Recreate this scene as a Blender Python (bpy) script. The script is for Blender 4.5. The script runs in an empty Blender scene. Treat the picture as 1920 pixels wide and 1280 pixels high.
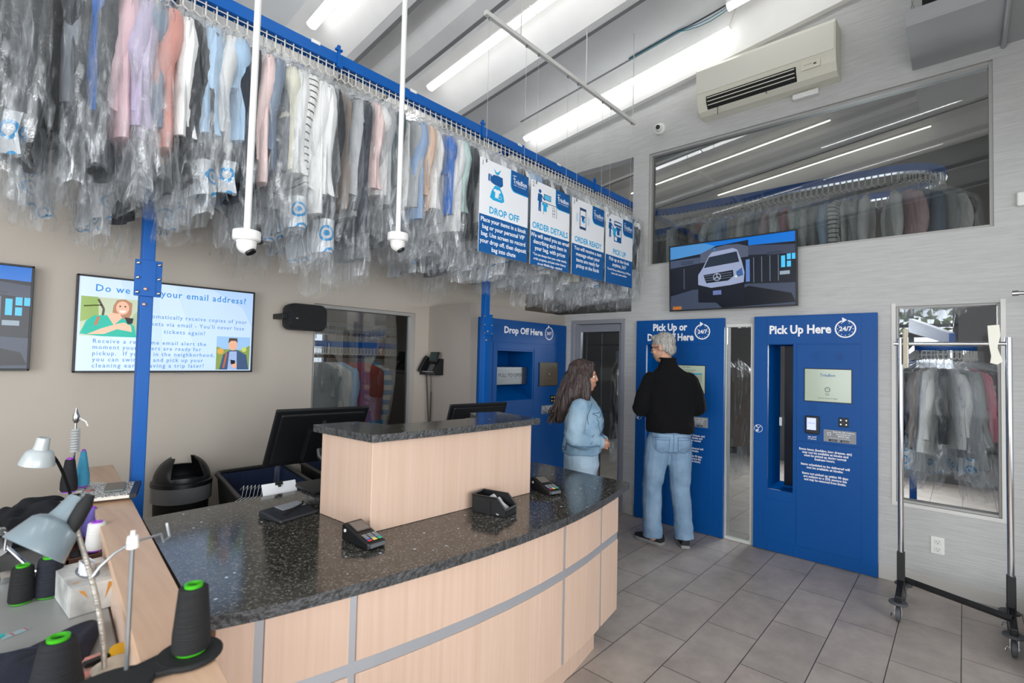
import bpy, bmesh, math, random
from math import sin, cos, pi, radians, sqrt, atan2
from mathutils import Vector, Matrix, noise
rnd = random.Random(7)
C = bpy.context.scene.collection
S = bpy.context.scene

# ------------------------------------------------------------------ camera, world, light, exposure
YAW, PITCH, ROLL, FPX, EYE = radians(47.8047), radians(1.92975), radians(1.35427), 935.0, 1.55
_f = Vector((cos(PITCH)*sin(YAW), cos(PITCH)*cos(YAW), sin(PITCH)))
_r = Vector((cos(YAW), -sin(YAW), 0.0))
_u = _r.cross(_f)
RIGHT = cos(ROLL)*_r + sin(ROLL)*_u
UP = -sin(ROLL)*_r + cos(ROLL)*_u
EYEP = Vector((0, 0, EYE))
cam_data = bpy.data.cameras.new('camera')
cam = bpy.data.objects.new('camera', cam_data)
C.objects.link(cam)
cam.matrix_world = Matrix.Translation(EYEP) @ Matrix((RIGHT, UP, -_f)).transposed().to_4x4()
cam_data.sensor_width = 36.0
cam_data.lens = FPX*36.0/1920.0
cam_data.clip_start = 0.02
cam_data.dof.use_dof = True
cam_data.dof.focus_distance = 3.6
cam_data.dof.aperture_fstop = 3.2
S.camera = cam

w = bpy.data.worlds.new('sky')
S.world = w
w.use_nodes = True
nt = w.node_tree
bg = nt.nodes['Background']
bg.inputs['Color'].default_value = (0.80, 0.88, 1.0, 1)
bg.inputs['Strength'].default_value = 1.0

def area(name, loc, rot, sx, sy, power, col=(1, 1, 1)):
    d = bpy.data.lights.new(name, 'AREA')
    d.shape = 'RECTANGLE'; d.size = sx; d.size_y = sy; d.energy = power; d.color = col
    d.spread = radians(155)
    o = bpy.data.objects.new(name, d); C.objects.link(o)
    o.location = loc; o.rotation_euler = rot
    return o
# daylight through the shop front (behind the camera) and the side windows
area('daylight_shop_front', (-0.6, -3.05, 1.75), (radians(72), 0, 0), 4.4, 2.5, 140, (0.98, 0.99, 1.0))
area('daylight_side_window', (-2.55, 0.3, 1.8), (radians(86), 0, radians(-90)), 3.6, 2.2, 78, (0.93, 0.97, 1.0))
area('daylight_workroom_window', (8.95, 0.9, 2.0), (radians(66), 0, radians(90)), 1.6, 1.9, 115, (0.93, 0.97, 1.0))
area('daylight_rear_window', (2.2, 6.9, 1.9), (radians(70), 0, radians(180)), 2.4, 1.2, 60, (0.93, 0.97, 1.0))

S.view_settings.view_transform = 'Standard'
S.view_settings.look = 'None'
S.view_settings.gamma = 1.0
S.view_settings.use_curve_mapping = False
S.view_settings.exposure = 0.57
S.cycles.transparent_max_bounces = 40
S.cycles.max_bounces = 8
S.cycles.diffuse_bounces = 4
S.cycles.glossy_bounces = 3
S.cycles.transmission_bounces = 4
S.cycles.caustics_reflective = False
S.cycles.caustics_refractive = False
S.cycles.sample_clamp_indirect = 6
S.cycles.use_denoising = True

def P(px, py, X=None, Y=None, Z=None):
    """a point of the photograph (1920x1280) on the plane X=, Y= or Z="""
    d = (px-960)/FPX*RIGHT - (py-640)/FPX*UP + _f
    t = ((X-EYEP.x)/d.x if X is not None else (Y-EYEP.y)/d.y if Y is not None else (Z-EYEP.z)/d.z)
    return EYEP + t*d

# ------------------------------------------------------------------ materials
def lin(h):
    h = h.lstrip('#')
    return tuple((c/12.92 if c <= 0.04045 else ((c+0.055)/1.055)**2.4) for c in (int(h[i:i+2], 16)/255 for i in (0, 2, 4))) + (1,)
MATS = {}
def mat(name, color='#808080', rough=0.5, metal=0.0, spec=0.5, emit=0.0, var=0.0, vscale=8.0, stretch=(1, 1, 1),
        bump=0.0, bscale=60.0, bstretch=(1, 1, 1), color2=None, coat=0.0, sheen=0.0, detail=3.0):
    if name in MATS: return MATS[name]
    m = bpy.data.materials.new(name); m.use_nodes = True
    n, l = m.node_tree.nodes, m.node_tree.links
    b = n['Principled BSDF']; c = lin(color)
    b.inputs['Base Color'].default_value = c
    b.inputs['Roughness'].default_value = rough
    b.inputs['Metallic'].default_value = metal
    b.inputs['Specular IOR Level'].default_value = spec
    b.inputs['Coat Weight'].default_value = coat
    b.inputs['Sheen Weight'].default_value = sheen
    if emit:
        b.inputs['Emission Color'].default_value = c
        b.inputs['Emission Strength'].default_value = emit
    if var or color2 or bump:
        tc = n.new('ShaderNodeTexCoord')
    if var or color2:
        mp = n.new('ShaderNodeMapping'); mp.inputs['Scale'].default_value = [vscale*s for s in stretch]
        nz = n.new('ShaderNodeTexNoise'); nz.inputs['Scale'].default_value = 1.0; nz.inputs['Detail'].default_value = detail
        rp = n.new('ShaderNodeValToRGB')
        c2 = lin(color2) if color2 else tuple(max(0, x*(1-var)) for x in c[:3])+(1,)
        c1 = c if color2 else tuple(min(1, x*(1+var)) for x in c[:3])+(1,)
        rp.color_ramp.elements[0].color = c2; rp.color_ramp.elements[1].color = c1
        rp.color_ramp.elements[0].position = 0.35; rp.color_ramp.elements[1].position = 0.65
        l.new(tc.outputs['Object'], mp.inputs['Vector']); l.new(mp.outputs['Vector'], nz.inputs['Vector'])
        l.new(nz.outputs['Fac'], rp.inputs['Fac']); l.new(rp.outputs['Color'], b.inputs['Base Color'])
        if emit: l.new(rp.outputs['Color'], b.inputs['Emission Color'])
    if bump:
        mp = n.new('ShaderNodeMapping'); mp.inputs['Scale'].default_value = [bscale*s for s in bstretch]
        nz = n.new('ShaderNodeTexNoise'); nz.inputs['Scale'].default_value = 1.0; nz.inputs['Detail'].default_value = 3
        bp = n.new('ShaderNodeBump'); bp.inputs['Strength'].default_value = bump; bp.inputs['Distance'].default_value = 0.01
        l.new(tc.outputs['Object'], mp.inputs['Vector']); l.new(mp.outputs['Vector'], nz.inputs['Vector'])
        l.new(nz.outputs['Fac'], bp.inputs['Height']); l.new(bp.outputs['Normal'], b.inputs['Normal'])
    MATS[name] = m
    return m
def ink(color, emit=0.0, rough=0.6):
    return mat('ink_%s_%s' % (color.strip('#'), emit), color, rough=rough, emit=emit)

def film_material(name, white=0.30, tint='#dfe6ea'):
    m = bpy.data.materials.new(name); m.use_nodes = True
    n, l = m.node_tree.nodes, m.node_tree.links
    b = n['Principled BSDF']; out = n['Material Output']
    b.inputs['Base Color'].default_value = lin(tint); b.inputs['Roughness'].default_value = 0.16
    b.inputs['Specular IOR Level'].default_value = 0.9
    tr = n.new('ShaderNodeBsdfTransparent'); mx = n.new('ShaderNodeMixShader')
    gs = n.new('ShaderNodeBsdfGlossy'); gs.inputs['Roughness'].default_value = 0.13; m2 = n.new('ShaderNodeMixShader'); m2.name = 'sheen_mix'; m2.inputs['Fac'].default_value = 0.34
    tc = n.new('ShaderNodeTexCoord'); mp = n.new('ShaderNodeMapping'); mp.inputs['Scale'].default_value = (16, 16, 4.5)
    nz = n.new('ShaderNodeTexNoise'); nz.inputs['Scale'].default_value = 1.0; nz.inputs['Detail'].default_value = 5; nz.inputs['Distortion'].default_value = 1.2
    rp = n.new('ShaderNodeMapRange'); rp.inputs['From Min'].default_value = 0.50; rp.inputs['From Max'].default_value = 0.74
    rp.inputs['To Min'].default_value = white*0.42; rp.inputs['To Max'].default_value = min(0.95, white*3.4)  # whiter noise streaks painted in as highlights on the creases
    fr = n.new('ShaderNodeLayerWeight'); fr.inputs['Blend'].default_value = 0.25
    ad = n.new('ShaderNodeMath'); ad.operation = 'MULTIPLY_ADD'; ad.inputs[1].default_value = 0.13; ad.use_clamp = True
    bp = n.new('ShaderNodeBump'); bp.inputs['Strength'].default_value = 1.0; bp.inputs['Distance'].default_value = 0.035
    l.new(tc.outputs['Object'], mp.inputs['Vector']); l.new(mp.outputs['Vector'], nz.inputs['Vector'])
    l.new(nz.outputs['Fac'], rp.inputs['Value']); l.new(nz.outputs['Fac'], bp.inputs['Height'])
    l.new(bp.outputs['Normal'], b.inputs['Normal']); l.new(bp.outputs['Normal'], gs.inputs['Normal'])
    l.new(b.outputs['BSDF'], m2.inputs[1]); l.new(gs.outputs['BSDF'], m2.inputs[2])
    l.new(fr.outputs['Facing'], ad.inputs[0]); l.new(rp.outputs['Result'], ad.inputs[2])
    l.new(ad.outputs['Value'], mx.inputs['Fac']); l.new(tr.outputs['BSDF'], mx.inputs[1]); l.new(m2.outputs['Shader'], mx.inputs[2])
    l.new(mx.outputs['Shader'], out.inputs['Surface'])
    MATS[name] = m
    return m
def glass_material(name, refl=1.45, tint=(0.86, 0.88, 0.88, 1)):
    m = bpy.data.materials.new(name); m.use_nodes = True
    n, l = m.node_tree.nodes, m.node_tree.links
    for x in list(n):
        if x.type == 'BSDF_PRINCIPLED': n.remove(x)
    out = n['Material Output']
    tr = n.new('ShaderNodeBsdfTransparent'); tr.inputs['Color'].default_value = tint
    gl = n.new('ShaderNodeBsdfGlossy'); gl.inputs['Roughness'].default_value = 0.0
    fr = n.new('ShaderNodeFresnel'); fr.inputs['IOR'].default_value = refl
    mx = n.new('ShaderNodeMixShader')
    l.new(fr.outputs['Fac'], mx.inputs['Fac']); l.new(tr.outputs['BSDF'], mx.inputs[1]); l.new(gl.outputs['BSDF'], mx.inputs[2])
    l.new(mx.outputs['Shader'], out.inputs['Surface'])
    MATS[name] = m
    return m

# ------------------------------------------------------------------ mesh helpers
class MB:
    """collects shapes; build() links them as ONE mesh object.  o = origin of the owning thing"""
    def __init__(self, o=(0, 0, 0)):
        self.v = []; self.f = []; self.m = []; self.o = Vector(o); self.mi = 0
    def use(self, i): self.mi = i; return self
    def add(self, verts, faces, m=None):
        k = len(self.v)
        self.v += [Vector(p)-self.o for p in verts]
        self.f += [tuple(i+k for i in f) for f in faces]
        self.m += [self.mi if m is None else m]*len(faces)
        return self
    def box(self, x0, x1, y0, y1, z0, z1, m=None):
        v = [(x, y, z) for x in (x0, x1) for y in (y0, y1) for z in (z0, z1)]
        return self.add(v, [(0, 1, 3, 2), (4, 6, 7, 5), (0, 4, 5, 1), (2, 3, 7, 6), (0, 2, 6, 4), (1, 5, 7, 3)], m)
    def obox(self, c, s, rot=None, m=None):
        rot = rot or Matrix.Identity(3); c = Vector(c)
        v = [c + rot @ Vector((x*s[0]/2, y*s[1]/2, z*s[2]/2)) for x in (-1, 1) for y in (-1, 1) for z in (-1, 1)]
        return self.add(v, [(0, 1, 3, 2), (4, 6, 7, 5), (0, 4, 5, 1), (2, 3, 7, 6), (0, 2, 6, 4), (1, 5, 7, 3)], m)
    def rings(self, rings, closed=True, cap=True, m=None):
        n = len(rings[0]); v = [p for r in rings for p in r]; f = []
        for i in range(len(rings)-1):
            for j in range(n if closed else n-1):
                a, b = i*n+j, i*n+(j+1) % n
                f.append((a, b, b+n, a+n))
        if cap:
            f.append(tuple(range(n))[::-1]); f.append(tuple((len(rings)-1)*n+j for j in range(n)))
        return self.add(v, f, m)
    def tube(self, pts, r, seg=8, m=None, cap=True):
        pts = [Vector(p) for p in pts]
        rr = r if isinstance(r, (list, tuple)) else [r]*len(pts)
        up = None; rings = []
        for i, p in enumerate(pts):
            t = (pts[min(i+1, len(pts)-1)]-pts[max(i-1, 0)])
            t = t.normalized() if t.length > 1e-9 else Vector((0, 0, 1))
            if up is None: up = Vector((0, 0, 1)) if abs(t.z) < 0.9 else Vector((1, 0, 0))
            a = up.cross(t)
            if a.length < 1e-6: a = Vector((0, 1, 0)).cross(t)
            a.normalize(); b = t.cross(a); up = b
            rings.append([p + rr[i]*(cos(2*pi*k/seg)*a + sin(2*pi*k/seg)*b) for k in range(seg)])
        return self.rings(rings, True, cap, m)
    def cyl(self, p0, p1, r0, r1=None, seg=16, m=None):
        return self.tube([p0, p1], [r0, r0 if r1 is None else r1], seg, m)
    def lathe(self, prof, c=(0, 0, 0), rot=None, seg=24, m=None, cap=True, sq=1.0):
        rot = rot or Matrix.Identity(3); c = Vector(c)
        rings = [[c + rot @ Vector((r*cos(2*pi*k/seg), r*sq*sin(2*pi*k/seg), z)) for k in range(seg)] for r, z in prof]
        return self.rings(rings, True, cap, m)
    def prism(self, poly, O, U, V, N, d, m=None):
        O, U, V, N = Vector(O), Vector(U), Vector(V), Vector(N)
        a = [O+U*p[0]+V*p[1] for p in poly]; b = [p+N*d for p in a]
        return self.rings([a, b], True, True, m)
    def ball(self, c, r, rot=None, seg=16, m=None):
        r = r if isinstance(r, (list, tuple)) else (r, r, r)
        rot = rot or Matrix.Identity(3); c = Vector(c); k = seg//2
        rings = [[c + rot @ Vector((r[0]*sin(pi*max(i, .02)/k)*cos(2*pi*j/seg), r[1]*sin(pi*max(min(i, k-.02), .02)/k)*sin(2*pi*j/seg), -r[2]*cos(pi*i/k))) for j in range(seg)] for i in range(k+1)]
        rings = [[c + rot @ Vector((r[0]*sin(pi*min(max(i, .05), k-.05)/k)*cos(2*pi*j/seg), r[1]*sin(pi*min(max(i, .05), k-.05)/k)*sin(2*pi*j/seg), -r[2]*cos(pi*i/k))) for j in range(seg)] for i in range(k+1)]
        return self.rings(rings, True, True, m)
    def mesh(self, name, mats, smooth=False):
        me = bpy.data.meshes.new(name)
        me.from_pydata([tuple(v) for v in self.v], [], self.f)
        for x in (mats if isinstance(mats, (list, tuple)) else [mats]): me.materials.append(x)
        me.polygons.foreach_set('material_index', self.m)
        bm = bmesh.new(); bm.from_mesh(me); bmesh.ops.recalc_face_normals(bm, faces=bm.faces); bm.to_mesh(me); bm.free()
        if smooth:
            me.polygons.foreach_set('use_smooth', [True]*len(me.polygons))
            try: me.set_sharp_from_angle(angle=radians(smooth if smooth > 1 else 50))
            except Exception: pass
        me.update()
        return me
    def build(self, name, mats, parent=None, smooth=False, bevel=0.0):
        me = self.mesh(name, mats, smooth)
        o = bpy.data.objects.new(name, me); C.objects.link(o)
        if parent is not None: o.parent = parent
        else: o.location = self.o
        if bevel:
            b = o.modifiers.new('bevel', 'BEVEL'); b.width = bevel; b.segments = 2; b.limit_method = 'ANGLE'; b.angle_limit = radians(40)
            b.harden_normals = False
        return o
def thing(name, label, cat, loc=(0, 0, 0), rz=0.0, group=None):
    o = bpy.data.objects.new(name, None); C.objects.link(o)
    o.empty_display_size = 0.1
    o.location = loc; o.rotation_euler = (0, 0, rz)
    return tag(o, label, cat, group)
def tag(o, label=None, cat=None, group=None, kind=None):
    if label: o['label'] = label
    if cat: o['category'] = cat
    if group: o['group'] = group
    if kind: o['kind'] = kind
    return o
def struct(name, mb, m, smooth=False, bevel=0.0):
    return tag(mb.build(name, m, None, smooth, bevel), kind='structure')
def copy_thing(o, loc, rz=None, label=None, group=None):
    r = o.copy(); C.objects.link(r); r.location = loc
    if rz is not None: r.rotation_euler = (0, 0, rz)
    if label: r['label'] = label
    if group: r['group'] = group
    kids = [r]
    for ch in list(o.children):
        c = ch.copy(); C.objects.link(c); c.parent = r; kids.append(c)
        for g in list(ch.children):
            d = g.copy(); C.objects.link(d); d.parent = c; kids.append(d)
    return r

_tc = {}
def text_shape(s, bold=0.0, space=1.0, shear=0.0):
    """outline of a line of writing as (verts, faces, width, cap height); baseline at y=0, starts at x=0, size 1"""
    key = (s, bold, space, shear)
    if key not in _tc:
        cu = bpy.data.curves.new('t', 'FONT'); cu.body = s; cu.size = 1.0; cu.offset = bold; cu.space_character = space; cu.shear = shear
        cu.resolution_u = 2
        o = bpy.data.objects.new('t', cu); C.objects.link(o)
        me = bpy.data.meshes.new_from_object(o)
        v = [(p.co.x, p.co.y) for p in me.vertices]; f = [tuple(p.vertices) for p in me.polygons]
        bpy.data.objects.remove(o); bpy.data.curves.remove(cu); bpy.data.meshes.remove(me)
        x0 = min(p[0] for p in v); x1 = max(p[0] for p in v)
        _tc[key] = ([(p[0]-x0, p[1]) for p in v], f, x1-x0)
    return _tc[key]
class Flat:
    """flat graphics on a plane: origin O, right U, up V, outward N; layers rise in 0.4 mm steps"""
    def __init__(self, O, U, V, N, o=(0, 0, 0), step=0.0004):
        self.O, self.U, self.V, self.N = Vector(O), Vector(U), Vector(V), Vector(N)
        self.mb = MB(o); self.mats = []; self.step = step; self.k = 1
    def mi(self, m):
        if m not in self.mats: self.mats.append(m)
        return self.mats.index(m)
    def pt(self, u, v, k): return self.O+self.U*u+self.V*v+self.N*(self.step*k)
    def poly(self, pts, m, k=None):
        k = self.k if k is None else k
        self.mb.add([self.pt(u, v, k) for u, v in pts], [tuple(range(len(pts)))], self.mi(m)); return self
    def rect(self, u0, v0, u1, v1, m, k=None): return self.poly([(u0, v0), (u1, v0), (u1, v1), (u0, v1)], m, k)
    def disc(self, u, v, r, m, k=None, seg=20, ry=None, a0=0, a1=2*pi):
        ry = ry or r
        return self.poly([(u+r*cos(a0+(a1-a0)*i/seg), v+ry*sin(a0+(a1-a0)*i/seg)) for i in range(seg)], m, k)
    def ring(self, u, v, r0, r1, m, k=None, seg=32, a0=0.0, a1=2*pi):
        k = self.k if k is None else k; vs = []; fs = []
        for i in range(seg+1):
            a = a0+(a1-a0)*i/seg
            vs += [self.pt(u+r0*cos(a), v+r0*sin(a), k), self.pt(u+r1*cos(a), v+r1*sin(a), k)]
        for i in range(seg): fs.append((2*i, 2*i+1, 2*i+3, 2*i+2))
        self.mb.add(vs, fs, self.mi(m)); return self
    def line(self, pts, wd, m, k=None):
        for a, b in zip(pts[:-1], pts[1:]):
            d = Vector((b[0]-a[0], b[1]-a[1])); n = Vector((-d.y, d.x)).normalized()*wd/2
            self.poly([(a[0]-n.x, a[1]-n.y), (b[0]-n.x, b[1]-n.y), (b[0]+n.x, b[1]+n.y), (a[0]+n.x, a[1]+n.y)], m, k)
        return self
    def text(self, s, u, v, m, size=None, width=None, align='c', bold=0.0, space=1.0, k=None, shear=0.0, rot=0.0):
        vs, fs, wd = text_shape(s, bold, space, shear)
        k = self.k if k is None else k
        sx = width/wd if width else size
        sy = size if size else sx
        off = {'c': -wd*sx/2, 'l': 0, 'r': -wd*sx}[align]
        q = [(x*sx+off, y*sy) for x, y in vs]
        c, sn = cos(rot), sin(rot)
        self.mb.add([self.pt(u+x*c-y*sn, v+x*sn+y*c, k) for x, y in q], fs, self.mi(m)); return self
    def build(self, name, parent=None): return self.mb.build(name, self.mats, parent)
# ------------------------------------------------------------------ the room shell
XF, YB, YK, XA = 4.614, 3.979, 3.37, 3.14        # right wall, rear wall, drop-off wall, its left return
def roof(y, h=0.0): return 4.52-0.131*y+h         # the soffit slopes up towards the shop front
DECK = 0.36
plaster = mat('wall_plaster', '#bfb6aa', rough=0.85, var=0.02, vscale=2, bump=0.05, bscale=90)
vinyl = mat('grasscloth_wall_paper', '#b9b9b7', rough=0.7, var=0.06, vscale=1, stretch=(30, 6, 90), bump=0.35, bscale=1, bstretch=(30, 12, 150), detail=4)
white_paint = mat('white_trim_paint', '#d3d2cd', rough=0.5)
grey_alu = mat('brushed_grey_aluminium', '#9a9ba0', rough=0.4, metal=0.3)
concrete = mat('painted_concrete', '#efeeeb', rough=0.75, var=0.03, vscale=3, bump=0.08, bscale=25)
concrete_grey = mat('unpainted_grey_deck', '#dddfe0', rough=0.85, var=0.04, vscale=2, bump=0.08, bscale=25)
gap_and_shade = mat('crack_and_shade_grey', '#858585', rough=0.9)  # for slab cracks and for the shade painted beside the stems
black = mat('black_plastic', '#0e0f11', rough=0.42)
black_matte = mat('matte_black', '#0b0c0d', rough=0.75)
white_plastic = mat('white_plastic', '#e4e4e0', rough=0.35)
chrome = mat('chrome', '#c9cbcd', rough=0.14, metal=1.0)
steel = mat('brushed_steel', '#a2a3a3', rough=0.32, metal=1.0, var=0.08, vscale=3, stretch=(1, 1, 40))
pane = glass_material('window_glass', 1.2)
pane_strong = glass_material('large_window_glass', 1.75, (0.8, 0.82, 0.82, 1))

def tile_material():
    m = bpy.data.materials.new('grey_floor_tile'); m.use_nodes = True
    n, l = m.node_tree.nodes, m.node_tree.links
    b = n['Principled BSDF']; tc = n.new('ShaderNodeTexCoord')
    mp = n.new('ShaderNodeMapping'); mp.inputs['Location'].default_value = (-3.67+6.0, -1.719+0.2835*10, 0)
    br = n.new('ShaderNodeTexBrick'); br.offset = 0.5; br.inputs['Scale'].default_value = 1
    br.inputs['Brick Width'].default_value = 0.6; br.inputs['Row Height'].default_value = 0.2835
    br.inputs['Mortar Size'].default_value = 0.0022; br.inputs['Mortar Smooth'].default_value = 0.1; br.inputs['Bias'].default_value = 0
    br.inputs['Color1'].default_value = lin('#a89e96'); br.inputs['Color2'].default_value = lin('#9c938c'); br.inputs['Mortar'].default_value = lin('#2d2b2a')
    nz = n.new('ShaderNodeTexNoise'); nz.inputs['Scale'].default_value = 5; nz.inputs['Detail'].default_value = 8; nz.inputs['Roughness'].default_value = 0.65
    mx = n.new('ShaderNodeMixRGB'); mx.blend_type = 'OVERLAY'; mx.inputs['Fac'].default_value = 0.45
    l.new(tc.outputs['Object'], mp.inputs['Vector']); l.new(mp.outputs['Vector'], br.inputs['Vector']); l.new(tc.outputs['Object'], nz.inputs['Vector'])
    l.new(br.outputs['Color'], mx.inputs[1]); l.new(nz.outputs['Fac'], mx.inputs[2]); l.new(mx.outputs['Color'], b.inputs['Base Color'])
    b.inputs['Roughness'].default_value = 0.42
    bp = n.new('ShaderNodeBump'); bp.inputs['Strength'].default_value = 0.3; bp.inputs['Distance'].default_value = 0.002; bp.invert = True
    l.new(br.outputs['Fac'], bp.inputs['Height']); l.new(bp.outputs['Normal'], b.inputs['Normal'])
    return m
struct('floor', MB().box(-2.6, 9.2, -3.1, 7.0, -0.1, 0.0), tile_material())

def wall_cells(mb, axis, p0, p1, a0, a1, holes, cap=None):
    """a wall of thickness p0..p1 across axis, running a0..a1, up to the deck, with rectangular holes (a0,a1,z0,z1)"""
    As = sorted({a0, a1, *[h[0] for h in holes], *[h[1] for h in holes]})
    for i in range(len(As)-1):
        s, e = As[i], As[i+1]
        if e-s < 1e-6: continue
        hs = sorted([h for h in holes if h[0] <= s+1e-6 and h[1] >= e-1e-6], key=lambda h: h[2])
        z = 0.0; spans = []
        for h in hs:
            if h[2] > z: spans.append((z, h[2]))
            z = h[3]
        spans.append((z, None))
        for z0, z1 in spans:
            def top(y): return z1 if z1 is not None else (cap or roof(y, DECK+0.03))
            if axis == 'x': vs = [(x, y, z0 if q == 0 else top(y)) for x in (p0, p1) for y in (s, e) for q in (0, 1)]
            else: vs = [(x, y, z0 if q == 0 else top(y)) for x in (s, e) for y in (p0, p1) for q in (0, 1)]
            mb.add(vs, [(0, 1, 3, 2), (4, 6, 7, 5), (0, 4, 5, 1), (2, 3, 7, 6), (0, 2, 6, 4), (1, 5, 7, 3)])
    return mb
WX = 4.74
right_holes = [(2.535, 4.1, 2.062, 3.67), (-0.155, 2.36, 2.511, 3.654), (2.60, 3.28, 0.0, 1.99), (0.52, 1.30, 0.0, 1.90),
               (1.36, 1.585, 0.0, 1.90), (1.64, 2.43, 0.0, 1.90), (-0.182, 0.37, 0.577, 1.998)]
struct('wall_right', wall_cells(MB(), 'x', XF, WX, -3.05, 6.9, right_holes), vinyl)
struct('wall_rear', wall_cells(MB(), 'y', YB, YB+0.13, -2.6, XF, [(1.945, 2.975, 0.55, 1.967)], 3.25), plaster)
struct('wall_left', wall_cells(MB(), 'x', -2.73, -2.6, -3.05, 6.9, [(-1.6, 2.2, 0.7, 3.0)]), plaster)
struct('wall_front', wall_cells(MB(), 'y', -3.18, -3.05, -2.6, 9.1, [(-2.0, 4.0, 0.4, 3.1)]), plaster)
# storefront mullions, behind the camera
mb = MB()
for x in (-2.0, -0.5, 1.0, 2.5, 3.95): mb.box(x, x+0.06, -3.2, -3.1, 0.4, 3.1)
for z in (0.4, 2.3, 3.04): mb.box(-2.0, 4.0, -3.2, -3.1, z, z+0.06)
struct('window_3', mb, grey_alu)
# the drop-off recess wall: left return, front with a hole for the kiosk, ledge on top
mb = MB(); mb.box(XA, XA+0.1, YK, YB, 0, 2.05); mb.box(XA+0.1, 3.235, YK, YK+0.1, 0, 2.05)
mb.box(3.235, XF, YK, YK+0.1, 1.93, 2.05); mb.box(XA+0.1, XF, YK+0.1, YB, 1.95, 2.05)
struct('wall_recess', mb, mat('return_wall_paint', '#aaa198', rough=0.8, bump=0.05, bscale=90), bevel=0.004)
# back rooms: outer walls
struct('wall_workroom_rear', wall_cells(MB(), 'y', 6.9, 7.0, -2.6, 9.2, [(0.8, 3.6, 0.9, 2.3)]), plaster)
struct('wall_workroom_right', wall_cells(MB(), 'x', 9.0, 9.1, -3.05, 6.9, [(0.05, 1.7, 0.95, 2.9)]), mat('workroom_grey_paint', '#7f7f80', rough=0.8))

# ceiling deck and double-tee stems, all sloped
def sloped(mb, poly, y0=-3.1, y1=6.95, m=None):
    return mb.rings([[(x, y, roof(y, h)) for x, h in poly] for y in (y0, y1)], True, True, m)
mb = MB(); sloped(mb, [(-2.7, DECK), (9.2, DECK), (9.2, DECK+0.12), (-2.7, DECK+0.12)])
struct('ceiling', mb, concrete_grey)
struct('added_light_blocker', MB().box(-2.6, XF, -3.05, -0.98, 2.72, 2.84).box(-2.6, XF, -1.10, -0.98, 2.84, 4.95), white_paint)  # added out of view to keep window light off the upper right wall
stems = [[(-2.0, DECK), (-1.68, 0), (-1.60, 0), (-1.56, DECK)], [(-0.75, DECK), (-0.43, 0), (-0.36, 0), (-0.32, DECK)],
         [(0.48, DECK), (0.83, 0), (0.90, 0), (0.94, DECK)],
         [(1.74, DECK), (1.80, 0.26), (2.05, 0), (2.12, 0), (2.16, DECK)],
         [(2.36, DECK), (2.38, 0.12), (2.44, 0), (2.58, 0), (2.62, DECK)],
         [(2.98, DECK), (3.04, 0.26), (3.27, 0), (3.34, 0), (3.38, DECK)],
         [(4.42, DECK), (4.45, 0.26), (4.55, 0), (4.61, 0), (4.613, DECK)],
         [(5.70, DECK), (5.75, 0.26), (5.97, 0), (6.04, 0), (6.08, DECK)], [(7.10, DECK), (7.15, 0.26), (7.40, 0), (7.47, 0), (7.51, DECK)], [(8.36, DECK), (8.40, 0.26), (8.62, 0), (8.7, 0), (8.74, DECK)]]
for i, p in enumerate(stems):
    st = struct('beam', sloped(MB(), p), concrete)
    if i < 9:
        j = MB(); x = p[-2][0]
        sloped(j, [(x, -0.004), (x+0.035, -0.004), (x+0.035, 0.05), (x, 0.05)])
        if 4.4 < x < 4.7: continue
        j.build('stem_shade_strip', gap_and_shade, st)  # grey strip standing in for the shade beside each stem
# cracks between the slabs with loose wiring
j = MB(); sloped(j, [(4.355, DECK-0.006), (4.375, DECK-0.006), (4.375, DECK), (4.355, DECK)], -3, 3.9)
struct('trim_1', j, gap_and_shade)

# skirting boards
mb = MB()
for a, b in ((-3.0, 0.475), (2.475, 2.575), (3.30, YK)): mb.box(XF-0.012, XF, a, b, 0, 0.10)
struct('baseboard_right', mb, mat('pale_vinyl_skirting', '#bdbab5', rough=0.5), bevel=0.003)
struct('baseboard_rear', MB().box(-2.6, XA, YB-0.012, YB, 0, 0.10), MATS['pale_vinyl_skirting'])

def framed(name, axis, at, a0, a1, z0, z1, d, wd, mt, gl, depth0):
    """window or door lining around a hole, plus its pane; axis 'x': hole in a wall x=at"""
    fr = MB()
    def bx(s, e, zz0, zz1):
        if axis == 'x': fr.box(at+depth0, at+depth0+d, s, e, zz0, zz1)
        else: fr.box(s, e, at+depth0, at+depth0+d, zz0, zz1)
    bx(a0, a0+wd, z0, z1); bx(a1-wd, a1, z0, z1); bx(a0+wd, a1-wd, z1-wd, z1)
    if z0 > 0.01: bx(a0+wd, a1-wd, z0, z0+wd)
    o = tag(fr.build(name, mt, None, bevel=0.002), kind='structure')
    g = MB(); c = depth0+d*0.5
    if axis == 'x': g.box(at+c-0.003, at+c+0.003, a0+wd*0.5, a1-wd*0.5, z0+wd*0.5, z1-wd*0.5)
    else: g.box(a0+wd*0.5, a1-wd*0.5, at+c-0.003, at+c+0.003, z0+wd*0.5, z1-wd*0.5)
    g.build('pane', gl, o)
    return o
framed('window_1', 'x', XF, -0.155, 2.36, 2.511, 3.654, 0.09, 0.02, mat('window_reveal_paint', '#a8a7a3', rough=0.5), pane_strong, 0.02)
framed('window_2', 'x', XF, -0.182, 0.37, 0.577, 1.998, 0.09, 0.014, MATS['window_reveal_paint'], glass_material('low_window_glass', 1.12, (.93, .94, .94, 1)), 0.02)
framed('window_4', 'y', YB, 1.945, 2.975, 0.55, 1.967, 0.09, 0.03, MATS['window_reveal_paint'], pane_strong, 0.03)
# thin casing round the low window
mb = MB()
for a, b, c, d in ((0.37, 0.395, 0.55, 2.02), (-0.207, -0.182, 0.55, 2.02), (-0.182, 0.37, 0.552, 0.577)): mb.box(XF-0.006, XF, a, b, c, d)
struct('trim_2', mb, white_paint)
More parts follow.
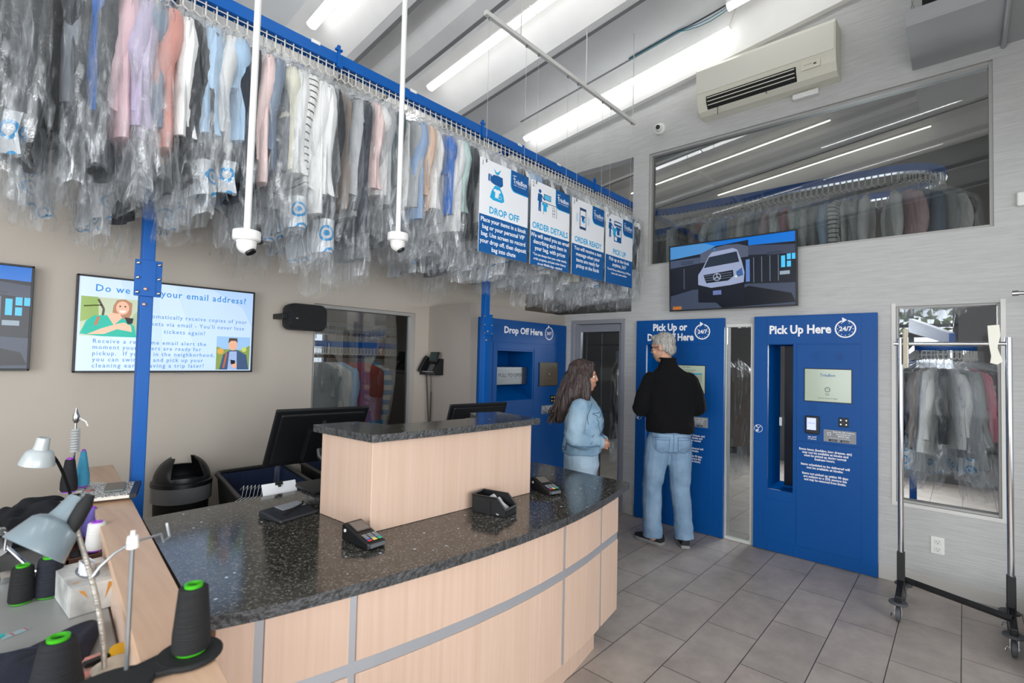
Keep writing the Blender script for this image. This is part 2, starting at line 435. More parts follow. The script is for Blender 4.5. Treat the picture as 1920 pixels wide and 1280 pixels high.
# aluminium door to the work room
door = framed('door_1', 'x', XF, 2.60, 3.28, 0.0, 1.99, 0.10, 0.045, grey_alu, pane, -0.006)
lf = MB(); lf.box(XF+0.03, XF+0.07, 2.645, 2.69, 0.01, 1.94); lf.box(XF+0.03, XF+0.07, 3.17, 3.235, 0.01, 1.94)
lf.box(XF+0.03, XF+0.07, 2.69, 3.17, 1.86, 1.94); lf.box(XF+0.03, XF+0.07, 2.69, 3.17, 0.01, 0.16)
lf.build('door_leaf', mat('door_leaf_grey', '#8b8d94', rough=0.4, metal=0.2), door, bevel=0.003)
# gap between the two right-hand kiosks: white frame head and clear door sheet
gd = MB(); gd.box(XF-0.005, XF+0.06, 1.36, 1.585, 1.875, 1.90); gd.box(XF-0.005, XF+0.06, 1.36, 1.372, 0, 1.875); gd.box(XF-0.004, XF+0.06, 1.36, 1.585, 0.0, 0.012)
d2 = tag(gd.build('door_2', white_paint), kind='structure')
MB().box(XF+0.03, XF+0.036, 1.372, 1.583, 0.012, 1.875).build('pane', pane, d2)
# mullions of the far work-room windows
for nm, ys in (('window_5', (0.05, 0.52, 1.1, 1.64)),):
    mb = MB()
    for y in ys: mb.box(9.0, 9.08, y, y+0.06, 0.95, 2.9)
    for z in (0.95, 1.5, 1.98, 2.12, 2.85): mb.box(9.0, 9.08, 0.05, 1.7, z, z+0.045)
    struct(nm, mb, mat('dark_window_frame', '#55585b', rough=0.5))
mb = MB()
for x in (0.8, 1.7, 2.6, 3.55): mb.box(x, x+0.05, 6.92, 6.98, 0.9, 2.3)
struct('window_6', mb, MATS['dark_window_frame'])

# ------------------------------------------------------------------ fluorescent tubes on the ceiling
tube_glow = mat('lit_tube', '#ffffff', emit=3.4)
def ceiling_light(x, h, y0, y1, label, lit=None, wd=0.085):
    r = thing('ceiling_light', label, 'ceiling light', (x, y0, roof(y0, h)), group='tube lights on the ceiling beams')
    a, b = Vector((0, 0, 0)), Vector((0, y1-y0, roof(y1)-roof(y0)))
    n = Vector((0, 0.131, 1)).normalized()
    MB().add([a+Vector((sx, 0, 0))+n*z for z in (0.0, 0.035) for sx in (-wd*.35, wd*.35)]+[b+Vector((sx, 0, 0))+n*z for z in (0.0, 0.035) for sx in (-wd*.35, wd*.35)],
             [(0, 1, 3, 2), (4, 6, 7, 5), (0, 4, 5, 1), (2, 3, 7, 6), (0, 2, 6, 4), (1, 5, 7, 3)]).build('housing', white_plastic, r)
    rings = []
    for p in (a, b):
        rings.append([p+Vector((cos(t)*wd*.5, 0, 0))+n*(sin(t)*wd*.42) for t in [pi+pi*k/10 for k in range(11)]])
    MB().rings(rings, True, True).build('diffuser', lit or tube_glow, r, smooth=True)
    return r
ceiling_light(4.40, 0.15, 1.50, 2.52, 'long lit tube light nearest the white wall, ending by loose wires')
ceiling_light(4.40, 0.15, 2.55, 3.85, 'lit tube light nearest the white wall, its far end hidden behind the blue rail')
ceiling_light(4.16, 0.18, 0.30, 1.44, 'lit tube light above the wall air conditioner, cut by the top of the photo')
ceiling_light(2.96, 0.15, 1.3, 2.52, 'lit tube light crossing the top edge, on the near side of the hanging track')
ceiling_light(2.96, 0.15, 2.55, 3.84, 'lit tube light between the blue rail and the hanging sign track')
ceiling_light(1.77, 0.15, 2.3, 3.84, 'lit tube light at upper left, just above the blue rail')
for x_, y_ in ((1.76, 0.0), (0.50, 0.2), (0.50, 1.9), (-0.75, 0.6), (5.9, -2.5), (7.2, -2.3), (5.9, 4.3), (3.1, 4.3), (1.8, 4.5)):  # unseen tubes added to brighten the shop and the back rooms
    ceiling_light(x_, 0.15, y_, y_+1.4, 'unseen tube light added as fill, above the clothes or behind the viewer', mat('added_fill_tube', '#ffffff', emit=9.0))
dim_tube = mat('lit_tube_in_workroom', '#fff4e6', emit=5.0)
ceiling_light(7.04, 0.20, 1.2, 3.9, 'thin lit tube light behind the large upper window, nearer the glass', dim_tube, 0.022)
ceiling_light(8.30, 0.20, 0.3, 3.0, 'thin lit tube light behind the large upper window, farther in', dim_tube, 0.022)
# conduit clipped under the deck, and loose wires by the end of the tube
cd = MB(); cd.tube([(1.93, y, roof(y, DECK-0.02)) for y in (0, 2, 3.9)], 0.012, 8)
tag(cd.build('conduit', white_paint), 'thin white conduit running along the ceiling at upper left', 'conduit')
wr = MB()
for k, c in enumerate((0, 1, 2)):
    pts = [(4.33+0.008*k, 1.35+0.1*t, roof(1.35+0.1*t, DECK-0.012-0.05*sin(pi*min(1, t/6.0))*(0.4+0.5*k))) for t in range(0, 12)]
    wr.tube(pts, 0.004, 5, c)
wr.tube([(4.40, 1.5, roof(1.5, 0.19)), (4.38, 1.46, roof(1.5, 0.27)), (4.36, 1.42, roof(1.4, 0.33))], 0.005, 5, 3)
tag(wr.build('wiring', [ink('#15171a'), ink('#1d7fa8'), ink('#3f8f8a'), ink('#d8d2c2')]), 'loose black and blue wires beside the end of a tube light', 'wires')
# ------------------------------------------------------------------ service counter
def granite_material():
    m = bpy.data.materials.new('speckled_dark_granite'); m.use_nodes = True
    n, l = m.node_tree.nodes, m.node_tree.links
    b = n['Principled BSDF']; tc = n.new('ShaderNodeTexCoord')
    v1 = n.new('ShaderNodeTexVoronoi'); v1.inputs['Scale'].default_value = 190
    v2 = n.new('ShaderNodeTexVoronoi'); v2.inputs['Scale'].default_value = 55
    nz = n.new('ShaderNodeTexNoise'); nz.inputs['Scale'].default_value = 70; nz.inputs['Detail'].default_value = 4
    for x in (v1, v2, nz): l.new(tc.outputs['Object'], x.inputs['Vector'])
    sp = n.new('ShaderNodeSeparateColor'); l.new(v1.outputs['Color'], sp.inputs['Color'])
    r1 = n.new('ShaderNodeValToRGB'); e = r1.color_ramp.elements
    e[0].position = 0.0; e[0].color = lin('#242523'); e[1].position = 1.0; e[1].color = lin('#7c776e')
    for p, c in ((0.45, '#2b2c29'), (0.62, '#4a4741'), (0.8, '#373836')):
        q = e.new(p); q.color = lin(c)
    l.new(sp.outputs['Red'], r1.inputs['Fac'])
    s2 = n.new('ShaderNodeSeparateColor'); l.new(v2.outputs['Color'], s2.inputs['Color'])
    r2 = n.new('ShaderNodeValToRGB'); e = r2.color_ramp.elements
    e[0].position = 0.975; e[0].color = (0, 0, 0, 1); e[1].position = 0.98; e[1].color = (1, 1, 1, 1)
    l.new(s2.outputs['Green'], r2.inputs['Fac'])
    r3 = n.new('ShaderNodeMath'); r3.operation = 'LESS_THAN'; r3.inputs[1].default_value = 0.28
    l.new(v2.outputs['Distance'], r3.inputs[0])
    mu = n.new('ShaderNodeMath'); mu.operation = 'MULTIPLY'; l.new(r2.outputs['Color'], mu.inputs[0]); l.new(r3.outputs['Value'], mu.inputs[1])
    mx = n.new('ShaderNodeMixRGB'); mx.inputs[2].default_value = lin('#b9c6cf')
    l.new(mu.outputs['Value'], mx.inputs['Fac']); l.new(r1.outputs['Color'], mx.inputs[1])
    mx2 = n.new('ShaderNodeMixRGB'); mx2.blend_type = 'OVERLAY'; mx2.inputs['Fac'].default_value = 0.6
    l.new(mx.outputs['Color'], mx2.inputs[1]); l.new(nz.outputs['Fac'], mx2.inputs[2])
    l.new(mx2.outputs['Color'], b.inputs['Base Color'])
    b.inputs['Roughness'].default_value = 0.12; b.inputs['Specular IOR Level'].default_value = 0.55
    return m
granite = granite_material()
granite_edge = mat('rough_granite_edge', '#3a3b3c', rough=0.45, var=0.5, vscale=70, bump=0.8, bscale=70)
maple = mat('pale_maple_laminate', '#ccb19f', rough=0.42, color2='#c5a994', vscale=1, stretch=(60, 60, 1.6), detail=5)
alu_strip = mat('satin_aluminium_inlay', '#aeb2b8', rough=0.35, metal=0.5)
ZC = 0.85
front = [(0.447, 1.478), (0.60, 1.428), (0.76, 1.393), (0.93, 1.362), (1.12, 1.335), (1.32, 1.314), (1.52, 1.303), (1.72, 1.302), (1.92, 1.314), (2.14, 1.338), (2.36, 1.376), (2.615, 1.430)]
counter = thing('service_counter', 'long curved maple counter with a dark speckled granite top', 'counter', (1.5, 1.9, 0))
co = counter.location
def slab(o, outline, z0, z1):
    """outline prism, top face granite, sides rough edge"""
    mb = MB(o); n = len(outline)
    v = [(x, y, z) for z in (z0, z1) for x, y in outline]
    mb.add(v, [tuple(range(n, 2*n)), tuple(range(n))[::-1]], 0)
    mb.add(v, [(j, (j+1) % n, (j+1) % n+n, j+n) for j in range(n)], 1)
    return mb
top = front+[(2.632, 1.80), (2.652, 2.16), (2.655, 2.53), (0.534, 2.53)]
slab(co, top, ZC-0.035, ZC).build('countertop', [granite, granite_edge], counter, bevel=0.004)
# body panels follow the bowed front, set back below the top
def inset(p, d):
    i = front.index(p); a = Vector(front[max(i-1, 0)]); b = Vector(front[min(i+1, len(front)-1)])
    t = (b-a).normalized(); return Vector(p)+Vector((-t.y, t.x))*d
fr = [inset(p, 0.05) for p in front]
fr[0] = Vector((0.50, fr[0].y)); fr[-1] = Vector((2.535, 1.455))
back = [(2.535, 2.47), (0.56, 2.47)]
def band(z0, z1, fr_, x0=None, x1=None, d=0.0):
    pts = [p for p in fr_ if (x0 is None or p.x > x0+1e-4) and (x1 is None or p.x < x1-1e-4)]
    def at(x):
        for a, b in zip(fr_[:-1], fr_[1:]):
            if a.x <= x <= b.x: return Vector((x, a.y+(b.y-a.y)*(x-a.x)/(b.x-a.x)))
        return fr_[0].copy() if x < fr_[0].x else fr_[-1].copy()
    if x0 is not None: pts = [at(x0)]+pts
    if x1 is not None: pts = pts+[at(x1)]
    out = [p+Vector((0, -d)) for p in pts]; inn = [p+Vector((0, 0.018)) for p in pts]
    n = len(out); v = [(p.x, p.y, z) for z in (z0, z1) for p in out]+[(p.x, p.y, z) for z in (z0, z1) for p in inn]
    f = []
    for j in range(n-1):
        f += [(j, j+1, n+j+1, n+j), (2*n+j, 3*n+j, 3*n+j+1, 2*n+j+1), (n+j, n+j+1, 3*n+j+1, 3*n+j), (j, 2*n+j, 2*n+j+1, j+1)]
    f += [(0, n, 3*n, 2*n), (n-1, 3*n-1, 4*n-1, 2*n-1)]
    return v, f
mb = MB(co)                                     # carcass: recessed plinth + inner body
pl = [(p.x, p.y+0.06) for p in fr[:-1]]+[(2.40, 1.52), (2.40, 2.45), (0.62, 2.45)]
n = len(pl); v = [(x, y, z) for z in (0, 0.15) for x, y in pl]
mb.add(v, [tuple(range(n))[::-1], tuple(range(n, 2*n))]+[(j, (j+1) % n, (j+1) % n+n, j+n) for j in range(n)])
pl = [(p.x, p.y+0.019) for p in fr]+back
n = len(pl); v = [(x, y, z) for z in (0.15, ZC-0.035) for x, y in pl]
mb.add(v, [tuple(range(n))[::-1], tuple(range(n, 2*n))]+[(j, (j+1) % n, (j+1) % n+n, j+n) for j in range(n)])
mb.build('carcass', maple, counter)
strips = [0.60, 0.862, 1.90, 2.30]
xs = [0.50]+strips+[2.535]
for (z0, z1) in ((0.155, 0.545), (0.585, ZC-0.036)):
    for a, b in zip(xs[:-1], xs[1:]):
        a2 = a+(0.012 if a != 0.50 else 0); b2 = b-(0.012 if b != 2.535 else 0)
        v, f = band(z0, z1, fr, a2, b2, 0.0)
        MB(co).add(v, f).build('front_panel', maple, counter, bevel=0.002)
mb = MB(co); v, f = band(0.545, 0.585, fr, None, None, -0.005); mb.add(v, f)
for x in strips:
    v, f = band(0.155, 0.545, fr, x-0.0115, x+0.0115, -0.006); mb.add(v, f)
    v, f = band(0.585, ZC-0.036, fr, x-0.0115, x+0.0115, -0.006); mb.add(v, f)
mb.build('inlay_strip', alu_strip, counter)

# raised transaction bar standing on the counter
bar = thing('transaction_bar', 'raised maple box with a U-shaped granite shelf on the counter', 'counter bar', (1.55, 1.9, ZC))
bo = bar.location
body = [(1.106, 1.732), (2.022, 1.682), (2.045, 2.06), (1.90, 2.06), (1.89, 1.84), (1.23, 1.86), (1.24, 2.10), (1.085, 2.10)]
n = len(body); v = [(x, y, z) for z in (ZC+0.001, 1.21) for x, y in body]
MB(bo).add(v, [tuple(range(n))[::-1], tuple(range(n, 2*n))]+[(j, (j+1) % n, (j+1) % n+n, j+n) for j in range(n)]).build('bar_body', maple, bar, bevel=0.002)
cap = [(1.083, 1.697), (1.35, 1.668), (1.7, 1.648), (2.045, 1.640), (2.095, 2.00), (1.925, 2.05), (1.81, 1.865), (1.52, 1.885), (1.30, 1.915), (1.245, 2.10), (1.045, 2.11)]
slab(bo, cap, 1.21, 1.24).build('bar_top', [granite, granite_edge], bar, bevel=0.006)

# ------------------------------------------------------------------ things on the counter
def terminal(name, label, loc, rz, tilt=0.0):
    t = thing(name, label, 'card reader', loc, rz, 'card terminals on the counter')
    prof = [(-0.085, 0.0), (0.085, 0.0), (0.085, 0.058), (0.07, 0.066), (-0.02, 0.040), (-0.085, 0.024)]
    MB().prism(prof, (-0.0385, 0, 0), (0, 1, 0), (0, 0, 1), (1, 0, 0), 0.077).build('housing', black, t, bevel=0.006)
    dn = Vector((0, 0.09, 0.026)).normalized()
    f = Flat((0, -0.02, 0.041), (1, 0, 0), dn, dn.cross(Vector((1, 0, 0)))*-1, step=0.0015)
    f.rect(-0.030, 0.016, 0.030, 0.082, ink('#4b4642', rough=0.15)); f.rect(-0.027, 0.02, 0.027, 0.078, mat('terminal_display', '#6e6660', rough=0.12), 2)
    f.build('display', t)
    kd = Vector((0, 0.065, 0.016)).normalized()
    f = Flat((0, -0.085, 0.025), (1, 0, 0), kd, kd.cross(Vector((1, 0, 0)))*-1, step=0.0015)
    cols = ['#d9323a', '#e8d86a', '#39b27a']
    for i in range(3):
        f.rect(-0.03+i*0.0215, 0.010, -0.013+i*0.0215, 0.019, ink(cols[i]), 2)
        f.rect(-0.03+i*0.0215, 0.021, -0.013+i*0.0215, 0.026, ink(['#2c6fd0', '#d8d4a0', '#2b9fd0'][i]), 2)
        for j in range(3): f.rect(-0.03+i*0.0215, 0.029+j*0.0105, -0.013+i*0.0215, 0.036+j*0.0105, ink('#8f9498'), 2)
    f.build('keypad', t)
    MB().obox((0, -0.088, 0.015), (0.06, 0.008, 0.012)).build('card_slot', ink('#5a5d60'), t)
    MB().cyl((-0.0385, 0.06, 0.04), (-0.041, 0.06, 0.04), 0.006, seg=10).build('status_button', white_plastic, t)
    return t
terminal('card_terminal', 'card terminal with coloured keys in front of the left end of the raised bar', (1.035, 1.663, ZC+0.001), radians(3))
terminal('card_terminal', 'card terminal half hidden behind the right end of the raised bar', (2.105, 1.645, ZC+0.001), radians(-14))

# black stackable bin holding little packets
pb = thing('parts_bin', 'small black open-front plastic bin on the counter before the raised bar', 'bin', (1.655, 1.585, ZC+0.001), radians(14))
def bin_mesh():
    mb = MB(); L, W, H, t = 0.175, 0.10, 0.078, 0.003
    mb.box(-W/2, W/2, -L/2, L/2, 0, t)
    side = [(-L/2, 0), (L/2, 0), (L/2, H), (-L/2+0.045, H), (-L/2+0.004, H*0.45), (-L/2, H*0.42)]
    for sx in (-1, 1):
        mb.prism(side, (sx*W/2-(t if sx > 0 else 0), 0, 0), (0, 1, 0), (0, 0, 1), (1, 0, 0), t)
        mb.tube([(sx*W/2, y, z) for y, z in ((L/2, H), (-L/2+0.045, H), (-L/2+0.006, H*0.5), (-L/2, H*0.42))], 0.0045, 6)
    mb.box(-W/2, W/2, L/2-t, L/2, 0, H); mb.box(-W/2, W/2, -L/2, -L/2+t, 0, H*0.42)
    mb.tube([(-W/2, L/2, H), (W/2, L/2, H)], 0.0045, 6); mb.tube([(-W/2, -L/2, H*.42), (W/2, -L/2, H*.42)], 0.006, 6)
    mb.box(-W/2-0.004, -W/2, -0.01, 0.01, 0, H*.8); mb.box(W/2, W/2+0.004, -0.01, 0.01, 0, H*.8)
    return mb
bin_mesh().build('bin_shell', black, pb)
pk_mat = mat('clear_packet', '#b9bcbd', rough=0.25)
for i in range(5):
    rz = radians(-50+i*23); a = radians(14)
    base = Vector((1.655, 1.585, ZC+0.003)) + Matrix.Rotation(a, 3, 'Z') @ Vector(((i-2)*0.008, -0.035+(i % 3)*0.03, 0.018+i*0.006))
    m3 = Matrix.Rotation(rz*0.5, 3, 'Z') @ Matrix.Rotation(radians(18+6*i), 3, 'X')
    mb = MB(base); W, L = 0.05, 0.075
    rings = [[base+m3 @ Vector((x, L*(j/6-.5), 0.004*sin(3*x*60+j+i)*(1-abs(2*j/6-1)**2)+dz)) for x in [W*(k/6-.5) for k in range(7)]+[W*(.5-k/6) for k in range(7)] for dz in [0.0]] for j in range(7)]
    rings = [[p+Vector((0, 0, 0.0015 if q >= 7 else 0)) for q, p in enumerate(r)] for r in rings]
    tag(mb.rings(rings).build('packet', pk_mat, None, smooth=True), 'clear wipe packet lying in the black bin on the counter', 'packet', 'clear packets in the black bin')

# tablet cradle and loose device on the counter, left of the bar
tb = thing('signature_pad', 'flat black signature pad lying on the counter left of the raised bar', 'signature pad', (0.985, 2.165, ZC+0.001), radians(12))
MB().prism([(-0.075, 0), (0.075, 0), (0.075, 0.03), (0.02, 0.026), (-0.075, 0.012)], (-0.10, 0, 0), (0, 1, 0), (0, 0, 1), (1, 0, 0), 0.19).build('pad_body', mat('charcoal_plastic', '#26292e', rough=0.4), tb, bevel=0.006)
MB().obox((0.02, 0.03, 0.03), (0.11, 0.06, 0.003), Matrix.Rotation(radians(4), 3, 'X')).build('pad_screen', mat('pad_glass', '#8d9298', rough=0.2), tb)
MB().tube([(-0.06, -0.04, 0.022), (0.0, -0.02, 0.03), (0.06, 0.0, 0.033), (0.085, 0.03, 0.034)], 0.004, 6).build('stylus', black, tb)

# two staff monitors seen from behind
def monitor(label, x0, x1, ytop, yb, zt, zb, standx):
    t = thing('staff_monitor', label, 'monitor', (standx, yb, ZC), 0, 'staff monitors behind the bar')
    o = t.location; U = Vector((1, 0, -0.018)).normalized()
    top = Vector((x0, ytop, zt)); V = Vector((0, ytop-yb, zt-zb)); H = V.length; V.normalize(); W = x1-x0
    N = U.cross(V)                                 # towards the shop (back of the screen)
    if N.y > 0: N = -N
    rot = Matrix((U, V, -N)).transposed()
    c = top+U*W/2-V*H/2
    mb = MB(o); mb.obox(c, (W, H, 0.018), rot); mb.obox(c+N*0.014, (W*0.9, H*0.86, 0.014), rot)
    mb.build('casing', black, t, bevel=0.01)
    MB(o).obox(c-N*0.0095, (W*0.96, H*0.93, 0.001), rot).build('screen', mat('monitor_glass', '#141821', rough=0.12), t)
    mb = MB(o); mb.obox(c+N*0.035-V*0.03, (0.16, 0.19, 0.04), rot)
    arm0 = c+N*0.05-V*0.05; foot = Vector((standx, yb-0.16, ZC+0.012))
    mb.tube([arm0, arm0+N*0.03-V*0.03, foot+Vector((0, 0.02, 0.12)), foot], 0.022, 10)
    mb.box(standx-0.12, standx+0.12, yb-0.27, yb-0.02, ZC+0.001, ZC+0.015)
    mb.build('stand', black, t, bevel=0.003)
    f = Flat(c+N*0.0222+V*H*0.28, -U*-1, V, N, o=o)
    f.ring(0, 0, 0.008, 0.010, ink('#55585b'), seg=16); f.text('hp', 0, -0.004, ink('#55585b'), size=0.012)
    f.build('maker_badge', t)
    return t
monitor('larger dark monitor back rising left of the raised granite shelf', 1.05, 1.565, 2.50, 2.65, 1.27, 0.965, 1.32)
monitor('dark monitor back peeking above the right end of the granite shelf', 2.10, 2.63, 2.42, 2.50, 1.248, 0.985, 2.36)

# clipboard with paper at the rear edge, left of the bar
cb = thing('clipboard', 'white papers under a black clip behind the counter edge', 'clipboard', (1.12, 2.575, 0.70))
o = cb.location; m3 = Matrix.Rotation(radians(62), 3, 'X')
MB(o).obox((1.12, 2.575, 0.825), (0.17, 0.14, 0.004), m3).build('paper_stack', mat('white_paper', '#dfe1e4', rough=0.7), cb)
MB(o).obox((1.12, 2.607, 0.882), (0.038, 0.02, 0.012), m3).obox((1.12, 2.604, 0.872), (0.014, 0.02, 0.026), m3).build('binder_clip', black, cb)

# ------------------------------------------------------------------ waste can and two laundry bins behind
wc = thing('waste_can', 'round black waste can with domed open lid and grey band', 'trash can', (0.985, 3.72, 0))
MB().lathe([(0.12, 0.0), (0.13, 0.01), (0.152, 0.62), (0.155, 0.63)], seg=32).build('can_body', black_matte, wc, smooth=True)
rim = [(0.157, 0.60), (0.166, 0.605), (0.168, 0.70), (0.160, 0.705)]
MB().lathe(rim, seg=32, cap=False).build('liner_band', mat('grey_bag_liner', '#6e7173', rough=0.25), wc, smooth=True)
lid = MB(); N1, N2 = 48, 12; R = 0.158; rgs = []
def emax(a):                                       # how far up the dome reaches at this bearing: two horns, open between
    c_ = abs(cos(a)); t_ = min(1, max(0, (c_-0.60)/0.16)); t_ = t_*t_*(3-2*t_)
    return radians(13 if sin(a) < 0 else 30)*(1-t_)+radians(64)*t_
for k in range(N2+1):
    rgs.append([Vector((R*cos(emax(2*pi*i/N1)*k/N2)*cos(2*pi*i/N1), R*cos(emax(2*pi*i/N1)*k/N2)*sin(2*pi*i/N1), 0.72+R*1.05*sin(emax(2*pi*i/N1)*k/N2))) for i in range(N1)])
for k in range(N2, -1, -1):
    rgs.append([Vector(((R-.007)*cos(emax(2*pi*i/N1)*k/N2)*cos(2*pi*i/N1), (R-.007)*cos(emax(2*pi*i/N1)*k/N2)*sin(2*pi*i/N1), 0.72+(R-.007)*1.05*sin(emax(2*pi*i/N1)*k/N2))) for i in range(N1)])
lid.rings(rgs, True, False)
lid.lathe([(0.162, 0.695), (0.170, 0.70), (0.168, 0.725), (0.158, 0.73)], seg=32, cap=False)
lid.build('domed_lid', black, wc, smooth=35)

def laundry_bin(x0, x1, y0, y1, label, skew=0.06):
    t = thing('laundry_bin', label, 'laundry bin', ((x0+x1)/2, (y0+y1)/2, 0), 0, 'laundry bins behind the counter')
    o = t.location
    def ring(z, g, cr=0.05):
        a = [(x0+g, y0+g), (x1-g, y0+g), (x1-g+skew, y1-g), (x0+g+skew, y1-g)]; pts = []
        for k in range(4):
            p, q, r = Vector(a[k-1]), Vector(a[k]), Vector(a[(k+1) % 4])
            u, v = (p-q).normalized(), (r-q).normalized()
            for s in (1, .5, 0): pts.append(q+u*cr*s*s+v*cr*(1-s)*(1-s) if 0 < s < 1 else (q+u*cr if s == 1 else q+v*cr))
        return [(p.x, p.y, z) for p in pts]
    MB(o).rings([ring(0.08, 0.05), ring(0.70, 0.0), ring(0.72, -0.008)], cap=False).build('bin_shell', mat('black_canvas', '#131417', rough=0.6), t)
    MB(o).rings([ring(0.12, 0.07), ring(0.45, 0.045), ring(0.715, 0.012)], cap=False).rings([ring(0.12, 0.07), ring(0.121, 0.2)]).build('liner', mat('navy_nylon', '#1d2a48', rough=0.35, bump=1.0, bscale=14, bstretch=(1, 1, 0.2)), t)
    MB(o).tube(ring(0.72, 0.0)+[ring(0.72, 0.0)[0]], 0.016, 8).build('padded_rim', black, t, smooth=True)
    mb = MB(o)
    for x, y in ((x0+.08, y0+.08), (x1-.08, y0+.08), (x1-.08+skew, y1-.08), (x0+.08+skew, y1-.08)):
        mb.cyl((x-.012, y, 0.035), (x+.012, y, 0.035), 0.034, seg=14); mb.cyl((x, y, 0.03), (x, y, 0.09), 0.01)
    mb.build('caster', black, t)
    return t
laundry_bin(1.08, 1.53, 2.98, 3.78, 'black wheeled laundry bin with navy lining next to the waste can', 0.12)
laundry_bin(1.66, 2.12, 3.00, 3.80, 'second black laundry bin, mostly hidden behind the left monitor', 0.12)
# bunches of wire hangers leaning on the bin
for k in range(7):
    x = 0.955+0.010*k; b = Vector((x, 2.80-0.008*k, 0.66)); mb = MB(b); lean = 0.10+0.02*k
    ax = Vector((0.35, 0.9, 0)).normalized()
    hk = [b+Vector((0.03, 0, 0.20)), b+Vector((0.03, 0, 0.15))]
    mb.tube([b+Vector((0.02+lean*.3, 0, 0.17)), b+Vector((0.04+lean*.3, 0, 0.19)), b+Vector((0.03+lean*.3, 0, 0.13)), b+Vector((0.0, 0, 0.10)),
             b-ax*0.16+Vector((-.05, 0, -0.02)), b+ax*0.20+Vector((0.02, 0, -0.03)), b+Vector((0.0, 0, 0.10))], 0.0022, 5, 0)
    mb.tube([b-ax*0.16+Vector((-.05, 0, -0.02)), b+ax*0.20+Vector((0.02, 0, -0.03))], 0.006, 6, 1)
    tag(mb.build('wire_hanger', [steel, black]), 'wire hanger in the bunch leaning between the waste can and laundry bin', 'hanger', 'wire hangers bunched by the laundry bin')
# ------------------------------------------------------------------ blue service kiosks
blue = mat('satin_blue_panel', '#004c92', rough=0.45, spec=0.25)
blue_in = mat('matt_blue_lining', '#004c92', rough=1.0, spec=0.0)
white_ink = ink('#f2f3f5'); 
EY, EZ = Vector((0, -1, 0)), Vector((0, 0, 1))      # "right" and "up" on the white wall as seen from the shop
FX = 4.575                                           # front plane of the kiosks on that wall
def clock24(f, u, v, r, m, k=2, sx=1.0):
    f.ring(u, v, r*0.86, r, m, k, 40, pi*0.62, pi*2.42)
    f.poly([(u-r*0.30, v+r*1.28), (u-r*0.30, v+r*0.66), (u+r*0.16, v+r*0.98)], m, k)
    for i in range(12):
        a = pi*2*i/12
        if i != 3: f.disc(u+r*0.72*cos(a), v+r*0.72*sin(a), r*0.045, m, k, 8)
    f.text('24/7', u+r*0.02, v-r*0.22, m, size=r*0.68, width=r*1.22, bold=0.03, k=k)
def lines(f, rows, u, v, dv, size, m, bold=0.02, align='c', k=2, width=None, space=1.0):
    for i, s in enumerate(rows):
        if s: f.text(s, u, v-dv*i, m, size=size, bold=bold, align=align, k=k, space=space)
body_text = ['Some items (bedding, long dresses, etc)', 'may not be available at kiosks and', 'must be picked up during normal', 'business hours.', '',
             'Items scheduled to be delivered will', 'not be available at kiosks.', '', 'Items not picked up within 90 days', 'are subject to a 25% storage fee', 'and may be removed from kiosks.']
lcd = mat('kiosk_lcd', '#8f9a8a', emit=0.35, rough=0.15)
logo_blue = ink('#1c5f9e')
def cut_panel(mb, a0, a1, z0, z1, holes, d0, d1, ax):
    """front sheet with rectangular openings; ax maps (a, depth, z) to a point"""
    As = sorted({a0, a1, *[h[0] for h in holes], *[h[1] for h in holes]})
    for s, e in zip(As[:-1], As[1:]):
        hs = sorted([h for h in holes if h[0] <= s+1e-6 and h[1] >= e-1e-6], key=lambda h: h[2]); z = z0; sp = []
        for h in hs:
            if h[2] > z: sp.append((z, h[2]))
            z = h[3]
        if z < z1: sp.append((z, z1))
        for p, q in sp:
            v = [ax(a, d, zz) for a in (s, e) for d in (d0, d1) for zz in (p, q)]
            mb.add(v, [(0, 1, 3, 2), (4, 6, 7, 5), (0, 4, 5, 1), (2, 3, 7, 6), (0, 2, 6, 4), (1, 5, 7, 3)])
def sticker(f, u0, u1, v0, v1):
    f.rect(u0, v0, u1, v1, ink('#8b8f93'), 1); W = u1-u0; H = v1-v0
    f.ring(u0+W*.17, v0+H*.66, W*0.055, W*0.075, white_ink, 2, 4, pi/4, pi/4+2*pi)
    lines(f, ['Scan the QR Code to', 'Download our', 'Mobile App'], u0+W*.62, v0+H*.80, H*.17, H*.17, white_ink, 0.015)
    f.text('Track orders, view history and more', u0+W*.5, v0+H*.30, white_ink, size=H*.10, k=2)
    for q in (.16, .52):
        f.rect(u0+W*q, v0+H*.06, u0+W*(q+.26), v0+H*.22, ink('#15171a'), 2)
        f.text('App Store' if q < .3 else 'Google Play', u0+W*(q+.15), v0+H*.11, white_ink, size=H*.09, k=3)
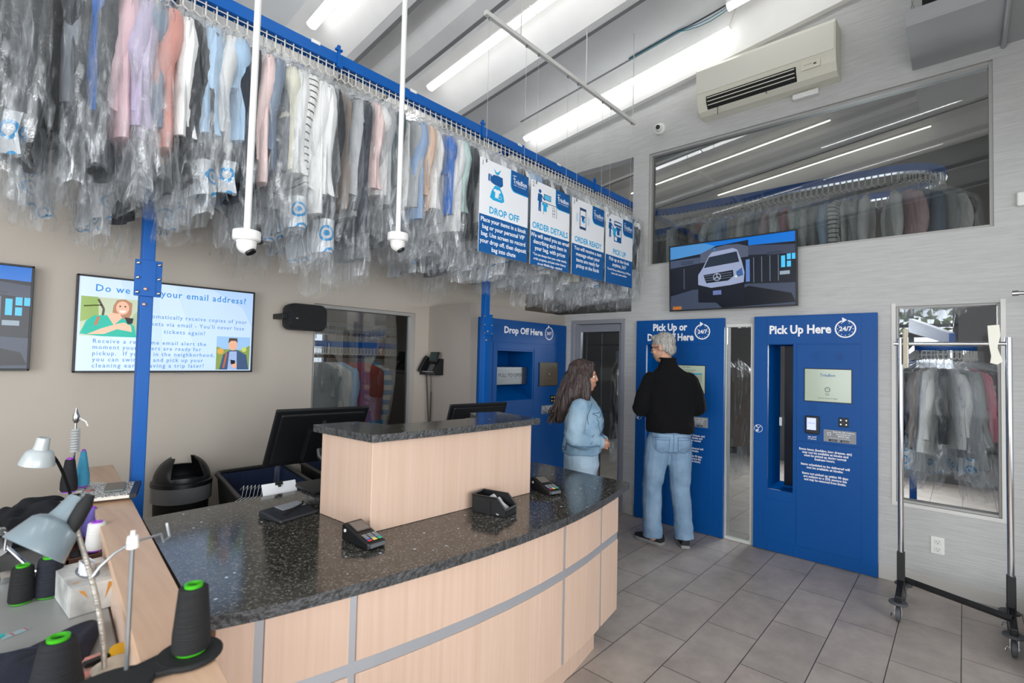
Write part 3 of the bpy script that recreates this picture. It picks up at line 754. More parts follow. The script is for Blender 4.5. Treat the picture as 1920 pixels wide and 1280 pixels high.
def pickup_kiosk(y1, y0, title, label, two_line, screen_rows):
    """y1 = left edge seen from the shop (larger y), y0 = right edge"""
    W = y1-y0; H = 1.957
    k = thing('kiosk', label, 'kiosk', (FX, (y0+y1)/2, 0), 0, 'blue self-service kiosks'); o = k.location
    L = lambda u: y1-u                               # distance from the left edge
    slot = (L(0.300), L(0.108), 0.512, 1.717)          # garment opening
    mb = MB(o)
    cut_panel(mb, y0, y1, 0.005, H, [slot], FX, FX+0.036, lambda a, d, z: (d, a, z))
    mb.build('front_frame', blue, k, bevel=0.002)
    mb = MB(o)                                       # raised service panel and grooves
    mb.box(FX-0.004, FX, L(W-0.10), L(0.328), 0.940, 1.715); mb.box(FX-0.004, FX, L(W-0.10), L(0.328), 0.10, 0.934)
    mb.box(FX-0.003, FX, L(W-0.10), L(0.10), 1.723, 1.945); mb.box(FX-0.003, FX, L(0.320), L(0.085), 0.10, 0.430)
    mb.build('service_panel', blue, k, bevel=0.0015)
    mb = MB(o); a, b, z0, z1 = slot
    mb.box(FX+0.036, FX+0.40, b, b+0.012, z0-0.01, z1); mb.box(FX+0.036, FX+0.40, a-0.012, a, z0-0.01, z1)
    mb.box(FX+0.036, FX+0.40, a, b, z1, z1+0.012)
    mb.add([(FX-0.002, a, z0-0.085), (FX-0.002, b, z0-0.085), (FX+0.03, a, z0+0.0), (FX+0.03, b, z0+0.0), (FX+0.40, a, z0), (FX+0.40, b, z0), (FX+0.40, a, z0-0.07), (FX+0.40, b, z0-0.07)],
           [(0, 1, 3, 2), (2, 3, 5, 4), (4, 5, 7, 6), (0, 6, 7, 1), (0, 2, 4, 6), (1, 7, 5, 3)])
    for zz in (0.7, 0.9, 1.1, 1.3): mb.box(FX+0.40, FX+0.402, a, a+0.001, zz, zz+0.001)
    mb.build('garment_compartment', blue_in, k)
    MB(o).box(FX+0.20, FX+0.206, a+0.002, a+0.11, z0+0.01, z1-0.005).build('sliding_door', mat('smoked_sheet', '#1b2430', rough=0.15), k)
    mb = MB(o); mb.box(FX+0.15, FX+0.16, b-0.075, b-0.055, 1.03, 1.10); mb.build('door_pull', white_plastic, k)
    f = Flat((FX-0.004, y1, 0), EY, EZ, (-1, 0, 0), o=o)
    if two_line:
        f.text('Pick Up or', 0.355, 1.853, white_ink, size=0.094, width=0.345, bold=0.035)
        f.text('Drop Off Here', 0.357, 1.757, white_ink, size=0.094, width=0.465, bold=0.035)
        clock24(f, 0.669, 1.836, 0.072, white_ink)
    else:
        f.text(title, 0.345, 1.808, white_ink, size=0.096, width=0.445, bold=0.035)
        clock24(f, 0.660, 1.838, 0.070, white_ink)
    for i_, s_ in enumerate(body_text):
        if s_: f.text(s_, 0.525, 0.872-0.0237*i_, white_ink, size=0.0245, width=0.0098*len(s_)*0.93, bold=0.03, k=2)
    f.build('lettering', k)
    # touch screen
    su0, su1, sz0, sz1 = 0.382, 0.705, 1.263, 1.527
    mb = MB(o); mb.box(FX-0.010, FX-0.004, L(su1), L(su0), sz0, sz1); scr = mb.build('touch_screen', black, k, bevel=0.001)
    f = Flat((FX-0.010, y1, 0), EY, EZ, (-1, 0, 0), o=o); f.rect(su0+.006, sz0+.006, su1-.006, sz1-.006, lcd, 1)
    uc = (su0+su1)/2
    if screen_rows:
        f.text('Your Items', uc-.02, sz1-.026, ink('#2b3230'), size=0.018, k=2)
        lines(f, ['The items below have been', 'found in your order'], uc, sz1-.05, 0.014, 0.013, ink('#2b3230'), 0.01)
        f.rect(su0+.02, sz1-.088, su1-.03, sz1-.074, ink('#3aa0c8'), 2)
        for j in range(4): f.rect(su0+.02, sz1-.104-.016*j, su1-.03, sz1-.091-.016*j, ink('#a9b49a'), 2); f.disc(su1-.10, sz1-.098-.016*j, 0.003, ink('#30342f'), 3, 8)
    else:
        f.text('TrèsBon', uc, sz1-.062, logo_blue, size=0.030, bold=0.01, k=2)
        f.ring(uc, sz0+.10, 0.015, 0.019, ink('#22352f'), 2, 24); f.rect(uc-.006, sz0+.09, uc+.006, sz0+.106, ink('#c8d0c8'), 2); f.ring(uc, sz0+.107, 0.004, 0.006, ink('#c8d0c8'), 2, 12)
        lines(f, ['Secure', 'Pickup'], uc, sz0+.066, 0.010, 0.010, ink('#30342f'), 0.01)
        f.text('Tap the screen to begin', uc, sz0+.028, ink('#30342f'), size=0.014, k=2)
    f.build('display', scr)
    # speaker grilles: groups of small holes in a plus pattern
    g = MB(o)
    for cu, cz in ((0.465, 1.625), (0.620, 1.620), (0.440, 1.215)):
        for i in range(-3, 4):
            for j in range(-3, 4):
                if abs(i)+abs(j) < 5: g.cyl((FX-0.0043, L(cu+i*.009), cz+j*.009), (FX-0.0049, L(cu+i*.009), cz+j*.009), 0.0020, seg=5)
    tag(g.build('speaker_grille', mat('grille_holes', '#05244d', rough=0.8), k), kind='stuff')
    # payment reader
    mb = MB(o); mb.box(FX-0.028, FX-0.004, L(0.490), L(0.393), 1.010, 1.149); rd = mb.build('payment_reader', black, k, bevel=0.006)
    f = Flat((FX-0.028, y1, 0), EY, EZ, (-1, 0, 0), o=o); f.rect(0.406, 1.040, 0.470, 1.134, mat('reader_display', '#a9b0e6', emit=0.7), 1); f.text('Welcome', 0.438, 1.09, ink('#22263a'), size=0.012, k=2)
    f.build('reader_display', rd)
    # scanner
    mb = MB(o); mb.box(FX-0.012, FX-0.004, L(0.683), L(0.618), 1.083, 1.152); sc = mb.build('code_scanner', black, k, bevel=0.004)
    f = Flat((FX-0.012, y1, 0), EY, EZ, (-1, 0, 0), o=o)
    for a, b in ((0.632, 1.102), (0.668, 1.102), (0.632, 1.134), (0.668, 1.134)): f.disc(a, b, 0.0042, ink('#f2f2ea', 1.5), 1, 10)
    f.build('scanner_lamp', sc)
    f = Flat((FX-0.004, y1, 0), EY, EZ, (-1, 0, 0), o=o)
    sticker(f, 0.518, 0.730, 0.959, 1.052)
    f.build('app_sticker', k)
    f = Flat((FX, y1-0.004, -0.075), EY, EZ, (-1, 0, 0), o=o)      # small white pictogram at the left edge
    f.ring(0.035, 1.08, 0.030, 0.033, white_ink, 2, 24); f.line([(0.018, 1.095), (0.035, 1.085), (0.052, 1.10)], 0.004, white_ink, 3)
    f.line([(0.035, 1.085), (0.035, 1.06)], 0.004, white_ink, 3); f.rect(0.018, 1.055, 0.03, 1.072, white_ink, 3); f.disc(0.02, 1.10, 0.006, white_ink, 3, 10)
    f.build('pictogram', k)
    # contactless mark under the reader
    f = Flat((FX-0.004, y1, 0), EY, EZ, (-1, 0, 0), o=o); f.text('tap card', 0.438, 0.978, white_ink, size=0.018, k=1, bold=0.02); f.text('or phone', 0.438, 0.962, white_ink, size=0.016, k=1, bold=0.02)
    f.build('tap_mark', k)
    return k
pickup_kiosk(1.336, 0.476, 'Pick Up Here', 'blue kiosk headed Pick Up Here, rightmost, beside the rolling rack', False, False)
pickup_kiosk(2.452, 1.588, 'Pick Up or Drop Off Here', 'blue kiosk headed Pick Up or Drop Off Here, with the grey-haired man before it', True, True)

def dropoff_kiosk():
    x0, x1, H, FY = 3.24, 4.598, 1.93, YK-0.03
    k = thing('kiosk', 'blue kiosk headed Drop Off Here, in the corner behind the counter', 'kiosk', ((x0+x1)/2, FY, 0), 0, 'blue self-service kiosks'); o = k.location
    hole = (3.48, 4.012, 1.13, 1.62)
    mb = MB(o); cut_panel(mb, x0, x1, 0.005, H, [hole], FY, FY+0.03, lambda a, d, z: (a, d, z)); mb.build('front_frame', blue, k, bevel=0.002)
    mb = MB(o)
    cut_panel(mb, 3.42, 4.53, 0.10, 1.70, [(3.46, 4.035, 1.11, 1.64)], FY-0.004, FY, lambda a, d, z: (a, d, z)); mb.box(3.40, 4.53, FY-0.003, FY, 1.708, 1.92)
    mb.build('service_panel', blue, k, bevel=0.0015)
    mb = MB(o); a, b, z0, z1 = hole
    mb.box(a-.01, a, FY+.03, FY+.36, z0, z1); mb.box(b, b+.01, FY+.03, FY+.36, z0, z1); mb.box(a, b, FY+.03, FY+.36, z1, z1+.01); mb.box(a, b, FY+.35, FY+.36, z0, z1)
    mb.add([(a, FY+.005, z0), (b, FY+.005, z0), (a, FY+.17, z0+.16), (b, FY+.17, z0+.16), (a, FY+.35, z0+.16), (b, FY+.35, z0+.16), (a, FY+.35, z0), (b, FY+.35, z0)],
           [(0, 1, 3, 2), (2, 3, 5, 4), (4, 5, 7, 6), (0, 6, 7, 1), (0, 2, 4, 6), (1, 7, 5, 3)])
    mb.build('bag_compartment', blue_in, k)
    dr = MB(o).box(a+.01, b-.01, FY+.06, FY+.075, 1.285, 1.462).build('chute_door', steel, k, bevel=0.003)
    f = Flat((0, FY+.06, 0), (1, 0, 0), EZ, (0, -1, 0), o=o); f.text('PULL TO OPEN', (a+b)/2, 1.36, ink('#3e3e3e'), size=0.055); f.build('lettering', dr)
    f = Flat((0, FY-.004, 0), (1, 0, 0), EZ, (0, -1, 0), o=o)
    f.text('Drop Off Here', 3.864, 1.80, white_ink, size=0.090, width=0.60, bold=0.035); clock24(f, 4.276, 1.828, 0.072, white_ink)
    f.build('lettering', k)
    s = MB(o).box(4.115, 4.44, FY-.012, FY-.004, 1.26, 1.517).build('touch_screen', black, k, bevel=0.001)
    f = Flat((0, FY-.012, 0), (1, 0, 0), EZ, (0, -1, 0), o=o); f.rect(4.122, 1.267, 4.433, 1.510, mat('dim_bronze_lcd', '#4f473b', emit=0.12, rough=0.2), 1)
    f.disc(4.287, 1.39, 0.012, ink('#8d8674'), 2, 16); f.text('Tap to start', 4.287, 1.34, ink('#7a7262'), size=0.022, k=2); f.text('TrèsBon', 4.287, 1.455, ink('#6b6250'), size=0.026, k=2)
    f.build('display', s)
    s = MB(o).box(4.323, 4.397, FY-.012, FY-.004, 1.078, 1.155).build('code_scanner', black, k, bevel=0.003)
    f = Flat((0, FY-.012, 0), (1, 0, 0), EZ, (0, -1, 0), o=o)
    for u_, v_ in ((4.341, 1.098), (4.379, 1.098), (4.341, 1.136), (4.379, 1.136)): f.disc(u_, v_, 0.005, ink('#e8c86a', 0.8), 1, 10)
    f.build('scanner_lamp', s)
    f = Flat((0, FY-.004, 0), (1, 0, 0), EZ, (0, -1, 0), o=o); sticker(f, 4.17, 4.388, 0.965, 1.053); f.build('app_sticker', k)
dropoff_kiosk()

# ------------------------------------------------------------------ wall screens
def tv(name, label, O, U, N, W, H, loc, group=None, tilt=0.0):
    t = thing(name, label, 'television', loc, 0, group); o = t.location
    U, N = Vector(U), Vector(N); V = Vector((0, 0, 1))
    if tilt: V = (V+N*tilt).normalized(); N = (N-Vector((0, 0, 1))*tilt).normalized()
    O = Vector(O)
    rot = Matrix((U, V, -N)).transposed()
    c = O+U*W/2+V*H/2
    mb = MB(o); b = 0.011
    mb.obox(c-N*0.018, (W, H, 0.028), rot)
    mb.obox(O+U*W/2+V*(b/2)-N*0.002, (W, b, 0.012), rot); mb.obox(O+U*W/2+V*(H-b/2)-N*0.002, (W, b, 0.012), rot)
    mb.obox(O+U*b/2+V*H/2-N*0.002, (b, H, 0.012), rot); mb.obox(O+U*(W-b/2)+V*H/2-N*0.002, (b, H, 0.012), rot)
    mb.build('bezel', black, t, bevel=0.002)
    MB(o).obox(c-N*0.045, (W*.35, H*.4, 0.025), rot).build('wall_bracket', black_matte, t)
    f = Flat(O+U*b+V*b-N*0.0035, U, V, N, o=o, step=0.0003)
    return t, f, W-2*b, H-2*b
def glow(c, e=1.0): return mat('screen_%s_%s' % (c.strip('#'), e), c, rough=0.25, emit=e, spec=0.3)
e1 = 0.37
t, f, W, H = tv('television', 'bright wall television asking for your email address, partly behind the blue post', (0.447, YB-0.06, 1.403), (1, 0, 0), (0, -1, 0), 1.008, 0.592, (0.95, YB-0.06, 1.40), 'televisions on the beige wall')
G = lambda c, e=e1: glow(c, e)
f.rect(0, 0, W, H, G('#b8cdea'), 0)
f.poly([(0, 0), (W*.35, 0), (W*.2, H), (0, H)], G('#c2d3ee'), 1); f.poly([(W*.72, H), (W, H), (W, H*.55), (W*.93, H*.8)], G('#a9c4e6'), 1); f.poly([(W*.4, H), (W*.5, H), (W*.62, H*.3), (W*.45, H*.1)], G('#bfd2ee'), 1)
hb, tx = G('#2f7fc0'), G('#4b7fb5')
f.text('Do we have your email address?', W*0.515, H*0.855, hb, size=0.060, width=W*0.87, bold=0.012, space=1.15, k=2)
for s_, w_, v_ in (('Automatically receive copies of your', .655, .60), ('tickets via email - You\'ll never lose', .62, .515), ('tickets again!', .245, .43)): f.text(s_, W*(0.635 if w_ > .3 else .565), H*v_, tx, size=0.038, width=W*w_, bold=0.006, space=1.2, k=2)
for i_, (s_, w_) in enumerate((('Receive a real-time email alert the', .62), ('moment your orders are ready for', .59), ('pickup.  If you\'re in the neighborhood,', .675), ('you can swing by and pick up your', .605), ('cleaning early, saving a trip later!', .61))): f.text(s_, W*0.078, H*(0.300-.066*i_), tx, size=0.036, width=W*w_, align='l', bold=0.01, space=1.25, k=2)
# photo of a woman in teal on the screen
def woman_pic(u, v, w_, h_):
    p = lambda a, b: (u+a*w_, v+b*h_)
    f.poly([p(0, 0), p(1, 0), p(1, 1), p(0, 1)], G('#b4bda2'), 2)
    f.poly([p(0, .35), p(.3, .5), p(.28, 1), p(0, 1)], G('#8ba35c'), 3); f.poly([p(.72, .2), p(1, .1), p(1, .75), p(.9, .6)], G('#9fae86'), 3)
    f.line([p(.28, .95), p(.38, .7), p(.36, .45)], 0.012, G('#4b4a33'), 3); f.line([p(.05, .75), p(.35, .8)], 0.008, G('#5a5a3a'), 3)
    f.poly([p(.52, .50), p(.54, .80), p(.60, .96), p(.74, .99), p(.87, .90), p(.86, .62), p(.80, .42), p(.60, .40)], G('#a4775a'), 4)
    f.poly([p(0, .05), p(.10, .38), p(.22, .52), p(.45, .55), p(.70, .50), p(.92, .30), p(.97, 0), p(.35, 0)], G('#1fa893'), 5)
    f.poly([p(.44, .55), p(.56, .30), p(.70, .50), p(.66, .60), p(.52, .62)], G('#e0ae93'), 6)
    f.disc(*p(.70, .76), w_*.115, G('#dfa98d'), 7, ry=h_*.175); f.poly([p(.64, .69), p(.765, .69), p(.73, .64), p(.67, .64)], G('#fbf4ee'), 8)
    for a in (.655, .745): f.disc(*p(a, .80), w_*.018, G('#3c2d28'), 8, 8)
    f.poly([p(.12, .04), p(.35, .20), p(.62, .34), p(.74, .38), p(.86, .30), p(.88, .14), p(.80, .16), p(.62, .20), p(.4, .06)], G('#e5b296'), 8)
    f.poly([p(.74, .52), p(.90, .50), p(.88, .36), p(.80, .34)], G('#15161a'), 9); f.line([p(.30, .50), p(.25, .28)], 0.014, G('#b46a4c'), 9)
woman_pic(W*0.012, H*0.372, W*0.292, H*0.42)
def man_pic(u, v, w_, h_):
    p = lambda a, b: (u+a*w_, v+b*h_)
    f.poly([p(0, 0), p(1, 0), p(1, 1), p(0, 1)], G('#8fb4d8'), 2); f.poly([p(0, 0), p(1, 0), p(1, .75), p(.75, .60), p(.2, .62), p(0, .7)], G('#7d8f4a'), 3)
    f.disc(*p(.12, .55), w_*.10, G('#c69a4a'), 4, 10); f.disc(*p(.82, .62), w_*.08, G('#b8c067'), 4, 10)
    f.poly([p(.10, 0), p(.20, .45), p(.38, .58), p(.62, .60), p(.90, .45), p(.98, 0)], G('#3c5170'), 5)
    f.poly([p(.34, 0), p(.38, .55), p(.60, .56), p(.62, 0)], G('#93a8cc'), 6)
    f.disc(*p(.48, .74), w_*.13, G('#d9a386'), 7, ry=h_*.155); f.poly([p(.34, .80), p(.36, .96), p(.60, .96), p(.62, .82), p(.56, .88), p(.42, .88)], G('#4a3a30'), 8)
    f.line([p(.22, .05), p(.30, .50)], 0.012, G('#a8603e'), 8); f.poly([p(.42, .30), p(.56, .28), p(.56, .18), p(.44, .16)], G('#15161a'), 9); f.poly([p(.45, .16), p(.62, .20), p(.60, .06), p(.5, .05)], G('#d9a386'), 9)
man_pic(W*0.765, H*0.012, W*0.225, H*0.415)
f.build('screen', t)
fb = Flat((0.95, YB-0.068, 1.405), (1, 0, 0), EZ, (0, -1, 0), o=t.location); fb.rect(0.03, -0.008, 0.07, -0.002, ink('#8b8d90'), 1); fb.build('maker_badge', t)

def van_scene(f, W, H, e):
    g = lambda c: glow(c, e)
    f.rect(0, 0, W, H, g('#11161f'), 0)
    f.poly([(0, H*.80), (W*.27, H*.84), (W*.40, H*.93), (W*.66, H*.96), (W*.66, H*.88), (W, H*.86), (W, H), (0, H)], g('#0b5fb0'), 1)
    f.poly([(0, H*.80), (W*.27, H*.84), (W*.40, H*.93), (W*.30, H), (0, H)], g('#3f78ab'), 2)
    f.poly([(0, H*.78), (W*.27, H*.79), (W*.27, H*.70), (0, H*.66)], g('#3a4358'), 1); f.poly([(W*.66, H*.88), (W, H*.82), (W, H*.70), (W*.66, H*.74)], g('#33394a'), 1)
    f.poly([(W*.27, H*.70), (W*.27, H*.84), (W*.36, H*.90), (W*.48, H*.93), (W*.58, H*.92), (W*.66, H*.87), (W*.66, H*.72)], g('#454b5c'), 2)
    for u in (.10, .80): 
        for q in (0, 1): f.rect(W*u, H*(.735-.03*q), W*(u+.11), H*(.748-.03*q), g('#232937'), 3)
    f.rect(0, H*.30, W*.26, H*.66, g('#151820'), 2); f.rect(W*.12, H*.32, W*.13, H*.64, g('#39404c'), 3)
    for u in (.70, .76, .82, .88): f.line([(W*u, H*.34), (W*u, H*.70)], 0.006, g('#56606e'), 3)
    for a, b in ((.90, .60), (.94, .62), (.90, .52), (.94, .52), (.975, .62)): f.rect(W*a, H*b, W*(a+.028), H*(b+.08), g('#3fa6d8'), 4)
    f.rect(W*.89, H*.42, W*.96, H*.47, g('#7c8a96'), 4); f.rect(W*.64, H*.36, W*.67, H*.68, g('#4c6aa0'), 3)
    f.poly([(0, 0), (W, 0), (W, H*.30), (W*.66, H*.33), (W*.2, H*.30), (0, H*.22)], g('#343c4c'), 2)
    f.poly([(W*.45, 0), (W, .02), (W*.97, H*.16), (W*.66, H*.30), (W*.38, H*.12)], g('#0c1018'), 3)
    # van
    f.poly([(W*.25, H*.35), (W*.25, H*.52), (W*.29, H*.62), (W*.345, H*.80), (W*.37, H*.845), (W*.54, H*.87), (W*.575, H*.84), (W*.61, H*.66), (W*.63, H*.50), (W*.62, H*.30), (W*.25, H*.28)], g('#8089a2'), 5)
    f.poly([(W*.30, H*.62), (W*.345, H*.775), (W*.57, H*.815), (W*.59, H*.66)], g('#1b2431'), 6)
    f.poly([(W*.25, H*.37), (W*.25, H*.10), (W*.62, H*.06), (W*.63, H*.36), (W*.52, H*.33), (W*.36, H*.31)], g('#0f131c'), 6)
    f.poly([(W*.295, H*.51), (W*.54, H*.55), (W*.545, H*.46), (W*.50, H*.40), (W*.32, H*.385)], g('#12161e'), 7)
    for q in range(3): f.line([(W*.30, H*(.42+.035*q)), (W*.53, H*(.445+.035*q))], 0.004, g('#5d6678'), 8)
    c = (W*.41, H*.465); f.ring(c[0], c[1], H*.050, H*.058, g('#97a0b2'), 9, 24)
    for a in (90, 210, 330): f.line([c, (c[0]+H*.054*cos(radians(a)), c[1]+H*.054*sin(radians(a)))], 0.006, g('#97a0b2'), 9)
    f.poly([(W*.565, H*.52), (W*.61, H*.57), (W*.62, H*.46), (W*.57, H*.44)], g('#33507e'), 8); f.disc(W*.565, H*.45, .011, g('#b8bda8'), 9, 10); f.rect(W*.375, H*.20, W*.445, H*.265, g('#55618a'), 9)
    f.disc(W*.40, H*.27, .001, g('#55618a'), 9, 6); f.rect(W*.385, H*.865, W*.397, H*.90, g('#1a6dc0'), 6)
    f.line([(W*.10, H*.03), (W*.02, H*.03)], 0.03, g('#9a5c2a'), 5)
t, f, W, H = tv('television', 'wall television over the two kiosks showing a white van', (XF-0.10, 2.075, 2.030), (0, -1, 0), (-1, 0, 0), 1.082, 0.618, (XF-0.10, 1.53, 2.03), None, 0.05)
van_scene(f, W, H, 0.42); f.build('screen', t)
t, f, W, H = tv('television', 'television cut off by the left edge of the photo', (0.263-1.008, YB-0.06, 1.416), (1, 0, 0), (0, -1, 0), 1.008, 0.592, (-0.24, YB-0.06, 1.41), 'televisions on the beige wall')
van_scene(f, W, H, 0.34); f.build('screen', t)

# ------------------------------------------------------------------ speaker and desk phone on the wall
sp = thing('wall_speaker', 'rounded black loudspeaker on the beige wall beside the inner window', 'speaker', (1.80, YB, 1.83)); o = sp.location
def rrect(w, h, r, n=5):
    out = []
    for cx, cy, a0 in ((w/2-r, h/2-r, 0), (-w/2+r, h/2-r, 90), (-w/2+r, -h/2+r, 180), (w/2-r, -h/2+r, 270)):
        out += [(cx+r*cos(radians(a0+90*k/n)), cy+r*sin(radians(a0+90*k/n))) for k in range(n+1)]
    return out
mb = MB(o); rr = []
for d, s in ((0.05, .86), (0.08, .97), (0.13, 1.0), (0.20, 1.0), (0.225, .93)):
    rr.append([(1.80+x*s, YB-d, 1.83+z*s) for x, z in rrect(0.30, 0.205, 0.05)])
mb.rings(rr).build('cabinet', mat('speaker_black', '#121315', rough=0.6), sp, smooth=True)
MB(o).rings([[(1.80+x*.92, YB-d, 1.83+z*.90) for x, z in rrect(0.30, 0.205, 0.05)] for d in (0.224, 0.232)]).build('grille', mat('speaker_grille_mesh', '#1a1b1d', rough=0.7, bump=0.8, bscale=250), sp, smooth=30)
MB(o).box(1.615, 1.66, YB-0.17, YB, 1.81, 1.85).box(1.63, 1.79, YB-0.10, YB, 1.815, 1.845).build('bracket', black, sp, bevel=0.002)
MB(o).lathe([(0.001, 0), (0.012, 0), (0.010, 0.003)], (1.70, YB-0.232, 1.815), Matrix.Rotation(radians(90), 3, 'X'), 14, sq=0.6).build('badge', chrome, sp)

ph = thing('desk_phone', 'black office phone hung on the side of the kiosk recess', 'telephone', (XA, 3.86, 1.40)); o = ph.location
mb = MB(o)   # wedge body on the wall face x=XA, extends -x
mb.prism([(0, 1.37), (0, 1.53), (-0.035, 1.53), (-0.115, 1.40), (-0.115, 1.37)], (XA-0.002, 3.73, 0), (1, 0, 0), (0, 0, 1), (0, 1, 0), 0.225)
mb.build('housing', black, ph, bevel=0.005)
nrm = Vector((-0.13, 0, 0.08)).normalized()   # sloping key face
dv = Vector((0.08, 0, 0.13)).normalized(); base = Vector((XA-0.117, 0, 1.40))
mb = MB(o); c = base+dv*0.07+nrm*0.018
mb.tube([Vector((c.x, 3.925, c.z))-dv*0.08, Vector((c.x, 3.925, c.z))-dv*0.05+nrm*.01, Vector((c.x, 3.925, c.z))+dv*0.05+nrm*.01, Vector((c.x, 3.925, c.z))+dv*0.085], [0.024, 0.020, 0.020, 0.024], 12)
mb.build('handset', black, ph, smooth=True)
rot = Matrix(((0, -1, 0), tuple(Vector((0.35, 0, 1)).normalized()), tuple(Vector((-1, 0, 0.35)).normalized()))).transposed()
mb = MB(o); mb.obox((XA-0.075, 3.79, 1.545), (0.125, 0.10, 0.012), rot); sc = mb.build('display_housing', black, ph, bevel=0.003)
nn = Vector((-1, 0, 0.35)).normalized(); mb = MB(o); mb.obox(Vector((XA-0.075, 3.79, 1.547))+nn*0.007, (0.10, 0.075, 0.001), rot); mb.build('display', mat('phone_lcd', '#3f4f4c', rough=0.12), sc)
f = Flat(base+Vector((0, 3.855, 0)), (0, -1, 0), dv, nrm, o=o, step=0.001)
for i in range(3):
    for j in range(4): f.rect(0.018+i*.024, 0.018+j*.018, 0.034+i*.024, 0.028+j*.018, ink('#8d9092'), 2)
f.rect(-0.06, 0.0, 0.11, 0.006, ink('#c9c9c4'), 2)
f.build('keypad', ph)
mb = MB(o)
def coil(p0, p1, r, turns, sag=0.0):
    pts = []
    for i in range(int(turns*8)+1):
        s = i/(turns*8); q = Vector(p0).lerp(Vector(p1), s); a = 2*pi*turns*s
        pts.append(q+Vector((r*cos(a)-sag*sin(pi*s), r*sin(a), 0)))
    return pts
mb.tube(coil((XA-0.05, 3.93, 1.37), (XA-0.03, 3.89, 0.80), 0.008, 40), 0.0028, 5)
mb.tube(coil((XA-0.05, 3.86, 1.37), (XA-0.03, 3.875, 1.20), 0.006, 6)+coil((XA-0.03, 3.875, 1.2), (XA-0.035, 3.87, 0.80), 0.008, 30), 0.0028, 5)
mb.build('coiled_cord', black, ph)

# ------------------------------------------------------------------ split air conditioner on the upper wall
ac = thing('air_conditioner', 'cream split air conditioner high on the white wall', 'air conditioner', (XF, 1.27, 3.83)); o = ac.location
cream = mat('aged_cream_plastic', '#dedbcb', rough=0.35)
prof = [(0.0, 4.24), (-0.20, 4.225), (-0.215, 4.20), (-0.205, 3.98), (-0.20, 3.96), (-0.19, 3.90), (-0.15, 3.84), (-0.10, 3.815), (0.0, 3.81)]
prof = [(-a*-1, z) for a, z in prof]
MB(o).prism(prof, (XF, 0.715, 0), (1, 0, 0), (0, 0, 1), (0, 1, 0), 1.085).build('housing', cream, ac, bevel=0.006)
MB(o).prism([(-0.212, 4.21), (-0.222, 4.19), (-0.214, 3.985), (-0.206, 3.985)], (XF, 0.725, 0), (1, 0, 0), (0, 0, 1), (0, 1, 0), 1.065).build('front_panel', mat('cream_panel', '#e4e2d6', rough=0.22), ac, bevel=0.002)
mb = MB(o); mb.prism([(-0.204, 3.945), (-0.197, 3.89), (-0.158, 3.843), (-0.15, 3.86), (-0.19, 3.93)], (XF, 0.99, 0), (1, 0, 0), (0, 0, 1), (0, 1, 0), 0.72); mb.build('air_outlet', black_matte, ac)
for i, (dx, dz) in enumerate(((-0.204, 3.925), (-0.196, 3.895), (-0.180, 3.868))):
    MB(o).box(XF+dx-0.006, XF+dx, 1.0, 1.70, dz, dz+0.007).build('louvre', cream, ac)
f = Flat((XF-0.204, 0.98, 3.93), EY, Vector((0.12, 0, 1)).normalized(), (-1, 0, 0.12), o=o, step=0.002)
f.rect(0.03, -0.04, 0.16, 0.03, ink('#d9d5c3'), 1); f.text('Mr.SLIM', 0.075, -0.006, ink('#55534b'), size=0.016, k=2); f.rect(0.115, -0.015, 0.135, 0.0, ink('#55534b'), 2)
f.build('control_badge', ac)
MB(o).tube([(XF-0.16, 1.62, 3.86), (XF-0.175, 1.615, 3.82), (XF-0.165, 1.62, 3.77)], 0.003, 5).build('loose_tie', black, ac)
MB(o).tube([(XF-0.17, 1.23, 3.87), (XF-0.19, 1.22, 3.85), (XF-0.185, 1.21, 3.81)], 0.003, 5).build('loose_tie', black, ac)
wb = MB((XF, 0.95, 3.77)).box(XF-0.05, XF, 0.86, 1.05, 3.755, 3.80)
tag(wb.build('junction_cover', white_plastic, None, bevel=0.008), 'small white cover box just under the air conditioner', 'cover box')

# hanging ventilation box at top right, on a chain
hb_ = thing('hanging_duct_box', 'grey open-topped box hung by a chain at the upper right', 'duct box', (4.3, -0.1, 3.73)); o = hb_.location
gp = mat('pale_grey_sheet', '#a9abad', rough=0.55)
mb = MB(o); mb.box(3.98, 4.612, -0.95, 0.268, 3.73, 3.742); mb.box(3.98, 3.992, -0.95, 0.268, 3.742, 3.835); mb.box(3.992, 4.612, 0.256, 0.268, 3.742, 3.80); mb.box(3.992, 4.612, -0.95, -0.938, 3.742, 3.80)
mb.build('tray', gp, hb_, bevel=0.002)
MB(o).box(4.10, 4.55, -0.90, 0.19, 3.745, 4.28).build('fan_unit', black_matte, hb_, bevel=0.01)
MB(o).tube([(3.975, -0.208, 4.3), (3.975, -0.208, 3.72), (3.985, -0.208, 3.715), (4.61, -0.208, 3.715)], 0.014, 8).build('edge_conduit', gp, hb_)
mb = MB(o)
for i in range(24):
    z = 3.83+i*0.026; R_ = Matrix.Rotation(pi/2*(i % 2)+0.5, 3, 'Z'); c = Vector((4.0, 0.232, z))
    mb.tube([c+R_ @ Vector((0.007*cos(a), 0, 0.015*sin(a))) for a in [2*pi*k/8 for k in range(9)]], 0.0022, 5)
mb.build('chain', steel, hb_)

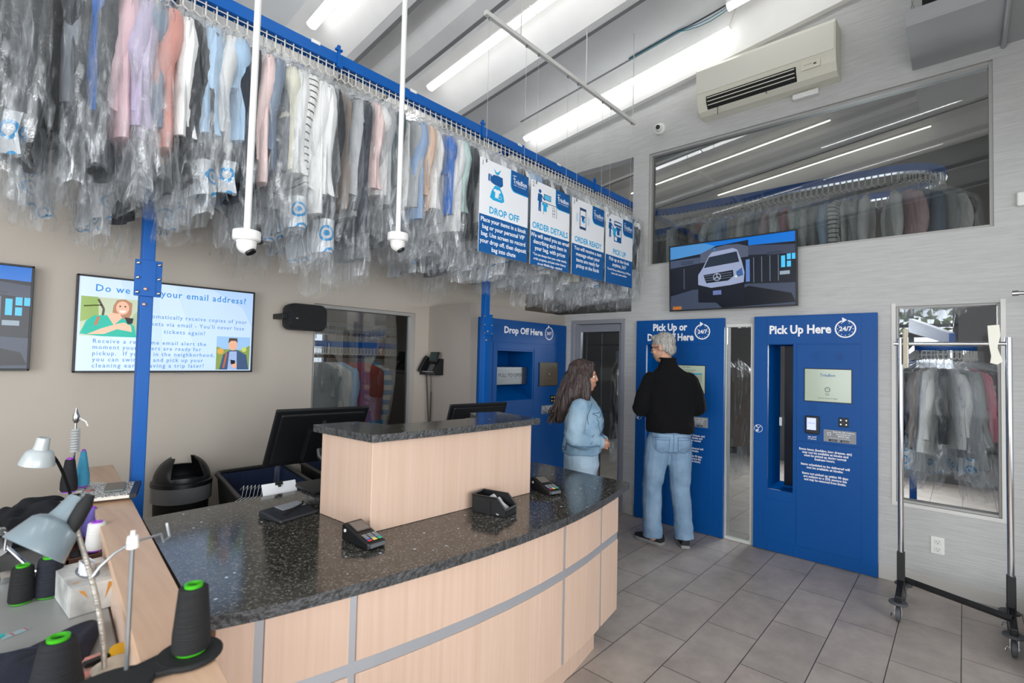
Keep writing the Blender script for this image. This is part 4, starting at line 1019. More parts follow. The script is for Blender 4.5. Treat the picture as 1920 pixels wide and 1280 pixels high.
# dome camera on the wall, outlet, thermostat box, rail stub
def dome(parent, o, c, down, s=1.0):
    """turret camera: base cup, ball, lens; 'down' points away from the mount"""
    c, d = Vector(c), Vector(down).normalized()
    q = Vector((0, 0, 1)).rotation_difference(d).to_matrix()
    MB(o).lathe([(0.062*s, 0), (0.064*s, 0.01*s), (0.064*s, 0.040*s), (0.058*s, 0.048*s), (0.046*s, 0.05*s), (0.046*s, 0.06*s)], c, q, 28).build('camera_base', white_plastic, parent, smooth=35)
    look = Vector((0.35, -0.35, -0.8)).normalized() if abs(d.z) > .5 else Vector((-0.8, -0.2, -0.15)).normalized()
    b = c+d*0.068*s
    ball = MB(o).ball(b, 0.045*s, seg=20).build('camera_ball', white_plastic, parent, smooth=True)
    MB(o).cyl(b+look*0.034*s, b+look*0.047*s, 0.026*s, 0.024*s, seg=20).build('lens', black, ball, smooth=35)
k = thing('security_camera', 'white round security camera on the wall left of the air conditioner', 'security camera', (XF, 2.235, 3.87)); dome(k, k.location, (XF, 2.235, 3.87), (-1, 0, 0), 0.85)
for px, y0_, zt, label, tx_, ty_ in ((None, 2.2, 2.045, 'white dome security camera at the end of the left ceiling pole', 0.775, 0.06), (None, 2.2, 2.185, 'white dome security camera at the end of the right ceiling pole', 1.515, -0.02)):
    k = thing('pole_camera', label, 'security camera', (tx_, y0_, zt), 0, 'dome cameras hanging on white poles'); o = k.location
    MB(o).tube([(tx_, y0_, zt), (tx_+ty_*0.35, y0_+ty_*.3, 4.24)], 0.0135, 12).build('pole', white_plastic, k, smooth=True)
    dome(k, o, (tx_, y0_, zt+0.005), (0, 0, -1), 0.84)
ot = thing('power_outlet', 'white double power outlet low on the wall behind the rolling rack', 'outlet', (XF, 0.141, 0.32)); o = ot.location
MB(o).box(XF-0.006, XF, 0.105, 0.178, 0.262, 0.378).build('cover_plate', white_plastic, ot, bevel=0.002)
for z in (0.295, 0.345):
    MB(o).box(XF-0.009, XF-0.006, 0.122, 0.160, z-0.020, z+0.018).build('socket', mat('socket_white', '#dcdcd8', rough=0.4), ot, bevel=0.002)
    MB(o).box(XF-0.0096, XF-0.009, 0.148, 0.150, z-0.004, z+0.008).box(XF-0.0096, XF-0.009, 0.132, 0.134, z-0.003, z+0.007).cyl((XF-0.009, 0.141, z-0.011), (XF-0.0096, 0.141, z-0.011), 0.003, seg=8).build('socket_slot', black, ot)
tag(MB((XF, -0.31, 2.665)).box(XF-0.035, XF, -0.36, -0.262, 2.62, 2.71).build('wall_sensor', white_plastic, None, bevel=0.008), 'small white sensor box at the right edge of the wall', 'sensor box')
rs = thing('wall_rail', 'chrome wall rod end at the right edge, above the rolling rack', 'rail', (XF, -0.3, 2.105)); o = rs.location
MB(o).tube([(XF-0.30, -0.235, 2.02), (XF-0.30, -0.70, 2.02)], 0.012, 12).build('rod', chrome, rs, smooth=True)
MB(o).cyl((XF-0.30, -0.222, 2.02), (XF-0.30, -0.25, 2.02), 0.018, seg=14).build('rod_end', chrome, rs, smooth=35)
MB(o).tube([(XF-0.30, -0.5, 2.02), (XF, -0.5, 2.06)], 0.008, 8).build('bracket', chrome, rs)

# ------------------------------------------------------------------ four hanging instruction boards and their track
SY = 2.25
tr = thing('hanging_track', 'slim white metal track hanging under the ceiling, holding the boards', 'ceiling track', (3.13, SY, 3.75)); o = tr.location
MB(o).box(2.155, 4.105, SY-0.014, SY+0.014, 3.735, 3.765).build('track_bar', white_paint, tr, bevel=0.002)
for x in (2.50, 3.30, 4.57-0.5): MB(o).cyl((x, SY+.0, 3.765), (x, SY, roof(SY, 0.0 if x < 4 else DECK)), 0.004, seg=6).build('hanger_rod', white_paint, tr)
sign_blue, cyan, sign_white = ink('#0c5797', rough=0.4), ink('#16a5d8'), ink('#e9ebee', rough=0.4)
wire = mat('hanging_wire', '#bfc2c4', rough=0.4, metal=0.6)
def person_icon(f, u, v, h, m, k):
    f.disc(u, v+h*.92, h*.085, m, k, 14); f.poly([(u-h*.11, v+h*.80), (u+h*.11, v+h*.80), (u+h*.13, v+h*.45), (u+h*.07, v+h*.45), (u+h*.08, v), (u+h*.01, v), (u, v+h*.40), (u-h*.01, v), (u-h*.08, v), (u-h*.07, v+h*.45), (u-h*.14, v+h*.45)], m, k)
    f.line([(u+h*.08, v+h*.76), (u+h*.30, v+h*.58)], h*.055, m, k)
def tee(f, u, v, s, m, k):
    f.poly([(u-.5*s, v+.35*s), (u-.22*s, v+.5*s), (u, v+.40*s), (u+.22*s, v+.5*s), (u+.5*s, v+.35*s), (u+.38*s, v+.10*s), (u+.26*s, v+.18*s), (u+.26*s, v-.5*s), (u-.26*s, v-.5*s), (u-.26*s, v+.18*s), (u-.38*s, v+.10*s)], m, k)
def board(i, x0, x1, num, title, rows, small, icon, label):
    W, z0, z1 = x1-x0, 2.215, 2.815; H = z1-z0
    t = thing('instruction_board', label, 'sign', ((x0+x1)/2, SY, z1), 0, 'four numbered boards hanging in a row'); o = t.location
    MB(o).box(x0, x1, SY-0.002, SY+0.002, z0, z1).build('board', sign_white, t)
    f = Flat((x0, SY-0.002, z0), (1, 0, 0), EZ, (0, -1, 0), o=o)
    bh = 0.242; f.rect(0, 0, W, bh, sign_blue, 1)
    tp = 0.62
    a = [(W*tp, H), (W*tp, H-0.095)]+[(W*tp+0.045*(1-cos(q)), H-0.095-0.045*sin(q)) for q in [pi/2*j/6 for j in range(1, 7)]]+[(W, H-0.14), (W, H)]
    f.poly([(p[0]-0.006, p[1]-(0.006 if p[1] < H else 0)) if p[0] < W else (p[0], p[1]-(0.006 if p[1] < H else 0)) for p in a], cyan, 1); f.poly(a, sign_blue, 2)
    f.text('TrèsBon', W*.81, H-0.082, ink('#f2f3f5'), size=0.046, width=0.14, bold=0.012, k=3); f.text('DRY CLEANERS', W*.81, H-0.098, ink('#f2f3f5'), size=0.012, width=0.125, k=3, space=1.2)
    f.line([(W*tp+0.012, H-0.035), (W*tp+0.05, H-0.030)], 0.003, ink('#f2f3f5'), 3); f.line([(W*tp+0.028, H-0.028), (W*tp+0.034, H-0.07)], 0.003, ink('#f2f3f5'), 3)
    f.text(num, 0.022, H-0.045, ink('#55585c'), size=0.05, k=2)
    f.text(title, W*.5, bh+0.02, cyan, size=0.062, width={'DROP OFF': .29, 'ORDER DETAILS': .425, 'ORDER READY': .39, 'PICK UP': .22}[title], bold=0.025, k=2)
    lines(f, rows, W*.5, bh-0.043, 0.0455 if len(rows) > 3 else 0.045, 0.0405 if len(rows) == 5 else 0.043, ink('#f2f3f5'), 0.018)
    lines(f, small, W*.5, bh-0.043-0.045*len(rows)+0.006, 0.031, 0.0245, ink('#f2f3f5'), 0.02)
    f.V = Vector((0, 0, 0.83)); f.O = f.O+Vector((0, 0, 0.352-0.275*0.83))
    if icon == 'bag':
        f.poly([(.10, .455), (.12, .475), (.16, .48), (.205, .475), (.21, .415), (.19, .395), (.13, .40), (.10, .41)], sign_blue, 2); f.rect(.072, .415, .086, .47, sign_blue, 2); f.rect(.09, .415, .10, .47, sign_blue, 2)
        f.poly([(.12, .525), (.15, .50), (.19, .535), (.165, .485), (.14, .485)], cyan, 3)
        f.poly([(.135, .395), (.18, .395), (.215, .34), (.225, .29), (.20, .275), (.12, .275), (.09, .29), (.105, .345)], cyan, 2); tee(f, .155, .335, .07, sign_white, 3); f.rect(.165, .295, .20, .325, cyan, 4); f.ring(.182, .31, .016, .020, sign_white, 5, 4, pi/4, pi/4+2*pi)
    if icon == 'desk':
        person_icon(f, .095, .325, .19, sign_blue, 2); f.rect(.14, .44, .225, .49, ink('#17406b'), 2); f.rect(.145, .445, .22, .485, ink('#57b8de'), 3)
        f.line([(.12, .415), (.30, .415)], .006, ink('#3c4650'), 2); f.line([(.295, .415), (.295, .31)], .004, ink('#3c4650'), 2); f.line([(.14, .40), (.14, .31)], .004, ink('#3c4650'), 2)
        for q in range(3): f.ring(.26, .385-.028*q, .016, .020, ink('#3c4650'), 2, 4, pi/4, pi/4+2*pi)
        tee(f, .155, .375, .075, cyan, 4)
    if icon == 'phone':
        f.rect(.10, .30, .19, .505, ink('#17406b'), 2); f.rect(.108, .325, .182, .48, sign_white, 3); tee(f, .145, .405, .06, sign_blue, 4); f.disc(.155, .38, .016, cyan, 5, 12)
        for r_, in ((.075,), (.09,)): f.ring(.145, .40, r_-.002, r_+.002, cyan, 2, 8, -.5, .5); f.ring(.145, .40, r_-.002, r_+.002, cyan, 2, 8, pi-.5, pi+.5)
    if icon == 'pick':
        person_icon(f, .065, .33, .19, sign_blue, 2); f.rect(.13, .465, .255, .515, sign_blue, 2); f.rect(.14, .485, .245, .505, sign_white, 3); f.line([(.15, .515), (.235, .515)], .006, sign_blue, 2)
        f.rect(.245, .30, .255, .47, sign_blue, 2); f.rect(.13, .30, .245, .36, sign_blue, 2); f.rect(.14, .31, .18, .35, sign_white, 3); tee(f, .20, .42, .085, sign_blue, 4); tee(f, .135, .40, .085, cyan, 5)
    f.build('printed_face', t)
    for x in (x0+0.05, x1-0.05):
        MB(o).cyl((x, SY, z1-0.01), (x, SY, 3.735), 0.0012, seg=5).build('hanging_wire', wire, t)
        MB(o).obox((x, SY-0.004, z1-0.012), (0.008, 0.006, 0.02)).build('wire_clip', steel, t); MB(o).obox((x, SY, 3.728), (0.012, 0.012, 0.016)).build('track_clip', steel, t)
board(0, 2.145, 2.612, '1', 'DROP OFF', ['Place your items in a kiosk', 'bag or your personal VIP', 'bag. Use screen to record', 'your drop off, then deposit', 'bag into chute'], [], 'bag', 'hanging board numbered 1, DROP OFF')
board(1, 2.646, 3.106, '2', 'ORDER DETAILS', ['We will send you an email', 'describing each item in', 'your bag, with prices'], ['*You can always view your order details,', 'order progress, and past order history', 'on our Mobile App - anytime!'], 'desk', 'hanging board numbered 2, ORDER DETAILS')
board(2, 3.143, 3.603, '3', 'ORDER READY', ['You will receive a text', 'message when your', 'items are ready for', 'pickup at the kiosk'], [], 'phone', 'hanging board numbered 3, ORDER READY')
board(3, 3.636, 4.094, '4', 'PICK UP', ['Pick up at the kiosk', 'anytime, 24/7'], ['*If you\'d like an additional bag of VIPbox,', 'please ask a team member'], 'pick', 'hanging board numbered 4, PICK UP')
# ------------------------------------------------------------------ rolling rack at the right
rk = thing('rolling_rack', 'chrome garment rack on wheels with a black base by the right wall', 'clothes rack', (4.08, 0.06, 0)); o = rk.location
rubber = mat('grey_rubber', '#4a4c4f', rough=0.6)
XR = 4.10; ya, yb_ = 0.305, -0.195
MB(o).tube([(XR, ya+0.035, 1.703), (XR, yb_-0.01, 1.703)], 0.0125, 14).build('top_rail', chrome, rk, smooth=True)
for y in (ya, yb_):
    up = MB(o).tube([(XR, y, 0.32), (XR, y, 1.74)], 0.016, 16).build('upright', chrome, rk, smooth=True)
    MB(o).box(XR-0.022, XR+0.022, y-0.020, y+0.020, 0.14, 0.37).build('socket', black, rk, bevel=0.003)
    MB(o).cyl((XR-0.017, y, 1.62), (XR-0.024, y, 1.62), 0.004, seg=8).build('pin', steel, rk)
    fx0, fx1 = XR-0.20, XR+0.20
    if y == yb_: fx0, fx1 = XR-0.22, XR+0.18
    mb = MB(o); mb.prism([(fx0, 0.115), (fx0, 0.15), (XR, 0.20), (fx1, 0.15), (fx1, 0.115)], (0, y-0.016, 0), (1, 0, 0), (0, 0, 1), (0, 1, 0), 0.032); mb.build('foot', mat('black_powder_coat', '#1b1c1e', rough=0.35, metal=0.4), rk, bevel=0.003)
    for x in (fx0+0.02, fx1-0.02):
        cs = MB(o).lathe([(0.048, 0.104), (0.05, 0.110), (0.045, 0.116)], (x, y, 0), seg=20).cyl((x, y, 0.10), (x, y, 0.13), 0.012).build('caster', rubber, rk, smooth=35)
        q = Matrix.Rotation(radians(78), 3, 'Y') @ Matrix.Rotation(0.35, 3, 'X')
        MB(o).lathe([(0.030, -0.012), (0.042, -0.010), (0.044, 0), (0.042, 0.010), (0.030, 0.012)], (x-0.008, y, 0.0445), Matrix.Rotation(pi/2, 3, 'X'), 24).build('wheel', rubber, cs, smooth=35)
        MB(o).obox((x-0.004, y-0.017, 0.07), (0.022, 0.003, 0.07)).obox((x-0.004, y+0.017, 0.07), (0.022, 0.003, 0.07)).tube([(x-.01, y-.024, .045), (x-.01, y+.03, .045), (x-.03, y+.035, .03)], 0.004, 6).build('fork', chrome, cs)
MB(o).tube([(XR+0.10, ya, 0.168), (XR-0.12, yb_, 0.168)], 0.02, 4).build('cross_bar', mat('black_powder_coat'), rk)
dv_ = thing('size_divider', 'cream cardboard divider at the left end of the rolling rack rail', 'rail divider', (XR, 0.29, 1.70), 0, 'dividers on the rolling rack'); 
card = mat('cream_card', '#cfc8b4', rough=0.7)
MB(dv_.location).prism([(-0.02, -0.13), (0.05, -0.13), (0.05, 0.05), (0.01, 0.10), (-0.02, 0.10)], (XR-0.02, 0.28, 1.70), (0.9, 0.1, 0), (0, 0, 1), (0, 1, 0), 0.004).prism([(-0.03, -0.15), (0.0, -0.15), (0.0, 0.10), (-0.03, 0.10)], (XR-0.02, 0.288, 1.70), (0.5, 0.8, 0), (0, 0, 1), (0, 1, 0), 0.004).build('card', card, dv_)
dv_ = thing('size_divider', 'white plastic divider at the right end of the rolling rack rail', 'rail divider', (XR, -0.15, 1.70), 0, 'dividers on the rolling rack')
MB(dv_.location).prism([(0.02, -0.12), (0.045, -0.10), (0.02, -0.02), (0.035, 0.05), (0.03, 0.115), (-0.02, 0.11), (-0.015, 0.0), (-0.005, -0.07), (-0.01, -0.11)], (XR-0.016, -0.125, 1.70), (0.2, -1, 0), (0, 0, 1), (-1, -0.2, 0), 0.004).build('hook_plate', mat('cream_plastic', '#dcdacc', rough=0.4), dv_)
tag(MB((3.9, -0.55, 0)).box(3.62, 4.25, -0.85, -0.275, 0.0, 0.26).build('floor_crate', mat('dark_crate', '#34363a', rough=0.6), None, bevel=0.01), 'dark grey low box at the right edge behind the rack foot', 'box')
# ------------------------------------------------------------------ garment conveyor
rail_blue = mat('conveyor_blue_paint', '#0059aa', rough=0.4, spec=0.3)
rack_white = mat('cream_wire', '#dcd9d0', rough=0.4)
ZR = 3.225
def path(pts, step=0.05):
    out = []
    for a, b in zip(pts[:-1], pts[1:]):
        a, b = Vector(a), Vector(b); n = max(1, int((b-a).length/step))
        out += [a.lerp(b, i/n) for i in range(n)]
    return out+[Vector(pts[-1])]
def arc(cx, cy, r, a0, a1, n=10): return [(cx+r*cos(radians(a0+(a1-a0)*i/n)), cy+r*sin(radians(a0+(a1-a0)*i/n)), 0) for i in range(n+1)]
def sweep_rect(mb, pts, w_, z0, z1, m=None):
    rings = []
    for i, p in enumerate(pts):
        t = (pts[min(i+1, len(pts)-1)]-pts[max(i-1, 0)]).normalized(); n = Vector((-t.y, t.x, 0))*w_/2
        rings.append([Vector((p.x, p.y, z0))-n, Vector((p.x, p.y, z0))+n, Vector((p.x, p.y, z1))+n, Vector((p.x, p.y, z1))-n])
    return mb.rings(rings, True, True, m)
def rack_along(o, pts, zt, pitch, hgt=0.085):
    """white wire slot rack hanging below a beam: upright wires and hexagonal foot wires"""
    mb = MB(o); L = [0]
    for a, b in zip(pts[:-1], pts[1:]): L.append(L[-1]+(b-a).length)
    def at(s):
        for i in range(len(pts)-1):
            if L[i+1] >= s: return pts[i].lerp(pts[i+1], (s-L[i])/max(1e-9, L[i+1]-L[i])), (pts[i+1]-pts[i]).normalized()
        return pts[-1], (pts[-1]-pts[-2]).normalized()
    n = int(L[-1]/pitch); bot = []
    for i in range(n):
        p, t = at((i+.5)*pitch); q, _ = at((i+1)*pitch)
        for off in (-0.022, 0.022):
            nn = Vector((-t.y, t.x, 0))*off; a = Vector((p.x, p.y, zt))+nn
            mb.tube([a, a+Vector((0, 0, -hgt+0.015))], 0.0038, 4)
    for off in (-0.026, 0.026):
        zz = []
        for i in range(n):
            p, t = at((i+.5)*pitch); q, t2 = at((i+1)*pitch); nn = Vector((-t.y, t.x, 0))*off
            zz += [Vector((p.x, p.y, zt-hgt+0.016))+nn, Vector((q.x, q.y, zt-hgt))+nn]
        mb.tube(zz, 0.0042, 4)
        mb.tube([Vector((p.x, p.y, zt-0.012))+Vector((0, off*.8, 0)) for p in pts], 0.003, 4)
    return mb
conv = thing('garment_conveyor', 'long blue overhead garment conveyor with a white slot rack and two blue posts', 'conveyor', (2.0, 3.05, 0)); o = conv.location
flatp = path([(-1.2, 2.66, 0), (4.95, 2.66, 0)])+path(arc(4.95, 2.36, 0.30, 90, 0))+path([(5.25, 2.36, 0), (5.25, 0.55, 0)])+path(arc(5.62, 0.50, 0.37, 180, 360, 14))+path([(5.99, 0.55, 0), (5.99, 3.15, 0)])+path(arc(5.69, 3.15, 0.30, 0, 90))+path([(5.69, 3.45, 0), (-1.2, 3.45, 0)])
dd = [flatp[0]]
for p in flatp[1:]:
    if (p-dd[-1]).length > 0.02: dd.append(p)
flatp = dd
sweep_rect(MB(o), flatp, 0.075, ZR-0.03, ZR+0.03).build('track_beam', rail_blue, conv, smooth=30)
rack_along(o, flatp, ZR-0.03, 0.046).build('slot_rack', rack_white, conv)
for i, (x, zbase) in enumerate(((0.612, 0), (3.012, 0))):
    ps = MB(o).box(x-0.027, x+0.027, 3.020, 3.075, 0, 3.26).build('support_post', rail_blue, conv, bevel=0.004)
    zc = (1.905, 1.83)[i]
    cp = MB(o).box(x-0.056, x+0.056, 3.008, 3.020, zc-0.09, zc+0.09).box(x-0.030, x+0.030, 3.005, 3.008, zc-0.09, zc+0.09).build('clamp_plate', rail_blue, ps, bevel=0.003)
    for sx in (-0.044, 0.044):
        for dz in (-0.072, 0, 0.072): MB(o).lathe([(0.0085, 0), (0.008, 0.005), (0.004, 0.008)], (x+sx, 3.008, zc+dz), Matrix.Rotation(pi/2, 3, 'X'), 10).build('bolt', steel, ps)
    for dz in (-0.055, -0.13): MB(o).lathe([(0.0085, 0), (0.008, 0.005), (0.004, 0.008)], (x-0.012, 3.003 if dz > -.09 else 3.017, zc+dz), Matrix.Rotation(pi/2, 3, 'X'), 10).build('bolt', mat('pale_copper', '#c9a79a', rough=0.4, metal=0.6), ps)
    MB(o).box(x-0.025, x+0.025, 2.66, 3.45, 3.255, 3.295).build('cross_arm', rail_blue, conv, bevel=0.003)
    MB(o).box(x-0.04, x+0.04, 3.0, 3.1, 0, 0.01).build('foot_plate', rail_blue, conv)
for px in (635, 905, 1115):                          # upright clips on the beam
    x = P(px, 110+(px-635)*.52, Y=2.62).x
    MB(o).box(x-0.008, x+0.008, 2.615, 2.63, ZR-0.05, ZR+0.075).box(x-0.02, x+0.02, 2.612, 2.63, ZR+0.045, ZR+0.055).cyl((x+0.01, 2.61, ZR-0.045), (x+0.01, 2.62, ZR-0.045), 0.012, seg=8).build('beam_clip', rail_blue, conv)
for px in (592, 775, 975, 1048):                     # pale slot tags on the beam
    x = P(px, 85+(px-592)*.5, Y=2.62).x
    MB(o).box(x-0.025, x+0.025, 2.618, 2.625, ZR+0.02, ZR+0.038).build('slot_tag', white_plastic, conv)
for x in (0.35, 1.15, 2.35, 3.1, 4.1):              # slanting link arms below the beam
    MB(o).prism([(0, 0), (0.09, 0.03), (0.09, 0.085), (0.0, 0.05)], (x, 2.715, ZR-0.13), (1, 0.5, 0), (0, 0, 1), (0, 1, 0), 0.012).build('link_arm', rail_blue, conv)

# ------------------------------------------------------------------ bagged garments
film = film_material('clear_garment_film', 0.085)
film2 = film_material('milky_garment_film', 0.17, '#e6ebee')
film4 = film_material('shaded_garment_film', 0.055)  # same film with its whiteness cut, painting in the shade of the rear run
def printed_film():
    m = film_material('printed_garment_film', 0.17); m.node_tree.nodes['sheen_mix'].inputs['Fac'].default_value = 0.12; n, l = m.node_tree.nodes, m.node_tree.links
    b = n['Principled BSDF']; tc = n['Texture Coordinate']
    sep = n.new('ShaderNodeSeparateXYZ'); l.new(tc.outputs['Object'], sep.inputs[0])
    vo = n.new('ShaderNodeTexVoronoi'); vo.inputs['Scale'].default_value = 8.5; vo.inputs['Randomness'].default_value = 0.25; l.new(tc.outputs['Object'], vo.inputs['Vector'])
    def math_(op, a, bb):
        x = n.new('ShaderNodeMath'); x.operation = op
        for i, q in enumerate((a, bb)):
            if hasattr(q, 'links'): l.new(q, x.inputs[i])
            else: x.inputs[i].default_value = q
        return x.outputs[0]
    d = math_('SUBTRACT', vo.outputs['Distance'], 0.30); ring = math_('LESS_THAN', math_('ABSOLUTE', d, 0.0), 0.055)
    dot = math_('LESS_THAN', vo.outputs['Distance'], 0.13)
    zone = math_('LESS_THAN', math_('ABSOLUTE', math_('ADD', sep.outputs['Z'], 0.93), 0.0), 0.085)
    msk = math_('MULTIPLY', math_('MAXIMUM', ring, dot), zone)
    mx = n.new('ShaderNodeMixRGB'); mx.inputs[1].default_value = lin('#e2e8ec'); mx.inputs[2].default_value = lin('#1f86bd'); l.new(msk, mx.inputs['Fac']); l.new(mx.outputs['Color'], b.inputs['Base Color'])
    mix = [q for q in n if q.type == 'MIX_SHADER'][0]; old = mix.inputs['Fac'].links[0].from_socket
    f_ = math_('MAXIMUM', math_('MAXIMUM', old, math_('MULTIPLY', msk, 0.85)), math_('MULTIPLY', zone, 0.55)); l.new(f_, mix.inputs['Fac'])
    return m
film3 = printed_film()
CL = {}
def cloth(name, color, **k):
    CL[name] = mat('cloth_'+name, color, rough=0.85, spec=0.25, bump=0.5, bscale=1.0, bstretch=(26, 26, 7), var=k.pop('var', 0.06), vscale=6, **k)
for nm, c in dict(black='#0c0d0f', navy='#151c2b', charcoal='#25282c', grey='#6c7076', silver='#a4a7a9', bluegrey='#6f8094', white='#e4e4e2', ivory='#dcd8c4', sky='#a9c6e0', blue='#8aa3c4',
                  royal='#0d63b8', lavender='#b7abc4', pink='#d2b4ba', blush='#e6cdc9', salmon='#c98f84', taupe='#8d7f75', peach='#d6b69d', mint='#b4cfcb', teal='#33484f', brown='#3d2a27', rose='#d67d92', rust='#a4544a', sand='#a5978a').items(): cloth(nm, c)
def striped(name, c1, c2, freq, duty=0.35):
    m = mat('cloth_'+name, c1, rough=0.85); n, l = m.node_tree.nodes, m.node_tree.links
    tc = n.new('ShaderNodeTexCoord'); sp_ = n.new('ShaderNodeSeparateXYZ'); l.new(tc.outputs['Object'], sp_.inputs[0])
    a = n.new('ShaderNodeMath'); a.operation = 'MULTIPLY'; a.inputs[1].default_value = freq; l.new(sp_.outputs['Z'], a.inputs[0])
    b = n.new('ShaderNodeMath'); b.operation = 'FRACT'; l.new(a.outputs[0], b.inputs[0])
    c = n.new('ShaderNodeMath'); c.operation = 'LESS_THAN'; c.inputs[1].default_value = duty; l.new(b.outputs[0], c.inputs[0])
    mx = n.new('ShaderNodeMixRGB'); mx.inputs[1].default_value = lin(c1); mx.inputs[2].default_value = lin(c2); l.new(c.outputs[0], mx.inputs['Fac']); l.new(mx.outputs['Color'], n['Principled BSDF'].inputs['Base Color'])
    CL[name] = m
striped('striped white', '#e6e6e2', '#3b3d40', 26, 0.22); striped('blue striped', '#dcdcd8', '#1d8bc8', 9, 0.5)
def body_ring(z, wy, tx, sd, n=22):
    pts = []
    for k in range(n):
        a = 2*pi*k/n; y = wy*math.copysign(abs(cos(a))**0.8, cos(a)); x = tx*sin(a)
        f = noise.noise(Vector((y*9+sd*7, z*2.2, sd*3.1)))*0.030 + noise.noise(Vector((y*26, z*6+sd, sd)))*0.010
        amp = min(1, max(0, (-z-0.10)*3))
        pts.append(Vector((x+f*amp, y*(1+0.05*noise.noise(Vector((z*4, sd*5, 1)))*amp), z)))
    return pts
def garment_body(sd, length, w0=0.225, t0=0.036, sleeves=True):
    zs = [-0.085, -0.105, -0.125, -0.15, -0.18, -0.22, -0.30, -0.38, -0.46, -0.54, -0.62, -0.70, -0.78, -0.86, -0.94, -1.02]
    zs = [z for z in zs if z > -length]+[-length]
    rings = []
    for z in zs:
        s = min(1, (-z-0.085)/0.10); wy = 0.055+(w0-0.055)*s**0.8; 
        if -z > 0.3: wy *= 1-0.10*sin((-z-0.3)*2.5)
        tx = (0.018+(t0-0.018)*min(1, s*1.2))*(1+0.25*noise.noise(Vector((z*3, sd, 0))))
        rings.append(body_ring(z, wy, tx, sd))
    m = MB(); m.rings(rings, True, True)
    return m
def garment_sleeve(sd, side, L=0.58):
    r_ = random.Random(sd*10+side); pts = []; rad = []
    x0 = 0.02*r_.choice((-1, 1)); bend = r_.uniform(-0.02, 0.03)
    for i in range(9):
        s = i/8; pts.append(Vector((x0*s*1.5+0.012*sin(s*6+sd), side*(0.152+0.024*sin(pi*min(1, s*1.3))+bend*s*.5), -0.15-L*s))); rad.append(0.030+0.022*sin(pi*min(1, s*1.25+0.15))*(1 if s < .95 else .8))
    m = MB(); rings = []
    for p, r in zip(pts, rad): rings.append([Vector((p.x+r*0.85*cos(a)+0.006*noise.noise(Vector((p.z*14, a*2, sd))), p.y+r*1.15*sin(a)+0.008*noise.noise(Vector((p.z*10, a*2, sd+5))), p.z+0.008*sin(a*2+sd)*(1 if p is pts[-1] else 0))) for a in [2*pi*k/12 for k in range(12)]])
    m.rings(rings, True, True); return m
def bag_mesh(sd, length, w0=0.262, t0=0.052):
    r_ = random.Random(sd); n = 30; rings = []
    zs = [-0.015, -0.05, -0.075, -0.10, -0.135, -0.18, -0.25, -0.33, -0.42, -0.51, -0.60, -0.69, -0.78, -0.86, -0.93, -0.99, -1.04, -1.09, -1.14, -1.19, -1.24]
    zs = [z for z in zs if z > -length+0.03]+[-length]
    for i, z in enumerate(zs):
        if z > -0.18: s = (-z-0.015)/0.165; wy = 0.012+(w0-0.012)*s**0.75; tx = 0.010+(t0-0.010)*s
        else:
            q = (-z-0.18)/(length-0.18); wy = w0*(1-0.10*q*abs(sin(sd*1.7)))+0.01*sin(q*5+sd); tx = t0*(1-0.30*q)
        ring = []
        for k in range(n):
            a = 2*pi*k/n; y = wy*math.copysign(abs(cos(a))**0.62, cos(a)); x = tx*math.copysign(abs(sin(a))**0.5, sin(a))
            amp = min(1, -z*2.2)*(0.6+0.9*(-z/length)**2)
            x += amp*(0.040*noise.noise(Vector((y*8, z*2.6, sd*2.3)))+0.020*noise.noise(Vector((y*30, z*11, sd))))
            y += amp*0.028*noise.noise(Vector((a*2.0, z*6, sd*4.1)))
            dz = (0.07*noise.noise(Vector((y*6, sd*9, 3)))+0.03*noise.noise(Vector((y*20, x*20, sd)))) if i == len(zs)-1 else 0
            ring.append(Vector((x, y, z+dz)))
        rings.append(ring)
    return MB().rings(rings, True, False)
def hanger_mesh():
    m = MB()
    hk = [Vector((0, 0.012*cos(a), 0.0+0.014*sin(a)-0.008)) for a in [radians(d) for d in (200, 150, 110, 70, 30, 0, -40)]]+[Vector((0, 0, -0.035)), Vector((0, 0, -0.085))]
    m.tube(hk, 0.0018, 5)
    m.tube([(0, 0, -0.085), (0, -0.20, -0.150), (0, -0.205, -0.165), (0, 0.205, -0.165), (0, 0.20, -0.150), (0, 0, -0.085)], 0.0018, 5)
    return m
NV = 7
BODY = [garment_body(i+1, (0.72, 0.78, 0.86, 0.70, 0.95, 0.75, 0.82)[i], (0.225, 0.20, 0.23, 0.21, 0.215, 0.18, 0.22)[i], (0.036, 0.03, 0.042, 0.032, 0.038, 0.028, 0.034)[i]).mesh('garment_body', [CL['white']], smooth=True) for i in range(NV)]
SLV = {(i, s): garment_sleeve(i+1, s, (0.56, 0.52, 0.60, 0.28, 0.62, 0.5, 0.55)[i]).mesh('sleeve', [CL['white']], smooth=True) for i in range(NV) for s in (-1, 1)}
BAG = [bag_mesh(i+1, (1.05, 0.98, 1.12, 0.93, 1.20, 1.00, 1.08)[i]).mesh('plastic_bag', [film], smooth=True) for i in range(NV)]
HNG = hanger_mesh().mesh('hanger', [steel], smooth=True)
def child(name, me, parent, m=None):
    o_ = bpy.data.objects.new(name, me); C.objects.link(o_); o_.parent = parent
    if m is not None: o_.material_slots[0].link = 'OBJECT'; o_.material_slots[0].material = m
    return o_
def hang(loc, rz, v, col, fl, label, group, sleeves=(-1, 1), bag=True, cat='garment'):
    t = thing('bagged_garment', label, cat, loc, rz, group)
    child('hanger', HNG, t); child('garment_body', BODY[v], t, CL[col])
    for s in sleeves:
        if v != 5: child('sleeve', SLV[(v, s)], t, CL[col])
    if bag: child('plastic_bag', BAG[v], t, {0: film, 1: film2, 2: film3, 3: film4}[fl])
    return t
